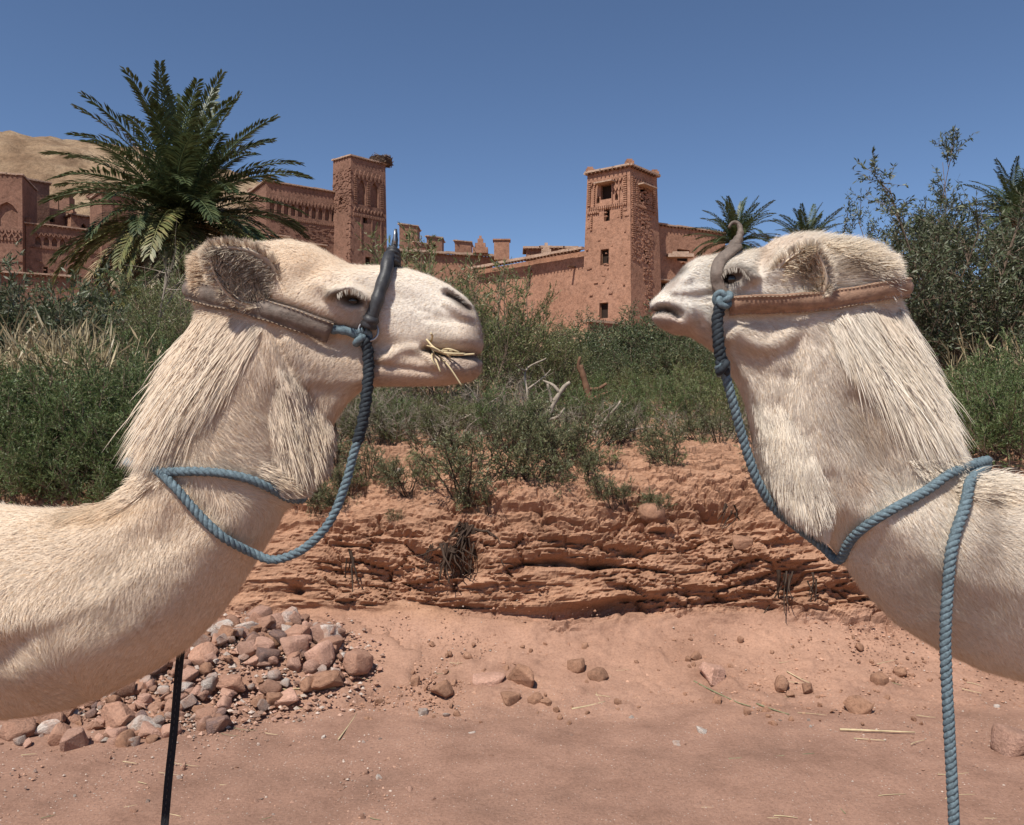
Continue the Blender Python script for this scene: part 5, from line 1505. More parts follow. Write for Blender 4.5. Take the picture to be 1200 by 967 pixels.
# --- far roofs between the muzzles
dF = 105.0
for i, (x0, x1, y0, lab) in enumerate(((468, 489, 263, 'tall block'), (485, 500, 284, 'low stepped block'), (500, 518, 277, 'middle block'), (533, 552, 282, 'small block with overhanging lid'))):
    dd = dF + (0, -2, 3, 1)[i]
    a, b = G(x0, dd), G(x1, dd + 1.2)
    building('far_house', 'distant mud roof house, ' + lab + ', above the tamarisk tops', [a, b, b + (0, 3), a + (0, 3)], zat(310, dd) - 4, zat(y0, dd), {0: [(0.35, 0.80, 0.6, 0.87, 'win')]} if i in (0, 2) else {}, mat='mud2', eave=0.15, merlons=False, brush=False, group='distant roof houses', seed=10 + i)
a, b = G(465, 99), G(576, 102.5)
T, top, bot, org = building('far_terrace', 'distant long terrace wall with pale thatched eave below the roof houses', [a, b, b + (0, 4), a + (0, 4)], zat(330, 100) - 6, zat(297, 100), {}, mat='mud2', eave=0.5, eave_th=0.3, merlons=False, seed=20)
mb = MB()
for r_, z_, h_ in ((1.9, 0, 0.7), (1.3, 0.7, 0.6), (0.7, 1.3, 0.6), (0.3, 1.9, 0.4)): mb.box((0, 0, z_ + h_ / 2), (r_, r_, h_))
o = mb.build('finial', M['mud2'], T); o.location = [float(v) for v in P(563, 298, 102) - org]
for x_ in (588,):
    mb = MB(); mb.box((0, 0, 0.5), (1.9, 1.4, 2.4)); mb.box((0, 0, 1.78), (2.2, 1.7, 0.16)); o = mb.build('roof_hut', M['mud2'], T); o.location = [float(v) for v in P(x_, 299, 101) - org]

# --- left tower with the stork nest, and its arcaded wing
dC = 87.0
A_, C_, B_ = G(387, 88.9), G(410, dC), G(455, 90.4)
zt = zat(182, dC); zb = zat(322, dC) - 4
T, top, bot, org = building('nest_tower', 'tall mud tower with lozenge carving and a stork nest on its corner', [A_, C_, B_, A_ + B_ - C_], zb, zt,
    {1: [(0.20, 0.70, 0.42, 0.865, 'niche'), (0.56, 0.70, 0.78, 0.865, 'niche'), (0.34, 0.585, 0.46, 0.635, 'win'), (0.40, 0.30, 0.55, 0.37, 'win')], 0: [(0.35, 0.70, 0.65, 0.76, 'niche')]},
    batter=0.10, mat='mud', eave=0.15, eave_th=0.14, seed=6, merlons=False)
relief(T, org, bot[1], bot[2], top[1], top[2], [('zigzag', 0.10, 0.88, 0.90, 0.92, 7), ('zigzag', 0.10, 0.865, 0.90, 0.905, 7), ('ladder', 0.10, 0.70, 0.16, 0.87, 12), ('ladder', 0.46, 0.70, 0.53, 0.87, 12), ('ladder', 0.84, 0.70, 0.91, 0.87, 12), ('zigzag', 0.08, 0.65, 0.92, 0.68, 9), ('dentils', 0.06, 0.62, 0.94, 0.64, 18), ('rib', 0.27, 0.40, 0.285, 0.62, 1), ('rib', 0.57, 0.40, 0.585, 0.62, 1), ('rib', 0.82, 0.40, 0.835, 0.62, 1)], 'mud', 0.09)
relief(T, org, bot[0], bot[1], top[0], top[1], [('rough', 0.05, 0.66, 0.9, 0.93, 160), ('rough', 0.80, 0.05, 1.0, 0.95, 80)], 'mud', 0.08)
nest = empty('stork_nest', top[2] + (-0.6, 0.5, 0.14), 0, 'ragged stick stork nest on the carved tower top', 'nest')
nr = np.random.default_rng(77)
mb = MB()
for i in range(260):
    an = nr.uniform(0, 6.28); rr = 1.35 * math.sqrt(nr.random()); z_ = nr.uniform(0.0, 0.9) * (0.6 + 0.4 * rr / 1.35)
    c = np.array([rr * math.cos(an), rr * math.sin(an), z_]); d = np.array([-math.sin(an), math.cos(an), 0]) + nr.normal(0, 0.4, 3); d /= np.linalg.norm(d)
    l_ = nr.uniform(0.4, 1.0); mb.tube([c - d * l_ / 2, c + d * l_ / 2], nr.uniform(0.02, 0.05), 4)
mb.build('sticks', M['bark'], nest)['kind'] = 'stuff'
mb = MB(); mb.add([(1.2 * math.cos(t_ * 0.524), 1.2 * math.sin(t_ * 0.524), 0.0) for t_ in range(12)] + [(1.3 * math.cos(t_ * 0.524), 1.3 * math.sin(t_ * 0.524), 0.7) for t_ in range(12)], [tuple(range(11, -1, -1)), tuple(range(12, 24))] + [(k, (k + 1) % 12, 12 + (k + 1) % 12, 12 + k) for k in range(12)])
mb.build('nest_core', M['root'], nest)

a, b = G(312, 84.5), G(406, 89.6)
e = b - a; nb_ = np.array([-e[1], e[0]]); nb_ /= np.linalg.norm(nb_)
n_ar = 11
ops = [(0.04 + i * 0.085, 0.775, 0.04 + i * 0.085 + 0.058, 0.865, 'niche') for i in range(n_ar)]
ops += [(0.06, 0.45, 0.22, 0.60, 'hood'), (0.26, 0.47, 0.31, 0.55, 'win'), (0.52, 0.41, 0.68, 0.57, 'hood'), (0.84, 0.56, 0.88, 0.60, 'win')]
T, top, bot, org = building('arcaded_wing', 'mud wing with a row of blind arches joining the nest tower', [a, b, b + nb_ * 6, a + nb_ * 6], zat(322, 87) - 5, zat(212, 84.5), {0: ops}, batter=0.0, mat='mud', eave=0.2, merlons=True, seed=7)
relief(T, org, bot[0], bot[1], top[0], top[1], [('dentils', 0.03, 0.735, 0.97, 0.755, 34), ('zigzag', 0.02, 0.86, 0.98, 0.90, 22), ('rough', 0.15, 0.60, 0.95, 0.72, 120)], 'mud', 0.09)

# --- the houses on the far left
dL = 80.0
def two(p0, d0, p1, d1, th=6):
    a, b = G(p0, d0), G(p1, d1); e = b - a; n_ = np.array([-e[1], e[0]]); n_ /= np.linalg.norm(n_)
    return [a, b, b + n_ * th, a + n_ * th]
n_ar = 8
ops = [(0.12 + i * 0.105, 0.800, 0.12 + i * 0.105 + 0.07, 0.885, 'niche') for i in range(n_ar)]
ops += [(0.22, 0.50, 0.28, 0.585, 'win'), (0.54, 0.49, 0.61, 0.575, 'win'), (0.86, 0.49, 0.91, 0.57, 'win'), (0.62, 0.12, 0.78, 0.26, 'grille'), (0.36, 0.44, 0.42, 0.465, 'win')]
T, top, bot, org = building('arcade_house', 'mud house with blind arcade and barred window behind the palm fronds', two(30, 79.5, 120, 83.6), zat(362, 80) - 1.5, zat(263, 80), {0: ops}, mat='mud', eave=0.2, seed=8)
relief(T, org, bot[0], bot[1], top[0], top[1], [('dentils', 0.05, 0.765, 0.97, 0.782, 30), ('zigzag', 0.10, 0.89, 0.98, 0.925, 14), ('rough', 0.05, 0.3, 0.95, 0.7, 50)], 'mud', 0.09)
spout(T, org, P(108, 283, 82.2), (0.55, -0.83, 0))
ops = [(0.10, 0.62, 0.42, 0.78, 'niche'), (0.55, 0.62, 0.92, 0.80, 'niche'), (0.50, 0.18, 0.85, 0.30, 'arch')]
T, top, bot, org = building('corner_bastion', 'broad mud bastion with pointed niches beside the arcade house', two(-45, 77, 27, 78.6), zat(330, 78) - 3, zat(203, 78), {0: ops}, batter=0.04, mat='mud', eave=0.1, merlons=False, seed=9)
relief(T, org, bot[0], bot[1], top[0], top[1], [('dentils', 0.45, 0.52, 0.98, 0.54, 9), ('zigzag', 0.45, 0.545, 0.98, 0.58, 5), ('dentils', 0.45, 0.58, 0.98, 0.60, 9), ('rib', 0.3, 0.37, 1.0, 0.385, 1)], 'mud', 0.09)
T, top, bot, org = building('upper_house', 'plain mud upper house with slanting eave above the bastion', two(8, 84, 58, 87), zat(262, 84) - 4, zat(206, 84), {0: [(0.30, 0.40, 0.5, 0.50, 'win'), (0.66, 0.38, 0.82, 0.44, 'win')]}, mat='mud', eave=0.2, merlons=False, seed=12)
T, top, bot, org = building('loft_house', 'small mud loft with arched window above the arcade house', two(83, 88, 122, 90.5), zat(275, 88) - 2, zat(251, 88), {0: [(0.28, 0.42, 0.48, 0.82, 'arch')]}, mat='mud2', eave=0.2, merlons=True, seed=13)
T, top, bot, org = building('plain_block', 'plain mud block wedged between the upper house and the loft', two(30, 86, 86, 90), zat(265, 86) - 3, zat(238, 86), {0: [(0.45, 0.72, 0.6, 0.82, 'win')]}, mat='mud2', eave=0.0, merlons=False, brush=False, seed=14)
T, top, bot, org = building('palm_tower', 'narrow mud tower mostly hidden by the hanging palm fronds', two(119, 83, 162, 85.5, 4), zat(362, 84) - 2, zat(228, 84), {0: [(0.40, 0.62, 0.62, 0.72, 'niche'), (0.45, 0.33, 0.58, 0.40, 'win')]}, batter=0.03, mat='mud', eave=0.15, seed=15)
relief(T, org, bot[0], bot[1], top[0], top[1], [('dentils', 0.1, 0.56, 0.9, 0.58, 10), ('zigzag', 0.1, 0.75, 0.9, 0.79, 5)], 'mud', 0.09)
T, top, bot, org = building('low_house', 'low dark-walled mud house with slanting roof edge behind the round tamarisk', two(-60, 62, 83, 66, 5), zat(350, 64) - 4, zat(315, 62), {0: [(0.48, 0.55, 0.56, 0.80, 'win')]}, mat='mud', eave=0.3, merlons=False, seed=16)
T, top, bot, org = building('terrace_wall', 'bare mud terrace wall under the barred window', two(70, 62, 170, 64, 3), zat(420, 62) - 3, zat(365, 62), {}, mat='mud2', eave=0.05, merlons=False, brush=False, cat='wall', seed=17)
a, b = G(690, 61), G(735, 63.5)
building('garden_wall', 'low garden wall with pale coping below the lone tower', [a, b, b + (0, 0.6), a + (0, 0.6)], zat(400, 61) - 2, zat(377, 61), {}, mat='mud', eave=0.12, eave_th=0.2, merlons=False, brush=False, cat='wall', seed=18)
# ruined pillars and boulders on the dry hill
for i, (px, py, h_) in enumerate(((18, 200, 3.4), (33, 196, 2.6), (66, 236, 4.5), (78, 232, 5.0))):
    d = 96 if i > 1 else 150; q = P(px, py, d); mb = MB()
    mb.box((0, 0, h_ / 2 - 1.5), (1.3, 1.2, h_ + 3)); mb.box((0.1, 0, h_ + 0.2), (0.9, 0.9, 0.5)); mb.box((-0.3, 0.1, h_ * 0.5), (1.5, 0.7, h_ * 0.6))
    o = mb.build('ruined_pillar', M['mud'], None); o.location = [float(v) for v in (q[0], q[1], q[2] - h_)]
    tag(o, 'stub of a ruined mud pillar on the dry hill', 'ruin', 'ruined pillars on the hill')
# ------------------------------------------------------------------ vegetation
def ground_hit(px, py, d0=3.0, d1=60.0):
    d = np.linspace(d0, d1, 6000)
    x = (px - CX) / FPX * d; z = EYE - (py - CY) / FPX * d
    h = np.where(d < 6.9, np.maximum(bank_z(x, d), 0.0), terr(x, d))
    i = np.argmax(z <= h + 0.005)
    return np.array([x[i], d[i], h[i]])

def on_ground(px, d):
    x = (px - CX) / FPX * d
    h = float(bank_z(x, d)) if d < 7.2 else float(terr(x, d))
    return np.array([x, d, h - 0.03])

def polylines(rng, start, d, length, K, jitter, up, sag=0.0):
    n = len(start); p = start.copy(); d = d / (np.linalg.norm(d, axis=1, keepdims=True) + 1e-9)
    out = [p.copy()]; st = (length / (K - 1))[:, None]
    for k in range(K - 1):
        d = d + rng.normal(0, jitter, (n, 3)) + np.array([0, 0, up - sag * k / K])
        d /= np.linalg.norm(d, axis=1, keepdims=True) + 1e-9
        p = p + d * st; out.append(p.copy())
    return np.stack(out, 1)

def tubes(paths, r0, r1, n):
    """many tapering tubes at once"""
    m, K, _ = paths.shape
    t = np.gradient(paths, axis=1); t /= np.linalg.norm(t, axis=2, keepdims=True) + 1e-9
    ref = np.where(np.abs(t[..., 2:3]) < 0.9, np.array([0, 0, 1.0]), np.array([1.0, 0, 0]))
    a = np.cross(t, ref); a /= np.linalg.norm(a, axis=2, keepdims=True) + 1e-9
    b = np.cross(t, a)
    ang = np.arange(n) / n * 2 * np.pi
    rr = np.asarray(r0).reshape(-1, 1) * (1 - np.linspace(0, 1, K)[None]) + np.asarray(r1).reshape(-1, 1) * np.linspace(0, 1, K)[None]
    V = paths[:, :, None] + rr[:, :, None, None] * (np.cos(ang)[None, None, :, None] * a[:, :, None] + np.sin(ang)[None, None, :, None] * b[:, :, None])
    i = np.arange(m)[:, None, None] * K * n + np.arange(K - 1)[None, :, None] * n
    j = np.arange(n)[None, None, :]; j2 = (j + 1) % n
    F = np.stack([i + j, i + j2, i + n + j2, i + n + j], -1).reshape(-1, 4)
    return V.reshape(-1, 3), F

def child_starts(rng, paths, per, t0, t1):
    m, K, _ = paths.shape
    idx = np.repeat(np.arange(m), per); t = rng.uniform(t0, t1, len(idx)) * (K - 1.001)
    k = t.astype(int); f = (t - k)[:, None]
    p = paths[idx, k] * (1 - f) + paths[idx, k + 1] * f
    tg = paths[idx, k + 1] - paths[idx, k]; tg /= np.linalg.norm(tg, axis=1, keepdims=True) + 1e-9
    return p, tg, t / (K - 1), idx

def leaves(rng, paths, per, ln, wd, pal, along=0.6, rnd=0.6, t0=0.1, back=None):
    p, tg, t, idx = child_starts(rng, paths, per, t0, 1.0)
    m = len(p)
    d = tg * along + rng.normal(0, rnd, (m, 3)); d /= np.linalg.norm(d, axis=1, keepdims=True) + 1e-9
    s = np.cross(d, rng.normal(0, 1, (m, 3))); s /= np.linalg.norm(s, axis=1, keepdims=True) + 1e-9
    l = (ln * rng.uniform(0.6, 1.25, m))[:, None]; w = (wd * rng.uniform(0.7, 1.2, m))[:, None]
    V = np.stack([p, p + d * l * 0.5 + s * w * 0.5, p + d * l, p + d * l * 0.5 - s * w * 0.5], 1).reshape(-1, 3)
    F = np.arange(4 * m).reshape(-1, 4)
    pal = np.asarray(pal, float)
    c = pal[rng.integers(0, len(pal), m)] * rng.uniform(0.7, 1.25, (m, 1))
    return V, F, np.repeat(c, 4, 0)

FE = dict(along=1.15, rnd=0.33)
def make_plant(seed, h, spread, n1, n2, n3, nl, leaf, pal, r0=0.012, up=0.06, l2=0.42, l3=0.2, jit=0.10, base_r=0.08, bark='bark', nl2=4, along=0.6, rnd=0.55, t2=0.25, trunk=0.0, squash=1.0):
    rng = np.random.default_rng(seed)
    SV, SF, nb = [], [], 0
    def put(V, F):
        nonlocal nb
        SV.append(V); SF.append(F + nb); nb += len(V)
    base = np.zeros((n1, 3)); an = rng.uniform(0, 2 * np.pi, n1)
    rr = base_r * np.sqrt(rng.random(n1)); base[:, 0] = rr * np.cos(an); base[:, 1] = rr * np.sin(an)
    base[:, 2] = -0.03
    if trunk:
        tp = polylines(rng, np.zeros((1, 3)) - [0, 0, 0.1], np.array([[0.06, 0.03, 1.0]]), np.array([trunk + 0.1]), 7, 0.06, 0.05)
        put(*tubes(tp, [r0 * 2.2], [r0 * 1.5], 9))
        base = tp[0, -1] + rng.normal(0, 0.03, (n1, 3)) - [0, 0, 0.06]
    th = np.radians(spread) * np.sqrt(rng.random(n1))
    d = np.stack([np.sin(th) * np.cos(an), np.sin(th) * np.sin(an), np.cos(th) * squash], 1)
    P1 = polylines(rng, base, d, (h - trunk) * rng.uniform(0.6, 1.05, n1), 7, jit, up)
    put(*tubes(P1, r0 * rng.uniform(0.7, 1.1, n1), np.full(n1, r0 * 0.25), 6))
    p, tg, t, idx = child_starts(rng, P1, n2, t2, 0.98)
    P2 = polylines(rng, p, tg * 0.7 + rng.normal(0, 0.55, (len(p), 3)), h * l2 * (1.15 - 0.7 * t) * rng.uniform(0.6, 1.2, len(p)), 5, jit * 1.2, up)
    put(*tubes(P2, np.full(len(p), r0 * 0.38), np.full(len(p), r0 * 0.12), 4))
    p, tg, t, idx = child_starts(rng, P2, n3, 0.15, 1.0)
    P3 = polylines(rng, p, tg * 0.8 + rng.normal(0, 0.5, (len(p), 3)), h * l3 * rng.uniform(0.5, 1.2, len(p)), 3, jit * 1.2, up)
    put(*tubes(P3, np.full(len(p), r0 * 0.14), np.full(len(p), r0 * 0.06), 3))
    stem = mesh_np('stems', np.concatenate(SV), np.concatenate(SF), M[bark])
    fol = None
    if nl:
        V1, F1, c1 = leaves(rng, P3, nl, leaf[0], leaf[1], pal, along, rnd)
        V2, F2, c2 = leaves(rng, P2, nl2, leaf[0], leaf[1], pal, along, rnd)
        fol = mesh_np('foliage', np.concatenate([V1, V2]), np.concatenate([F1, F2 + len(V1)]), M['leaf'], np.concatenate([c1, c2]))
    return stem, fol

def plant(name, variant, loc, rz, sc, label, cat, group=None, stem_name='stems', fol_name='foliage', tilt=(0, 0)):
    o = empty(name, loc, rz, label, cat, group)
    o.rotation_euler = (tilt[0], tilt[1], rz)
    o.scale = (sc, sc, sc) if np.isscalar(sc) else sc
    link(stem_name, variant[0], o)
    if variant[1] is not None: link(fol_name, variant[1], o)['kind'] = 'stuff'
    return o

TAM = [(0.150, 0.170, 0.062), (0.110, 0.140, 0.048), (0.195, 0.205, 0.085), (0.125, 0.158, 0.055), (0.27, 0.24, 0.12)]
TAMB = [(0.105, 0.155, 0.050), (0.080, 0.125, 0.042), (0.145, 0.19, 0.065), (0.19, 0.20, 0.09)]
OLV = [(0.085, 0.100, 0.048), (0.065, 0.080, 0.038), (0.11, 0.12, 0.062), (0.20, 0.21, 0.14), (0.075, 0.095, 0.04)]
SALT = [(0.14, 0.155, 0.070), (0.10, 0.12, 0.052), (0.18, 0.185, 0.090), (0.23, 0.20, 0.11)]
DRY = [(0.36, 0.28, 0.16), (0.30, 0.22, 0.12), (0.44, 0.36, 0.22)]
DKG = [(0.068, 0.095, 0.036), (0.050, 0.072, 0.028), (0.10, 0.12, 0.048), (0.16, 0.165, 0.08)]

tam_tall = [make_plant(100 + i, 1.9, 26, 9, 11, 7, 17, (0.048, 0.009), TAM, 0.012, 0.10, 0.30, 0.13, 0.09, 0.14, **FE) for i in range(2)]
tam_bush = [make_plant(110 + i, 0.9, 52, 13, 8, 6, 19, (0.036, 0.0075), TAMB if i < 2 else TAM, 0.008, 0.10, 0.34, 0.16, 0.10, 0.12, **FE) for i in range(3)]
salt = [make_plant(120 + i, 0.38, 46, 11, 6, 5, 11, (0.021, 0.0055), SALT, 0.006, 0.09, 0.40, 0.2, 0.14, 0.05, bark='root', t2=0.4, **FE) for i in range(3)]
round_bush = [make_plant(130 + i, 1.8, 80, 26, 11, 7, 14, (0.085, 0.020), OLV, 0.016, 0.06, 0.34, 0.17, 0.11, 0.2) for i in range(1)]
thick = [make_plant(140 + i, 1.9, 74, 20, 9, 6, 11, (0.085, 0.022), DKG, 0.016, 0.06, 0.36, 0.18, 0.11, 0.25) for i in range(2)]
olive = [make_plant(150 + i, 3.1, 56, 15, 14, 8, 17, (0.072, 0.019), OLV, 0.022, 0.05, 0.30, 0.12, 0.10, 0.15, trunk=0.5, t2=0.12) for i in range(2)]
dry_brush = [make_plant(160 + i, 0.8, 70, 16, 7, 4, 0, (0.02, 0.005), DRY, 0.007, 0.02, 0.40, 0.20, 0.16, 0.15, bark='deadwood') for i in range(2)]
sapling = make_plant(170, 3.0, 12, 2, 6, 3, 0, (0.02, 0.005), DRY, 0.020, 0.03, 0.34, 0.16, 0.05, 0.03, bark='deadwood', t2=0.35)
sprout = [make_plant(175 + i, 0.22, 35, 7, 3, 2, 7, (0.03, 0.007), TAM, 0.004, 0.1, 0.4, 0.25, 0.1, 0.03) for i in range(1)]

vr = random.Random(5)
RZ = lambda: vr.uniform(0, 6.283)
def tall(px, d, top_y, label, v, group=None, cat='tamarisk'):
    b = on_ground(px, d); h = zat(top_y, d) - b[2]
    return plant('tamarisk_shrub', v, b, RZ(), h / 1.95, label, cat, group)

# tall feathery tamarisks behind the bank
tall(545, 7.6, 296, 'tall feathery tamarisk shrub rising just past the chewing muzzle', tam_tall[0])
tall(608, 8.8, 312, 'tall thin yellow-green tamarisk in front of the long plain wall', tam_tall[1])
tall(500, 9.0, 280, 'loose tamarisk whose tips reach the distant roof houses', tam_tall[1])
tall(470, 10.5, 232, 'very tall sparse tamarisk whip beside the carved nest tower', make_plant(180, 1.9, 9, 3, 7, 5, 9, (0.05, 0.010), TAM, 0.010, 0.05, 0.16, 0.08, 0.06, 0.05))
for px, d, ty in ((575, 9.6, 345), (520, 8.4, 352), (640, 9.8, 362), (455, 8.2, 372), (560, 11.5, 322), (420, 9.0, 372), (400, 11, 340), (600, 12.5, 345), (480, 12.5, 330), (655, 13, 372)):
    tall(px, d, ty, 'mid-height feathery tamarisk in the thicket under the far terrace', tam_tall[vr.randint(0, 1)], 'mid-height tamarisks in the thicket')
# thicket of dark round shrubs under the lone tower
for px, d, ty in ((668, 15, 392), (700, 17, 385), (735, 15.5, 388), (770, 16.5, 372), (805, 15, 368), (840, 16, 372), (720, 13, 410), (762, 13, 402), (812, 12.5, 398), (850, 13.5, 392), (680, 12, 420), (640, 14, 405), (885, 14, 392), (925, 15, 380), (970, 14, 372), (690, 22, 378), (745, 23, 372), (790, 24, 362), (860, 22, 360), (620, 20, 388), (570, 22, 378), (1010, 16, 360)):
    b = on_ground(px, d); h = zat(ty, d) - b[2]
    plant('thicket_shrub', thick[vr.randint(0, 1)], b, RZ(), (h / 1.75 * 1.1, h / 1.75 * 1.1, h / 1.75), 'dense dark green shrub in the thicket below the lone tower', 'shrub', 'dark shrubs below the lone tower')
# low bright tamarisk line along the bank top
lows = [(395, 6.9), (430, 7.3), (455, 6.8), (490, 7.2), (520, 6.7), (560, 7.0), (585, 6.6), (630, 7.3), (660, 7.8), (700, 7.4), (735, 7.9), (770, 7.5), (800, 8.0), (835, 7.4), (860, 7.9), (705, 8.8), (760, 9.2), (815, 9.0), (655, 9.0), (610, 8.0), (540, 8.6), (470, 8.4), (880, 8.6), (420, 8.6), (380, 7.8), (690, 10.5), (740, 10.8), (790, 10.6), (840, 10.4), (640, 10.6), (930, 9.5), (975, 10)]
for i, (px, d) in enumerate(lows):
    b = on_ground(px, d)
    plant('low_tamarisk', tam_bush[vr.choice((0, 1, 2, 2))], b, RZ(), vr.uniform(0.42, 0.68) * (1 + 0.04 * (d - 7)), 'low leafy tamarisk bush growing along the bank top', 'shrub', 'low bushes along the bank top')
# left side: round grey-green bush, bright tamarisks
b = on_ground(28, 10.0)
plant('round_bush', round_bush[0], b, 0.6, (1.05, 1.05, 1.25), 'large rounded grey-green bush in front of the low mud house', 'shrub')
for px, d, ty in ((185, 9.5, 338), (212, 10.5, 318), (225, 12, 300), (200, 13, 300), (170, 14.0, 345), (240, 9.5, 350), (250, 12, 300)):
    tall(px, d, ty, 'bright green tamarisk under the big palm behind the mane', tam_tall[vr.randint(0, 1)], 'tamarisks under the big palm')
for px, d, s_ in ((0, 5.62, 0.6), (35, 5.6, 0.55), (70, 5.66, 0.6), (105, 5.62, 0.5), (140, 5.6, 0.5), (-40, 5.6, 0.6), (165, 5.75, 0.6), (15, 5.85, 0.65), (85, 5.9, 0.6), (120, 5.8, 0.6), (150, 5.9, 0.6), (50, 5.8, 0.6), (15, 6.0, 0.75), (55, 6.1, 0.7), (100, 6.05, 0.7), (135, 6.2, 0.75), (-30, 6.1, 0.8), (80, 6.5, 0.8), (165, 6.4, 0.7), (30, 6.5, 0.85), (120, 6.6, 0.85), (-70, 6.4, 0.9), (190, 6.7, 0.8), (20, 6.9, 0.55), (65, 7.0, 0.5), (110, 7.1, 0.55), (150, 7.2, 0.85), (180, 7.7, 0.95), (120, 8.2, 1.0), (160, 8.8, 1.1), (5, 7.6, 0.7), (195, 8.6, 1.1), (140, 9.8, 1.1), (-30, 7.3, 0.9), (-60, 8.2, 1.0), (215, 7.6, 0.9), (250, 7.8, 0.9), (300, 8, 1.0), (340, 7.6, 0.9), (270, 9, 1.1), (320, 9.5, 1.2), (-100, 7.6, 1.0), (-20, 9.2, 1.0), (360, 9, 1.1), (100, 11, 1.0), (60, 12.5, 1.0)):
    plant('leafy_tamarisk', tam_bush[vr.randint(0, 1)], on_ground(px, d), RZ(), s_, 'bright leafy tamarisk bush behind the cream back and mane', 'shrub', 'bright bushes behind the cream camel')
for px, d, ty in ((30, 13.5, 352), (75, 14, 380), (5, 24, 350), (45, 26, 345), (90, 25, 352), (60, 18, 372), (100, 20, 378), (20, 17, 372), (150, 22, 372), (190, 20, 352), (-30, 16, 372), (240, 18, 335), (290, 19, 330), (340, 18, 335), (215, 24, 322), (-80, 17, 360), (130, 17, 398), (180, 17, 372)):
    b = on_ground(px, d); h = zat(ty, d) - b[2]
    plant('hillside_shrub', thick[vr.randint(0, 1)], b, RZ(), max(h, 0.9) / 1.75, 'dark hillside shrub below the arcade house', 'shrub', 'dark shrubs below the arcade house')
# right side: olives and undergrowth
b = on_ground(1140, 9.6)
plant('olive_tree', olive[0], b, 1.3, (1.0, 1.0, 0.95), 'large grey-green olive tree beside the whiter camel mane', 'olive tree', None, 'trunk', 'crown')
b = on_ground(1218, 10.6)
plant('olive_tree', olive[1], b, 4.0, (1.05, 1.05, 0.93), 'second olive tree with a paler bushy crown under the farthest palm', 'olive tree', None, 'trunk', 'crown')
b = on_ground(1030, 13.0)
plant('olive_tree', olive[1], b, 2.2, (0.9, 0.9, 0.98), 'slim olive whose leaf tips show above the shaggy poll', 'olive tree', None, 'trunk', 'crown')
b = on_ground(1088, 11.2)
plant('olive_sapling', make_plant(190, 3.6, 10, 3, 11, 6, 18, (0.066, 0.017), OLV, 0.014, 0.06, 0.15, 0.07, 0.06, 0.06, t2=0.4), b, 0.4, 1.0, 'slender olive sapling with sparse leafy top against the sky', 'olive tree', None, 'trunk', 'crown')
for px, d, s_ in ((1155, 6.2, 0.6), (1185, 6.1, 0.7), (1215, 6.2, 0.75), (1250, 6.3, 0.8), (1170, 6.6, 0.75), (1165, 7.2, 0.85), (1195, 7.0, 0.8), (1180, 7.9, 1.0), (1215, 7.6, 1.0), (1140, 7.8, 0.8), (1245, 7.2, 0.9), (1120, 8.4, 0.8), (1270, 8.0, 1.0), (1300, 7.4, 1.0), (1100, 9.0, 0.8), (1070, 8.2, 0.7), (1340, 8.2, 1.0)):
    plant('leafy_tamarisk', tam_bush[vr.randint(0, 1)], on_ground(px, d), RZ(), s_, 'bright tamarisk bush at the foot of the olive tree', 'shrub', 'bushes at the foot of the olive')
for px, d, ty in ((1060, 15, 330), (1100, 17, 330), (1160, 16, 300), (1215, 15, 300), (1280, 16, 300), (1340, 14, 320), (1120, 14, 350), (1180, 13.5, 350)):
    b = on_ground(px, d); h = zat(ty, d) - b[2]
    plant('thicket_shrub', thick[vr.randint(0, 1)], b, RZ(), h / 1.75, 'dense dark shrub filling the gap behind the olive tree', 'shrub', 'dark shrubs behind the olive')

# dry brush, dead limbs, reeds
for i, (px, d, s_) in enumerate(((410, 6.7, 0.65), (440, 7.0, 0.8), (470, 6.9, 0.8), (505, 7.4, 0.85), (545, 7.0, 0.8), (590, 7.4, 0.85), (640, 7.0, 0.7), (680, 7.0, 0.65), (720, 6.9, 0.5), (575, 8.2, 1.1), (485, 8.0, 1.1), (530, 6.5, 0.6), (610, 6.7, 0.6), (800, 7.1, 0.55), (850, 7.0, 0.5), (120, 7.8, 0.9), (60, 7.9, 0.9), (170, 9.0, 1.2), (15, 8.4, 0.9), (375, 6.8, 0.8))):
    plant('dead_brush', dry_brush[i % 2], on_ground(px, d), RZ(), s_, 'leafless bleached brush tangled among the bank-top bushes', 'dead brush', 'leafless brush in the thicket')
plant('bare_sapling', sapling, on_ground(162, 10.5), 1.0, 1.05, 'pale leafless sapling standing before the arcade house', 'dead tree')

def limb(pts, r0, r1, label, name='dead_limb', mat='deadwood', cat='dead limb', group=None):
    c = spline(np.array(pts, float), 0.03); b = c[0].copy()
    o = empty(name, b, 0, label, cat, group)
    mb = MB(); mb.tube(c - b, np.linspace(r0, r1, len(c)) * (1 + 0.12 * np.sin(np.arange(len(c)) * 1.7)), 8); mb.build('stem', M[mat], o, True)
    lr = np.random.default_rng(int(abs(b[0]) * 1000) + 3)
    for k in range(3):
        i = int(len(c) * (0.35 + 0.2 * k)); i = min(i, len(c) - 2)
        d = lr.normal(0, 1, 3); d[2] = abs(d[2]); d /= np.linalg.norm(d); L_ = np.linalg.norm(c[-1] - c[0]) * 0.35
        s_ = spline(np.array([c[i], c[i] + d * L_ * 0.5 + lr.normal(0, 0.02, 3), c[i] + d * L_]), 0.03)
        mb = MB(); mb.tube(s_ - b, np.linspace(r0 * 0.5, r1 * 0.5, len(s_)), 6); mb.build('branch', M[mat], o, True)
    return o
limb([P(632, 515, 6.9), P(645, 480, 7.0), P(660, 455, 7.0), P(668, 448, 7.0)], 0.035, 0.016, 'forked stump of grey dead wood among the bushes above the sandy hollow')
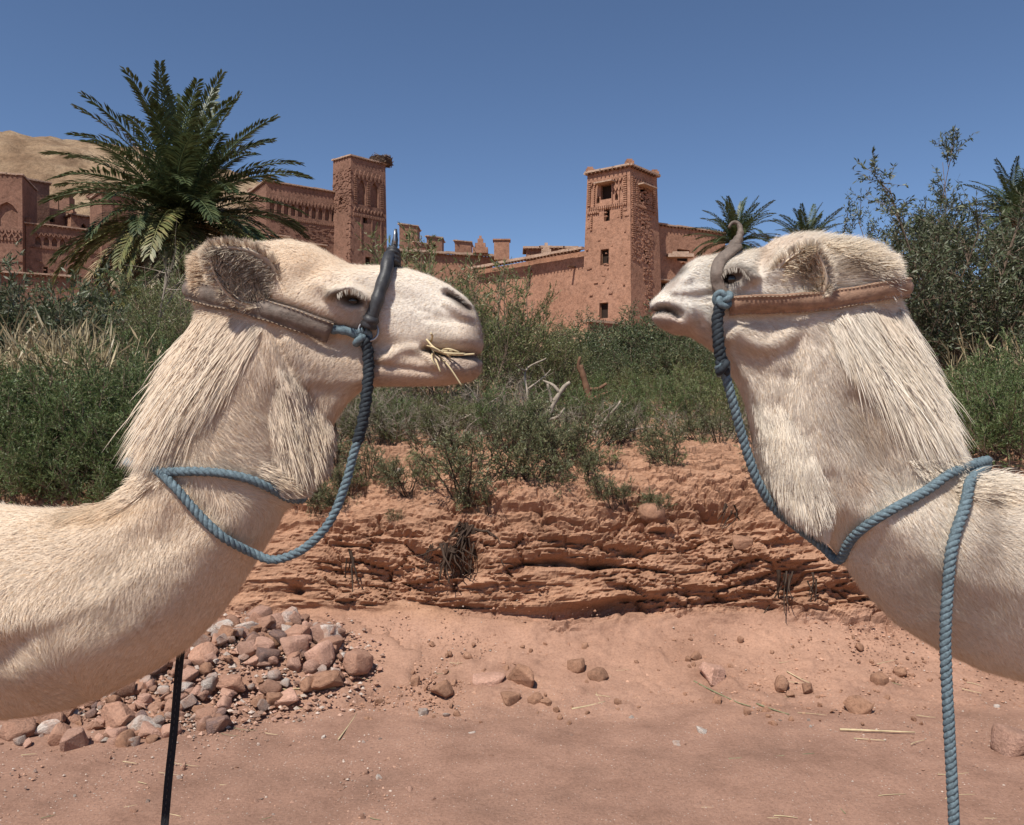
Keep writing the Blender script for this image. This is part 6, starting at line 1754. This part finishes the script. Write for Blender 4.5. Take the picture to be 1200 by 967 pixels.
limb([P(690, 520, 7.1), P(708, 495, 7.1), P(722, 478, 7.0), P(727, 470, 7.0)], 0.028, 0.008, 'broken pale limb leaning right at the edge of the bank top')
limb([P(608, 520, 7.2), P(618, 470, 7.3), P(616, 435, 7.4), P(640, 420, 7.4)], 0.02, 0.006, 'crooked bare limb rising through the tall thin tamarisk')
limb([P(694, 496, 8.6), P(689, 462, 8.6), P(680, 428, 8.6)], 0.045, 0.03, 'short reddish broken stump poking out of the dark thicket', mat='wood')
limb([P(505, 525, 6.6), P(520, 500, 6.6), P(548, 488, 6.7), P(590, 462, 6.8)], 0.014, 0.004, 'thin twisted dry stick under the chewing jaw')
limb([P(700, 528, 6.6), P(740, 505, 6.7), P(765, 500, 6.7)], 0.012, 0.004, 'fallen pale stick lying along the bank top')

def reed_clump(px, d, n, h, label, group):
    rr_ = np.random.default_rng(int(px * 7 + d * 100))
    b = on_ground(px, d)
    o = empty('dry_reed_clump', b, 0, label, 'reeds', group)
    st = np.zeros((n, 3)); st[:, 0] = rr_.normal(0, 0.22, n); st[:, 1] = rr_.normal(0, 0.2, n)
    dr = np.stack([rr_.normal(0, 0.22, n), rr_.normal(0, 0.2, n), np.ones(n)], 1)
    pth = polylines(rr_, st, dr, h * rr_.uniform(0.5, 1.1, n), 6, 0.05, -0.01)
    V, F = tubes(pth, np.full(n, 0.006), np.full(n, 0.003), 4)
    link('stalks', mesh_np('stalks', V, F, M['straw']), o)['kind'] = 'stuff'
    V, F, c = leaves(rr_, pth, 7, 0.28, 0.018, DRY, 0.8, 0.5)
    link('blades', mesh_np('blades', V, F, M['leaf'], c), o)['kind'] = 'stuff'
for px, d in ((45, 7.6), (75, 7.4), (105, 7.8), (25, 7.5), (85, 7.9)):
    reed_clump(px, d, 80, 0.95, 'clump of dry tan reeds below the rounded bush', 'dry reeds below the rounded bush')
for px, d in ((1175, 8.6), (1200, 8.8), (1225, 8.5)):
    reed_clump(px, d, 70, 0.85, 'clump of dry tan reeds at the olive tree foot', 'dry reeds by the olive')

# small bushes on the slope of the bank itself
spots = [(392, 545, 0.8), (430, 556, 0.7), (410, 575, 0.7), (462, 560, 0.6), (478, 575, 0.75), (505, 520, 0.9), (545, 540, 0.9), (545, 585, 1.25), (572, 600, 0.9), (600, 530, 1.2), (618, 560, 1.1), (640, 525, 1.2), (655, 545, 1.2), (632, 580, 1.0), (676, 540, 1.1), (685, 560, 0.9), (700, 520, 1.0), (742, 520, 0.9), (780, 530, 0.9), (785, 545, 0.8), (718, 590, 0.7), (770, 600, 0.55), (845, 520, 0.9), (865, 505, 0.8), (730, 585, 0.5), (465, 610, 0.35), (440, 520, 1.0), (385, 520, 1.0), (525, 500, 1.1), (575, 510, 1.1), (355, 590, 0.8), (370, 600, 0.7), (400, 600, 0.5), (820, 515, 0.9), (905, 560, 0.8), (940, 560, 0.7)]
for i, (px, py, s_) in enumerate(spots):
    b = ground_hit(px, py); b[2] -= 0.02
    plant('bank_bush', salt[i % 3], b, RZ(), s_ * vr.uniform(0.85, 1.1), 'small grey-green bush rooted on the red bank slope', 'bush', 'small bushes on the bank slope', tilt=(vr.uniform(0.0, 0.35), vr.uniform(-0.15, 0.15)))
for i in range(26):
    px = vr.uniform(340, 960); py = vr.uniform(505, 570)
    b = ground_hit(px, py); b[2] -= 0.01
    plant('sprout', sprout[0], b, RZ(), vr.uniform(0.5, 1.0), 'tiny green sprout on the crumbly bank crest', 'sprout', 'tiny sprouts on the bank crest')

# exposed roots hanging down the cut face
def roots(px, py, n, length, r, label, spread=0.25, out=0.05):
    rr_ = np.random.default_rng(int(px * 3 + py))
    b = ground_hit(px, py); b[1] -= out
    o = empty('exposed_root', b, 0, label, 'root')
    for k in range(n):
        d = np.array([[rr_.normal(0, spread), rr_.uniform(-0.15, 0.05), -1.0]])
        pth = polylines(rr_, np.array([[rr_.normal(0, 0.03), -0.02, rr_.uniform(-0.03, 0.05)]]), d, np.array([length * rr_.uniform(0.4, 1.0)]), 8, 0.22, -0.05)
        V, F = tubes(pth, [r * rr_.uniform(0.4, 1.0)], [r * 0.15], 6)
        link('rootlet', mesh_np('rootlet', V, F, M['root']), o)
roots(548, 618, 30, 0.42, 0.014, 'dark tangled root mass hanging under the largest bank bush', 0.5, 0.10)
roots(530, 640, 22, 0.3, 0.013, 'knotted black roots bulging in a hollow of the bank', 0.7, 0.10)
roots(412, 648, 4, 0.55, 0.010, 'long thin dark root dangling down the bank near the sagging rope', 0.06, 0.10)
roots(920, 672, 5, 0.42, 0.016, 'bent pale root hanging out of the bank by the shaggy throat', 0.2, 0.10)
roots(940, 676, 5, 0.22, 0.010, 'short fringe of root hairs under the ledge by the throat', 0.6, 0.08)
roots(858, 596, 6, 0.2, 0.012, 'dark roots in the deep hole near the sagging rope of the whiter camel', 0.6, 0.05)
roots(640, 575, 5, 0.16, 0.010, 'dark roots under the bush clump at the bank brow', 0.6, 0.05)
roots(505, 640, 4, 0.25, 0.006, 'wiry rootlets left of the tangled root mass', 0.25, 0.08)

# ------------------------------------------------------------------ palms
def frond_mesh(seed, length, th0, bend, pal, n=70, width=0.07, lf=0.62, droop=0.18, vee=0.28):
    rng = np.random.default_rng(seed)
    K = 22; s = np.linspace(0, 1, K)
    th = np.radians(th0 - bend * s ** 1.3)
    p = np.zeros((K, 3)); st = length / (K - 1)
    for k in range(1, K): p[k] = p[k - 1] + st * np.array([math.cos(th[k - 1]), 0, math.sin(th[k - 1])])
    p[:, 1] += 0.04 * length * np.sin(s * 3 + rng.uniform(0, 6))
    tg = np.gradient(p, axis=0); tg /= np.linalg.norm(tg, axis=1, keepdims=True)
    side = np.tile([0.0, 1.0, 0.0], (K, 1)); up = np.cross(tg, side); up *= np.sign(up[:, 2:3] + 1e-9) if th0 < 89 else -1
    V1, F1 = tubes(p[None], [0.035], [0.008], 4)
    pal = np.asarray(pal, float)
    c1 = np.tile(pal[0] * 1.6, (len(V1), 1))
    VV, FF, CC = [V1], [F1], [c1]; nb = len(V1)
    t = np.repeat(np.linspace(0.12, 1.0, n), 2); sg = np.tile([1.0, -1.0], n)
    t = np.clip(t + rng.normal(0, 0.006, len(t)), 0, 1)
    pos = np.stack([np.interp(t, s, p[:, k]) for k in range(3)], 1)
    T = np.stack([np.interp(t, s, tg[:, k]) for k in range(3)], 1); U_ = np.stack([np.interp(t, s, up[:, k]) for k in range(3)], 1)
    S_ = np.tile([0.0, 1.0, 0.0], (len(t), 1)) * sg[:, None]
    fwd = 0.55 + 0.9 * t ** 2
    d = S_ + T * fwd[:, None] + U_ * vee + rng.normal(0, 0.10, (len(t), 3)); d /= np.linalg.norm(d, axis=1, keepdims=True)
    L_ = lf * (np.sin(np.pi * np.clip(0.12 + 0.80 * t, 0, 1)) ** 0.7) * rng.uniform(0.85, 1.1, len(t))
    wv = np.cross(d, U_); wv /= np.linalg.norm(wv, axis=1, keepdims=True) + 1e-9
    mid = pos + d * (L_ * 0.5)[:, None]; tip = pos + d * L_[:, None] - np.array([0, 0, 1]) * (L_ * droop)[:, None]
    V = np.stack([pos, mid + wv * width / 2, tip, mid - wv * width / 2], 1).reshape(-1, 3)
    F = np.arange(len(V)).reshape(-1, 4) + nb
    c = pal[rng.integers(0, len(pal), len(t))] * rng.uniform(0.75, 1.25, (len(t), 1))
    VV.append(V); FF.append(F); CC.append(np.repeat(c, 4, 0))
    return mesh_np('frond', np.concatenate(VV), np.concatenate(FF), M['leaf'], np.concatenate(CC))

PG = [(0.066, 0.088, 0.036), (0.050, 0.070, 0.030), (0.092, 0.110, 0.046)]
PY_ = [(0.16, 0.16, 0.055), (0.22, 0.19, 0.075), (0.12, 0.13, 0.05)]
PD = [(0.34, 0.25, 0.145), (0.26, 0.19, 0.11), (0.42, 0.33, 0.20)]
FR = {}
def palm(label, base, crown, scale, plan, seed, lean=(0, 0)):
    rg = random.Random(seed)
    o = empty('date_palm', base, 0, label, 'palm tree')
    b = np.asarray(base, float); c = np.asarray(crown, float) - b
    # trunk: tapering, ringed with cut leaf bases
    pts = spline(np.array([[0, 0, -0.2], c * 0.5 + [lean[0], lean[1], 0], c]), 0.09)
    rr_ = 0.21 * scale * (1 + 0.10 * (np.arange(len(pts)) % 3 - 1))
    mb = MB(); mb.tube(pts, rr_, 12); tr = mb.build('trunk', M['bark'], o)
    stubs = MB()
    for k in range(0, len(pts) - 1, 2):
        for a in range(7):
            an = a * 0.9 + k * 0.45; d = np.array([math.cos(an), math.sin(an), 0.9]); d /= np.linalg.norm(d)
            q = pts[k] + np.array([math.cos(an), math.sin(an), 0]) * 0.19 * scale
            stubs.box(q + d * 0.06 * scale, (0.10 * scale, 0.05 * scale, 0.20 * scale), [np.array([-math.sin(an), math.cos(an), 0]), np.cross(d, [-math.sin(an), math.cos(an), 0]), d])
    stubs.build('leaf_scars', M['bark'], tr)['kind'] = 'stuff'
    for (cnt, th0, bend, pal, ln) in plan:
        for i in range(cnt):
            v = rg.randint(0, 2)
            key = (th0, bend, id(pal), ln, v)
            if key not in FR: FR[key] = frond_mesh(len(FR) + 300, ln, th0 + (v - 1) * 7, bend + (v - 1) * 8, pal)
            f = link('frond', FR[key], o)
            f.location = [float(t) for t in c + np.array([0, 0, rg.uniform(-0.15, 0.1) * scale])]
            f.rotation_euler = (rg.uniform(-0.12, 0.12), rg.uniform(-0.1, 0.1), 6.2832 * (i + rg.uniform(-0.35, 0.35)) / cnt + th0)
            s_ = scale * rg.uniform(0.88, 1.1); f.scale = (s_, s_, s_)
    return o
dP = 25.0
cr = P(213, 262, dP); x_ = cr[0]
palm('large bushy date palm with skirt of hanging dry fronds in front of the village', (x_, dP, float(terr(x_, dP))), cr, 1.0,
     [(9, 84, 26, PG, 4.3), (15, 66, 45, PG, 4.2), (18, 48, 60, PG, 4.1), (19, 30, 66, PG, 4.0), (12, 12, 68, PG, 3.9), (11, 2, 72, PY_, 3.9), (14, -8, 70, PY_, 3.8), (13, -20, 62, PD, 4.0), (16, -32, 52, PD, 4.0), (20, -50, 40, PD, 3.7), (16, -66, 24, PD, 3.4)], 1)
for px, py, d, sc, sd, lab in ((862, 286, 48, 0.72, 2, 'date palm with upright fronds behind the noseband stub'), (946, 292, 54, 0.74, 3, 'date palm crown showing above the raised forehead'), (1188, 256, 40, 0.72, 4, 'date palm crown behind the second olive tree'), (1100, 300, 44, 0.6, 6, 'small date palm with drooping fronds between the olives')):
    cr = P(px, py, d); g_ = float(terr(cr[0], d))
    palm(lab, (cr[0], d, g_), cr, sc, [(6, 82, 30, PG, 4.2), (11, 62, 45, PG, 4.1), (13, 42, 56, PG, 4.0), (13, 20, 66, PG, 3.9), (11, -6, 70, PG, 3.6), (9, -45, 45, PD, 3.2)], sd)
d = 21.0; cr = P(150, 362, d)
palm('young date palm with yellowing arched fronds beside the pale sapling', (cr[0], d, float(terr(cr[0], d))), cr, 0.42, [(4, 70, 60, PG, 4.1), (6, 45, 80, PY_, 4.0), (6, 25, 80, PY_, 3.9), (6, 0, 60, PD, 3.2)], 5)
# ------------------------------------------------------------------ stones, straw and gravel
M['st_pink'] = plain_mat('pink_sandstone', (0.46, 0.27, 0.20), 0.9, 0.38, 7, 0.03)
M['st_red'] = plain_mat('red_brown_stone', (0.34, 0.185, 0.125), 0.9, 0.38, 7, 0.03)
M['st_grey'] = plain_mat('grey_stone', (0.34, 0.265, 0.225), 0.9, 0.38, 7, 0.03)
M['st_pale'] = plain_mat('pale_limestone', (0.55, 0.48, 0.42), 0.9, 0.38, 7, 0.03)
M['st_dark'] = plain_mat('purple_grey_stone', (0.19, 0.125, 0.11), 0.85, 0.38, 7, 0.03)
M['st_clod'] = earth_mat('earth_clod', (0.27, 0.150, 0.098), (0.345, 0.190, 0.122), (0.42, 0.24, 0.16), 6.0, bd=0.014)
def stone_dust(m):
    """red dust caught on part of the stone"""
    N, L = m.node_tree.nodes, m.node_tree.links; bs = N['Principled BSDF']
    src = bs.inputs['Base Color'].links[0].from_socket
    oi = N.new('ShaderNodeObjectInfo'); geo = N.new('ShaderNodeNewGeometry')
    n = noise_node(N, L, geo.outputs['Position'], 16, 6, 0.7)
    r = ramp(N, L, n.outputs['Fac'], [(0.42, (0, 0, 0)), (0.66, (0.85, 0.85, 0.85))])
    c = mixc(N, L, r.outputs[0], src, (0.40, 0.23, 0.16))
    hv = N.new('ShaderNodeHueSaturation'); L.new(c, hv.inputs['Color'])
    mr = N.new('ShaderNodeMapRange'); mr.inputs['To Min'].default_value = 0.72; mr.inputs['To Max'].default_value = 1.22
    L.new(oi.outputs['Random'], mr.inputs['Value']); L.new(mr.outputs[0], hv.inputs['Value'])
    L.new(hv.outputs[0], bs.inputs['Base Color'])
for k_ in ('st_pink', 'st_red', 'st_grey', 'st_pale', 'st_dark'): stone_dust(M[k_])
MATS = ['st_pink', 'st_red', 'st_grey', 'st_pale', 'st_dark', 'st_clod']
def stone_shape(seed, n=22, boxy=0.5):
    rng = np.random.default_rng(seed)
    p = rng.normal(0, 1, (n, 3)); p /= np.linalg.norm(p, axis=1, keepdims=True)
    p = np.sign(p) * np.abs(p) ** (1 - boxy * 0.45)
    p *= rng.uniform(0.8, 1.0, (n, 1))
    bm = bmesh.new()
    for v in p: bm.verts.new(v)
    bmesh.ops.convex_hull(bm, input=bm.verts)
    for v in [v for v in bm.verts if not v.link_faces]: bm.verts.remove(v)
    bmesh.ops.bevel(bm, geom=[e for e in bm.edges if e.calc_face_angle(0) > 0.45], offset=0.07, segments=1, affect='EDGES')
    bmesh.ops.triangulate(bm, faces=bm.faces)
    soft = (seed % 3 != 0)
    bmesh.ops.subdivide_edges(bm, edges=bm.edges, cuts=1, use_grid_fill=True)
    if soft:
        for _ in range(2): bmesh.ops.smooth_vert(bm, verts=bm.verts, factor=0.5, use_axis_x=True, use_axis_y=True, use_axis_z=True)
    co = np.array([v.co[:] for v in bm.verts])
    dn = 0.10 * fbm(co[:, 0] * 2.2 + seed, co[:, 1] * 2.2, co[:, 2] * 2.2, 4, seed=seed, gain=0.65)
    for v, k_ in zip(bm.verts, dn): v.co *= 1 + k_
    bmesh.ops.triangulate(bm, faces=bm.faces)
    me = bpy.data.meshes.new('stone'); bm.to_mesh(me); bm.free()
    if soft:
        for p in me.polygons: p.use_smooth = True
    return me
SH = {}
def stone(name, loc, size, mat, rot, label, group=None, shape=0, cat='stone', flat=0.7):
    key = (shape, mat)
    if key not in SH:
        me = stone_shape(500 + shape, n=(14 if shape % 3 else 26), boxy=(0.9 if shape % 2 else 0.3)); me.materials.append(M[mat]); SH[key] = me
    o = link(name, SH[key]); o.location = [float(t) for t in loc]; o.rotation_euler = rot
    o.scale = (size, size * 0.85, size * flat)
    return tag(o, label, cat, group)

sr = np.random.default_rng(21)
def surf(x, y): return max(float(bank_z(x, y)), 0.0)
def mound(x, y):
    a = (x + 1.62) / 0.95; b = (y - 4.78) / 0.55
    el = ((x + 1.6) / 1.35) ** 2 + ((y - 4.75) / 0.68) ** 2
    f_ = min(max((1.0 - el) / 0.55, 0.0), 1.0); f_ = f_ * f_ * (3 - 2 * f_)
    return surf(x, y) + 0.20 * math.exp(-(a * a + b * b) * 1.3) * f_
names = {'st_pink': 'pinkish', 'st_red': 'red-brown', 'st_grey': 'grey', 'st_pale': 'chalky white', 'st_dark': 'dark purple-grey', 'st_clod': 'earthy red'}
# heap core of packed rubble so that the stones rest on something
xs = np.linspace(-3.6, -0.2, 90); ys = np.linspace(3.9, 5.7, 60)
X, Y = np.meshgrid(xs, ys, indexing='ij')
Z = np.vectorize(mound)(X, Y) + 0.03 * fbm(X * 7, Y * 7, 0, 3, seed=200) - 0.035
Zs = np.vectorize(surf)(X, Y)
Z = np.where((Z < Zs + 0.004) | (((X + 1.6) / 1.35) ** 2 + ((Y - 4.75) / 0.68) ** 2 > 1), Zs - 0.06, Z)
idx = np.arange(X.size).reshape(X.shape)
F = np.stack([idx[:-1, :-1], idx[1:, :-1], idx[1:, 1:], idx[:-1, 1:]], -1).reshape(-1, 4)
badv = (Z < Zs - 0.01).ravel()
F = F[~badv[F].all(1)]
o = link('rubble_mound', mesh_np('rubble_mound', np.stack([X, Y, Z], -1).reshape(-1, 3), F, M['ground'])); tag(o, kind='structure')
cnt = 0
HEAP = [(140, 815), (215, 765), (285, 748), (350, 742), (400, 758), (428, 800), (400, 815), (330, 835), (250, 850), (180, 868), (120, 876), (0, 876), (0, 850), (90, 838)]
for q in in_poly(sr, HEAP, 330):
    g_ = ground_hit(q[0], q[1]); x, y = g_[0], g_[1]
    size = float(np.clip(sr.lognormal(-3.25, 0.45), 0.016, 0.10))
    m = sr.choice(MATS, p=[0.30, 0.30, 0.17, 0.08, 0.05, 0.10])
    fl = sr.uniform(0.5, 0.9)
    z = mound(x, y) + size * fl * sr.uniform(0.05, 0.55)
    stone('stone', (x, y, z), size, m, (sr.uniform(-0.5, 0.5), sr.uniform(-0.5, 0.5), sr.uniform(0, 6.28)), names[m] + ' angular stone in the rubble heap under the cream camel', names[m] + ' rubble heap stones', int(sr.integers(0, 10)), flat=fl)
# larger stones one can single out: px, py of the base, half width in px
big = [(322, 760, 20, 'st_pink', 'blocky pink stone on the crest of the rubble heap'), (347, 782, 22, 'st_red', 'large smooth red-brown stone near the right end of the rubble heap'), (290, 772, 20, 'st_pale', 'white-crusted grey boulder at the top of the rubble heap'),
       (237, 776, 17, 'st_pink', 'long pink slab lying across the rubble heap'), (138, 850, 30, 'st_red', 'big lumpy red-brown rock behind the black strap'), (254, 855, 18, 'st_dark', 'jagged dark purple rock in front of the rubble heap'), (366, 805, 15, 'st_pink', 'upright triangular pink shard at the rubble heap edge'),
       (383, 768, 19, 'st_pale', 'chalky cracked stone at the right end of the rubble heap'), (120, 868, 10, 'st_pale', 'flat whitish stone in front of the lumpy red rock'), (335, 832, 22, 'st_pink', 'flat pale slab lying before the rubble heap'), (22, 862, 24, 'st_red', 'half-buried red rock under the cream chest'), (60, 850, 22, 'st_red', 'dark red lump beside the half-buried rock'), (300, 806, 18, 'st_pink', 'square brick-like pink block in the middle of the rubble heap'),
       (572, 798, 23, 'st_pink', 'flat pink slab leaning against the foot of the bank'), (612, 800, 26, 'st_clod', 'cracked layered block fallen from the bank'), (598, 822, 14, 'st_clod', 'wedge-shaped earth clod before the fallen block'), (628, 822, 12, 'st_clod', 'small cube-shaped clod beside the fallen block'), (640, 826, 9, 'st_clod', 'crumbled clod right of the fallen block'), (515, 812, 20, 'st_clod', 'ridge-like earth clod on the sandy slope'), (676, 785, 14, 'st_clod', 'layered clod at the right end of the undercut'), (700, 795, 15, 'st_clod', 'brown clod on the sand below the undercut'),
       (834, 795, 20, 'st_pink', 'pointed pink stone with a green twig beside it'), (822, 858, 11, 'st_pale', 'cream-coloured cube of stone on open ground'), (794, 872, 9, 'st_pale', 'flat white pebble beside the cream cube'), (1006, 832, 19, 'st_clod', 'rounded red lump half sunk in the sand'), (1190, 878, 30, 'st_pink', 'smooth pink boulder beyond the hanging rope'), (915, 805, 14, 'st_clod', 'cracked clod on the slope below the shaggy throat'), (945, 808, 10, 'st_clod', 'dark clod right of the cracked clod'), (925, 815, 8, 'st_clod', 'little clod under the dark one'), (1030, 800, 12, 'st_clod', 'crumbly clod under the whiter camel neck'), (1055, 790, 10, 'st_clod', 'small crumb of earth below the hanging rope'), (496, 836, 7, 'st_pale', 'bright white pebble below the ridge-like clod'), (523, 838, 6, 'st_pale', 'white pebble twin a little right of the bright one'), (553, 860, 5, 'st_pale', 'tiny white chip on the trodden earth'), (466, 556, 9, 'st_pale', 'white stone lodged on the bank slope near the sagging rope'), (870, 640, 14, 'st_clod', 'loose block wedged in the deep hole of the bank'), (765, 606, 20, 'st_clod', 'hollow-fronted block set in the bank brow')]
for i, (px, py, hw, m, lab) in enumerate(big):
    b = ground_hit(px, py); d = b[1]; size = hw / FPX * d
    z = b[2] if not (-3.3 < b[0] < -0.75 and 4.0 < d < 5.5) else max(b[2], mound(b[0], d) - 0.02)
    fl = 0.35 if 'flat' in lab or 'slab' in lab else 0.75
    stone('rock' if hw > 12 else 'pebble', (b[0], d, z + size * fl * 0.35), size, m, (sr.uniform(-0.25, 0.25), sr.uniform(-0.25, 0.25), sr.uniform(0, 6.28)), lab, None, i % 10, flat=fl)
# clods on the sandy slope
for i in range(150):
    px = sr.uniform(380, 1150); py = sr.uniform(745, 850)
    b = ground_hit(px, py); size = float(np.clip(sr.lognormal(-4.1, 0.45), 0.008, 0.04))
    stone('clod', (b[0], b[1], b[2] + size * 0.2), size, 'st_clod', tuple(sr.uniform(0, 6, 3)), 'small earth clod scattered on the sandy slope', 'clods on the sandy slope', i % 10, 'clod')
# pebbles on the trodden ground, one can count these
for i in range(120):
    px = sr.uniform(-20, 1220); py = 790 + 200 * sr.random() ** 0.8
    if px > 560 and sr.random() < 0.5: px -= 540
    b = ground_hit(px, py, 2.0); size = float(np.clip(sr.lognormal(-4.45, 0.4), 0.005, 0.022))
    m = sr.choice(['st_pale', 'st_pink', 'st_grey', 'st_red'], p=[0.20, 0.38, 0.20, 0.22])
    stone('pebble', (b[0], b[1], b[2] + size * 0.15), size, m, tuple(sr.uniform(0, 6, 3)), names[m] + ' pebble lying on the trodden earth', names[m] + ' pebbles on the trodden earth', i % 10, 'pebble', 0.55)
# grit: uncountable small gravel
def grit(name, n, xr, yr, sz, pal, dens=None):
    px = sr.uniform(*xr, n); py = sr.uniform(*yr, n)
    if dens is not None:
        k = sr.random(n) < dens(px, py); px, py = px[k], py[k]; n = len(px)
    z = np.maximum(bank_z(px, py), 0.0)
    if name == 'rubble_chips': z = z + 0.20 * np.exp(-(((px + 1.62) / 0.95) ** 2 + ((py - 4.78) / 0.55) ** 2) * 1.3) - 0.02
    r = np.clip(sr.lognormal(sz, 0.5, n), 0.0018, 0.022 if sz > -5.2 else 0.016 if sz > -5.5 else 0.009)
    oc = np.array([[1, 0, 0], [-1, 0, 0], [0, 1, 0], [0, -1, 0], [0, 0, 0.7], [0, 0, -0.7]], float)
    V = oc[None] * r[:, None, None] * sr.uniform(0.6, 1.3, (n, 6, 1))
    a = sr.uniform(0, 6.28, n); c, s = np.cos(a)[:, None], np.sin(a)[:, None]
    V = np.stack([V[..., 0] * c - V[..., 1] * s, V[..., 0] * s + V[..., 1] * c, V[..., 2]], -1) + np.stack([px, py, z + r * 0.2], 1)[:, None]
    f = np.array([[0, 2, 4], [2, 1, 4], [1, 3, 4], [3, 0, 4], [2, 0, 5], [1, 2, 5], [3, 1, 5], [0, 3, 5]])
    F = (np.arange(n)[:, None, None] * 6 + f[None]).reshape(-1, 3)
    pal = np.array(pal); c = pal[sr.integers(0, len(pal), n)] * sr.uniform(0.75, 1.2, (n, 1))
    o = link(name, mesh_np(name, V.reshape(-1, 3), F, M['grit'], np.repeat(c, 6, 0), smooth=False)); tag(o, kind='stuff')
    o['label'] = 'fine grey and pink grit on the trodden earth' if name == 'gravel' else 'fine red crumbs of earth on the sandy slope' if name == 'slope_grit' else 'broken pink and brown stone chips packed between the heap stones'; o['category'] = 'gravel'
M['grit'] = vcol_mat('grit_stone', 0.9)
GP = [(0.42, 0.26, 0.19), (0.35, 0.20, 0.14), (0.45, 0.36, 0.30), (0.50, 0.40, 0.33), (0.25, 0.16, 0.12), (0.38, 0.22, 0.15), (0.33, 0.19, 0.13)]
grit('gravel', 25000, (-3.6, 3.6), (2.4, 5.3), -5.65, GP, lambda x, y: 0.25 + 0.75 * sstep(0.6, -0.8, x) * sstep(-0.3, 0.3, fbm(x * 0.8, y * 0.8, 0, 2, seed=8) + 0.15))
grit('slope_grit', 9000, (-1.2, 3.6), (4.3, 5.25), -5.3, [(0.40, 0.22, 0.145), (0.34, 0.18, 0.115), (0.46, 0.27, 0.185), (0.30, 0.16, 0.10)], lambda x, y: 0.25 + 0.75 * sstep(0.0, 0.35, fbm(x * 2.2, y * 2.6, 0, 3, seed=15)))
grit('rubble_chips', 8000, (-3.3, -0.75), (4.0, 5.3), -4.7, GP + [(0.40, 0.24, 0.18), (0.34, 0.19, 0.13)], lambda x, y: sstep(1.15, 0.7, np.hypot((x + 1.7) / 1.0, (y - 4.65) / 0.6)))
# straw and twigs on the ground
def stick(px, py, L_, an, r, m, lab, grp=None, nm='straw', bend=0.15):
    b = ground_hit(px, py, 2.0); d = np.array([math.cos(an), math.sin(an)])
    pts = []
    for f in np.linspace(-0.5, 0.5, 6):
        q = b[:2] + d * L_ * f + np.array([-d[1], d[0]]) * bend * L_ * (f * f - 0.1)
        pts.append([q[0], q[1], max(surf(q[0], q[1]), mound(q[0], q[1]) - 0.03 if (-3.2 < q[0] < -0.8 and 4.0 < q[1] < 5.5) else 0) + r + 0.004])
    pts = np.array(pts); mb = MB(); mb.tube(pts - pts[0], np.linspace(r, r * 0.5, 6), 5)
    o = mb.build(nm, m, None, True); o.location = [float(t) for t in pts[0]]; tag(o, lab, nm, grp)
M['green_twig'] = plain_mat('green_grey_twig', (0.20, 0.20, 0.11), 0.8, 0.3, 20)
stick(1028, 858, 0.36, -0.1, 0.006, M['straw'], 'straight pale reed stalk lying below the hanging rope', None, 'reed_stalk', 0.0)
stick(845, 815, 0.36, -0.8, 0.005, M['green_twig'], 'green-grey twig beside the pointed pink stone', None, 'twig', 0.1)
stick(905, 888, 0.42, 0.15, 0.005, M['green_twig'], 'long thin twig lying flat on the trodden earth', None, 'twig', 0.05)
stick(350, 822, 0.40, 0.12, 0.006, M['straw'], 'yellow reed stalk lying along the front of the rubble heap', None, 'reed_stalk', 0.02)
stick(408, 852, 0.34, 1.5, 0.004, M['straw'], 'thin reed stalk pointing away from the heap on open ground', None, 'reed_stalk', 0.02)
stick(690, 828, 0.2, 0.4, 0.005, M['straw'], 'pale broken reed right of the fallen block', None, 'reed_stalk', 0.1)
stick(905, 832, 0.2, -0.9, 0.005, M['green_twig'], 'short green stem below the cracked clod', None, 'twig', 0.1)
stick(935, 795, 0.16, -1.0, 0.004, M['straw'], 'pale stem leaning on the cracked clod', None, 'reed_stalk', 0.1)
for i in range(85):
    px = sr.uniform(20, 1180); py = sr.uniform(775, 965)
    stick(px, py, sr.uniform(0.04, 0.15), sr.uniform(-0.6, 0.6) + (1.57 if sr.random() < 0.15 else 0), sr.uniform(0.001, 0.0025), M['straw'] if sr.random() < 0.75 else M['green_twig'], 'bit of chopped straw strewn on the trodden earth', 'straw bits on the ground', 'straw', sr.uniform(-0.4, 0.4))
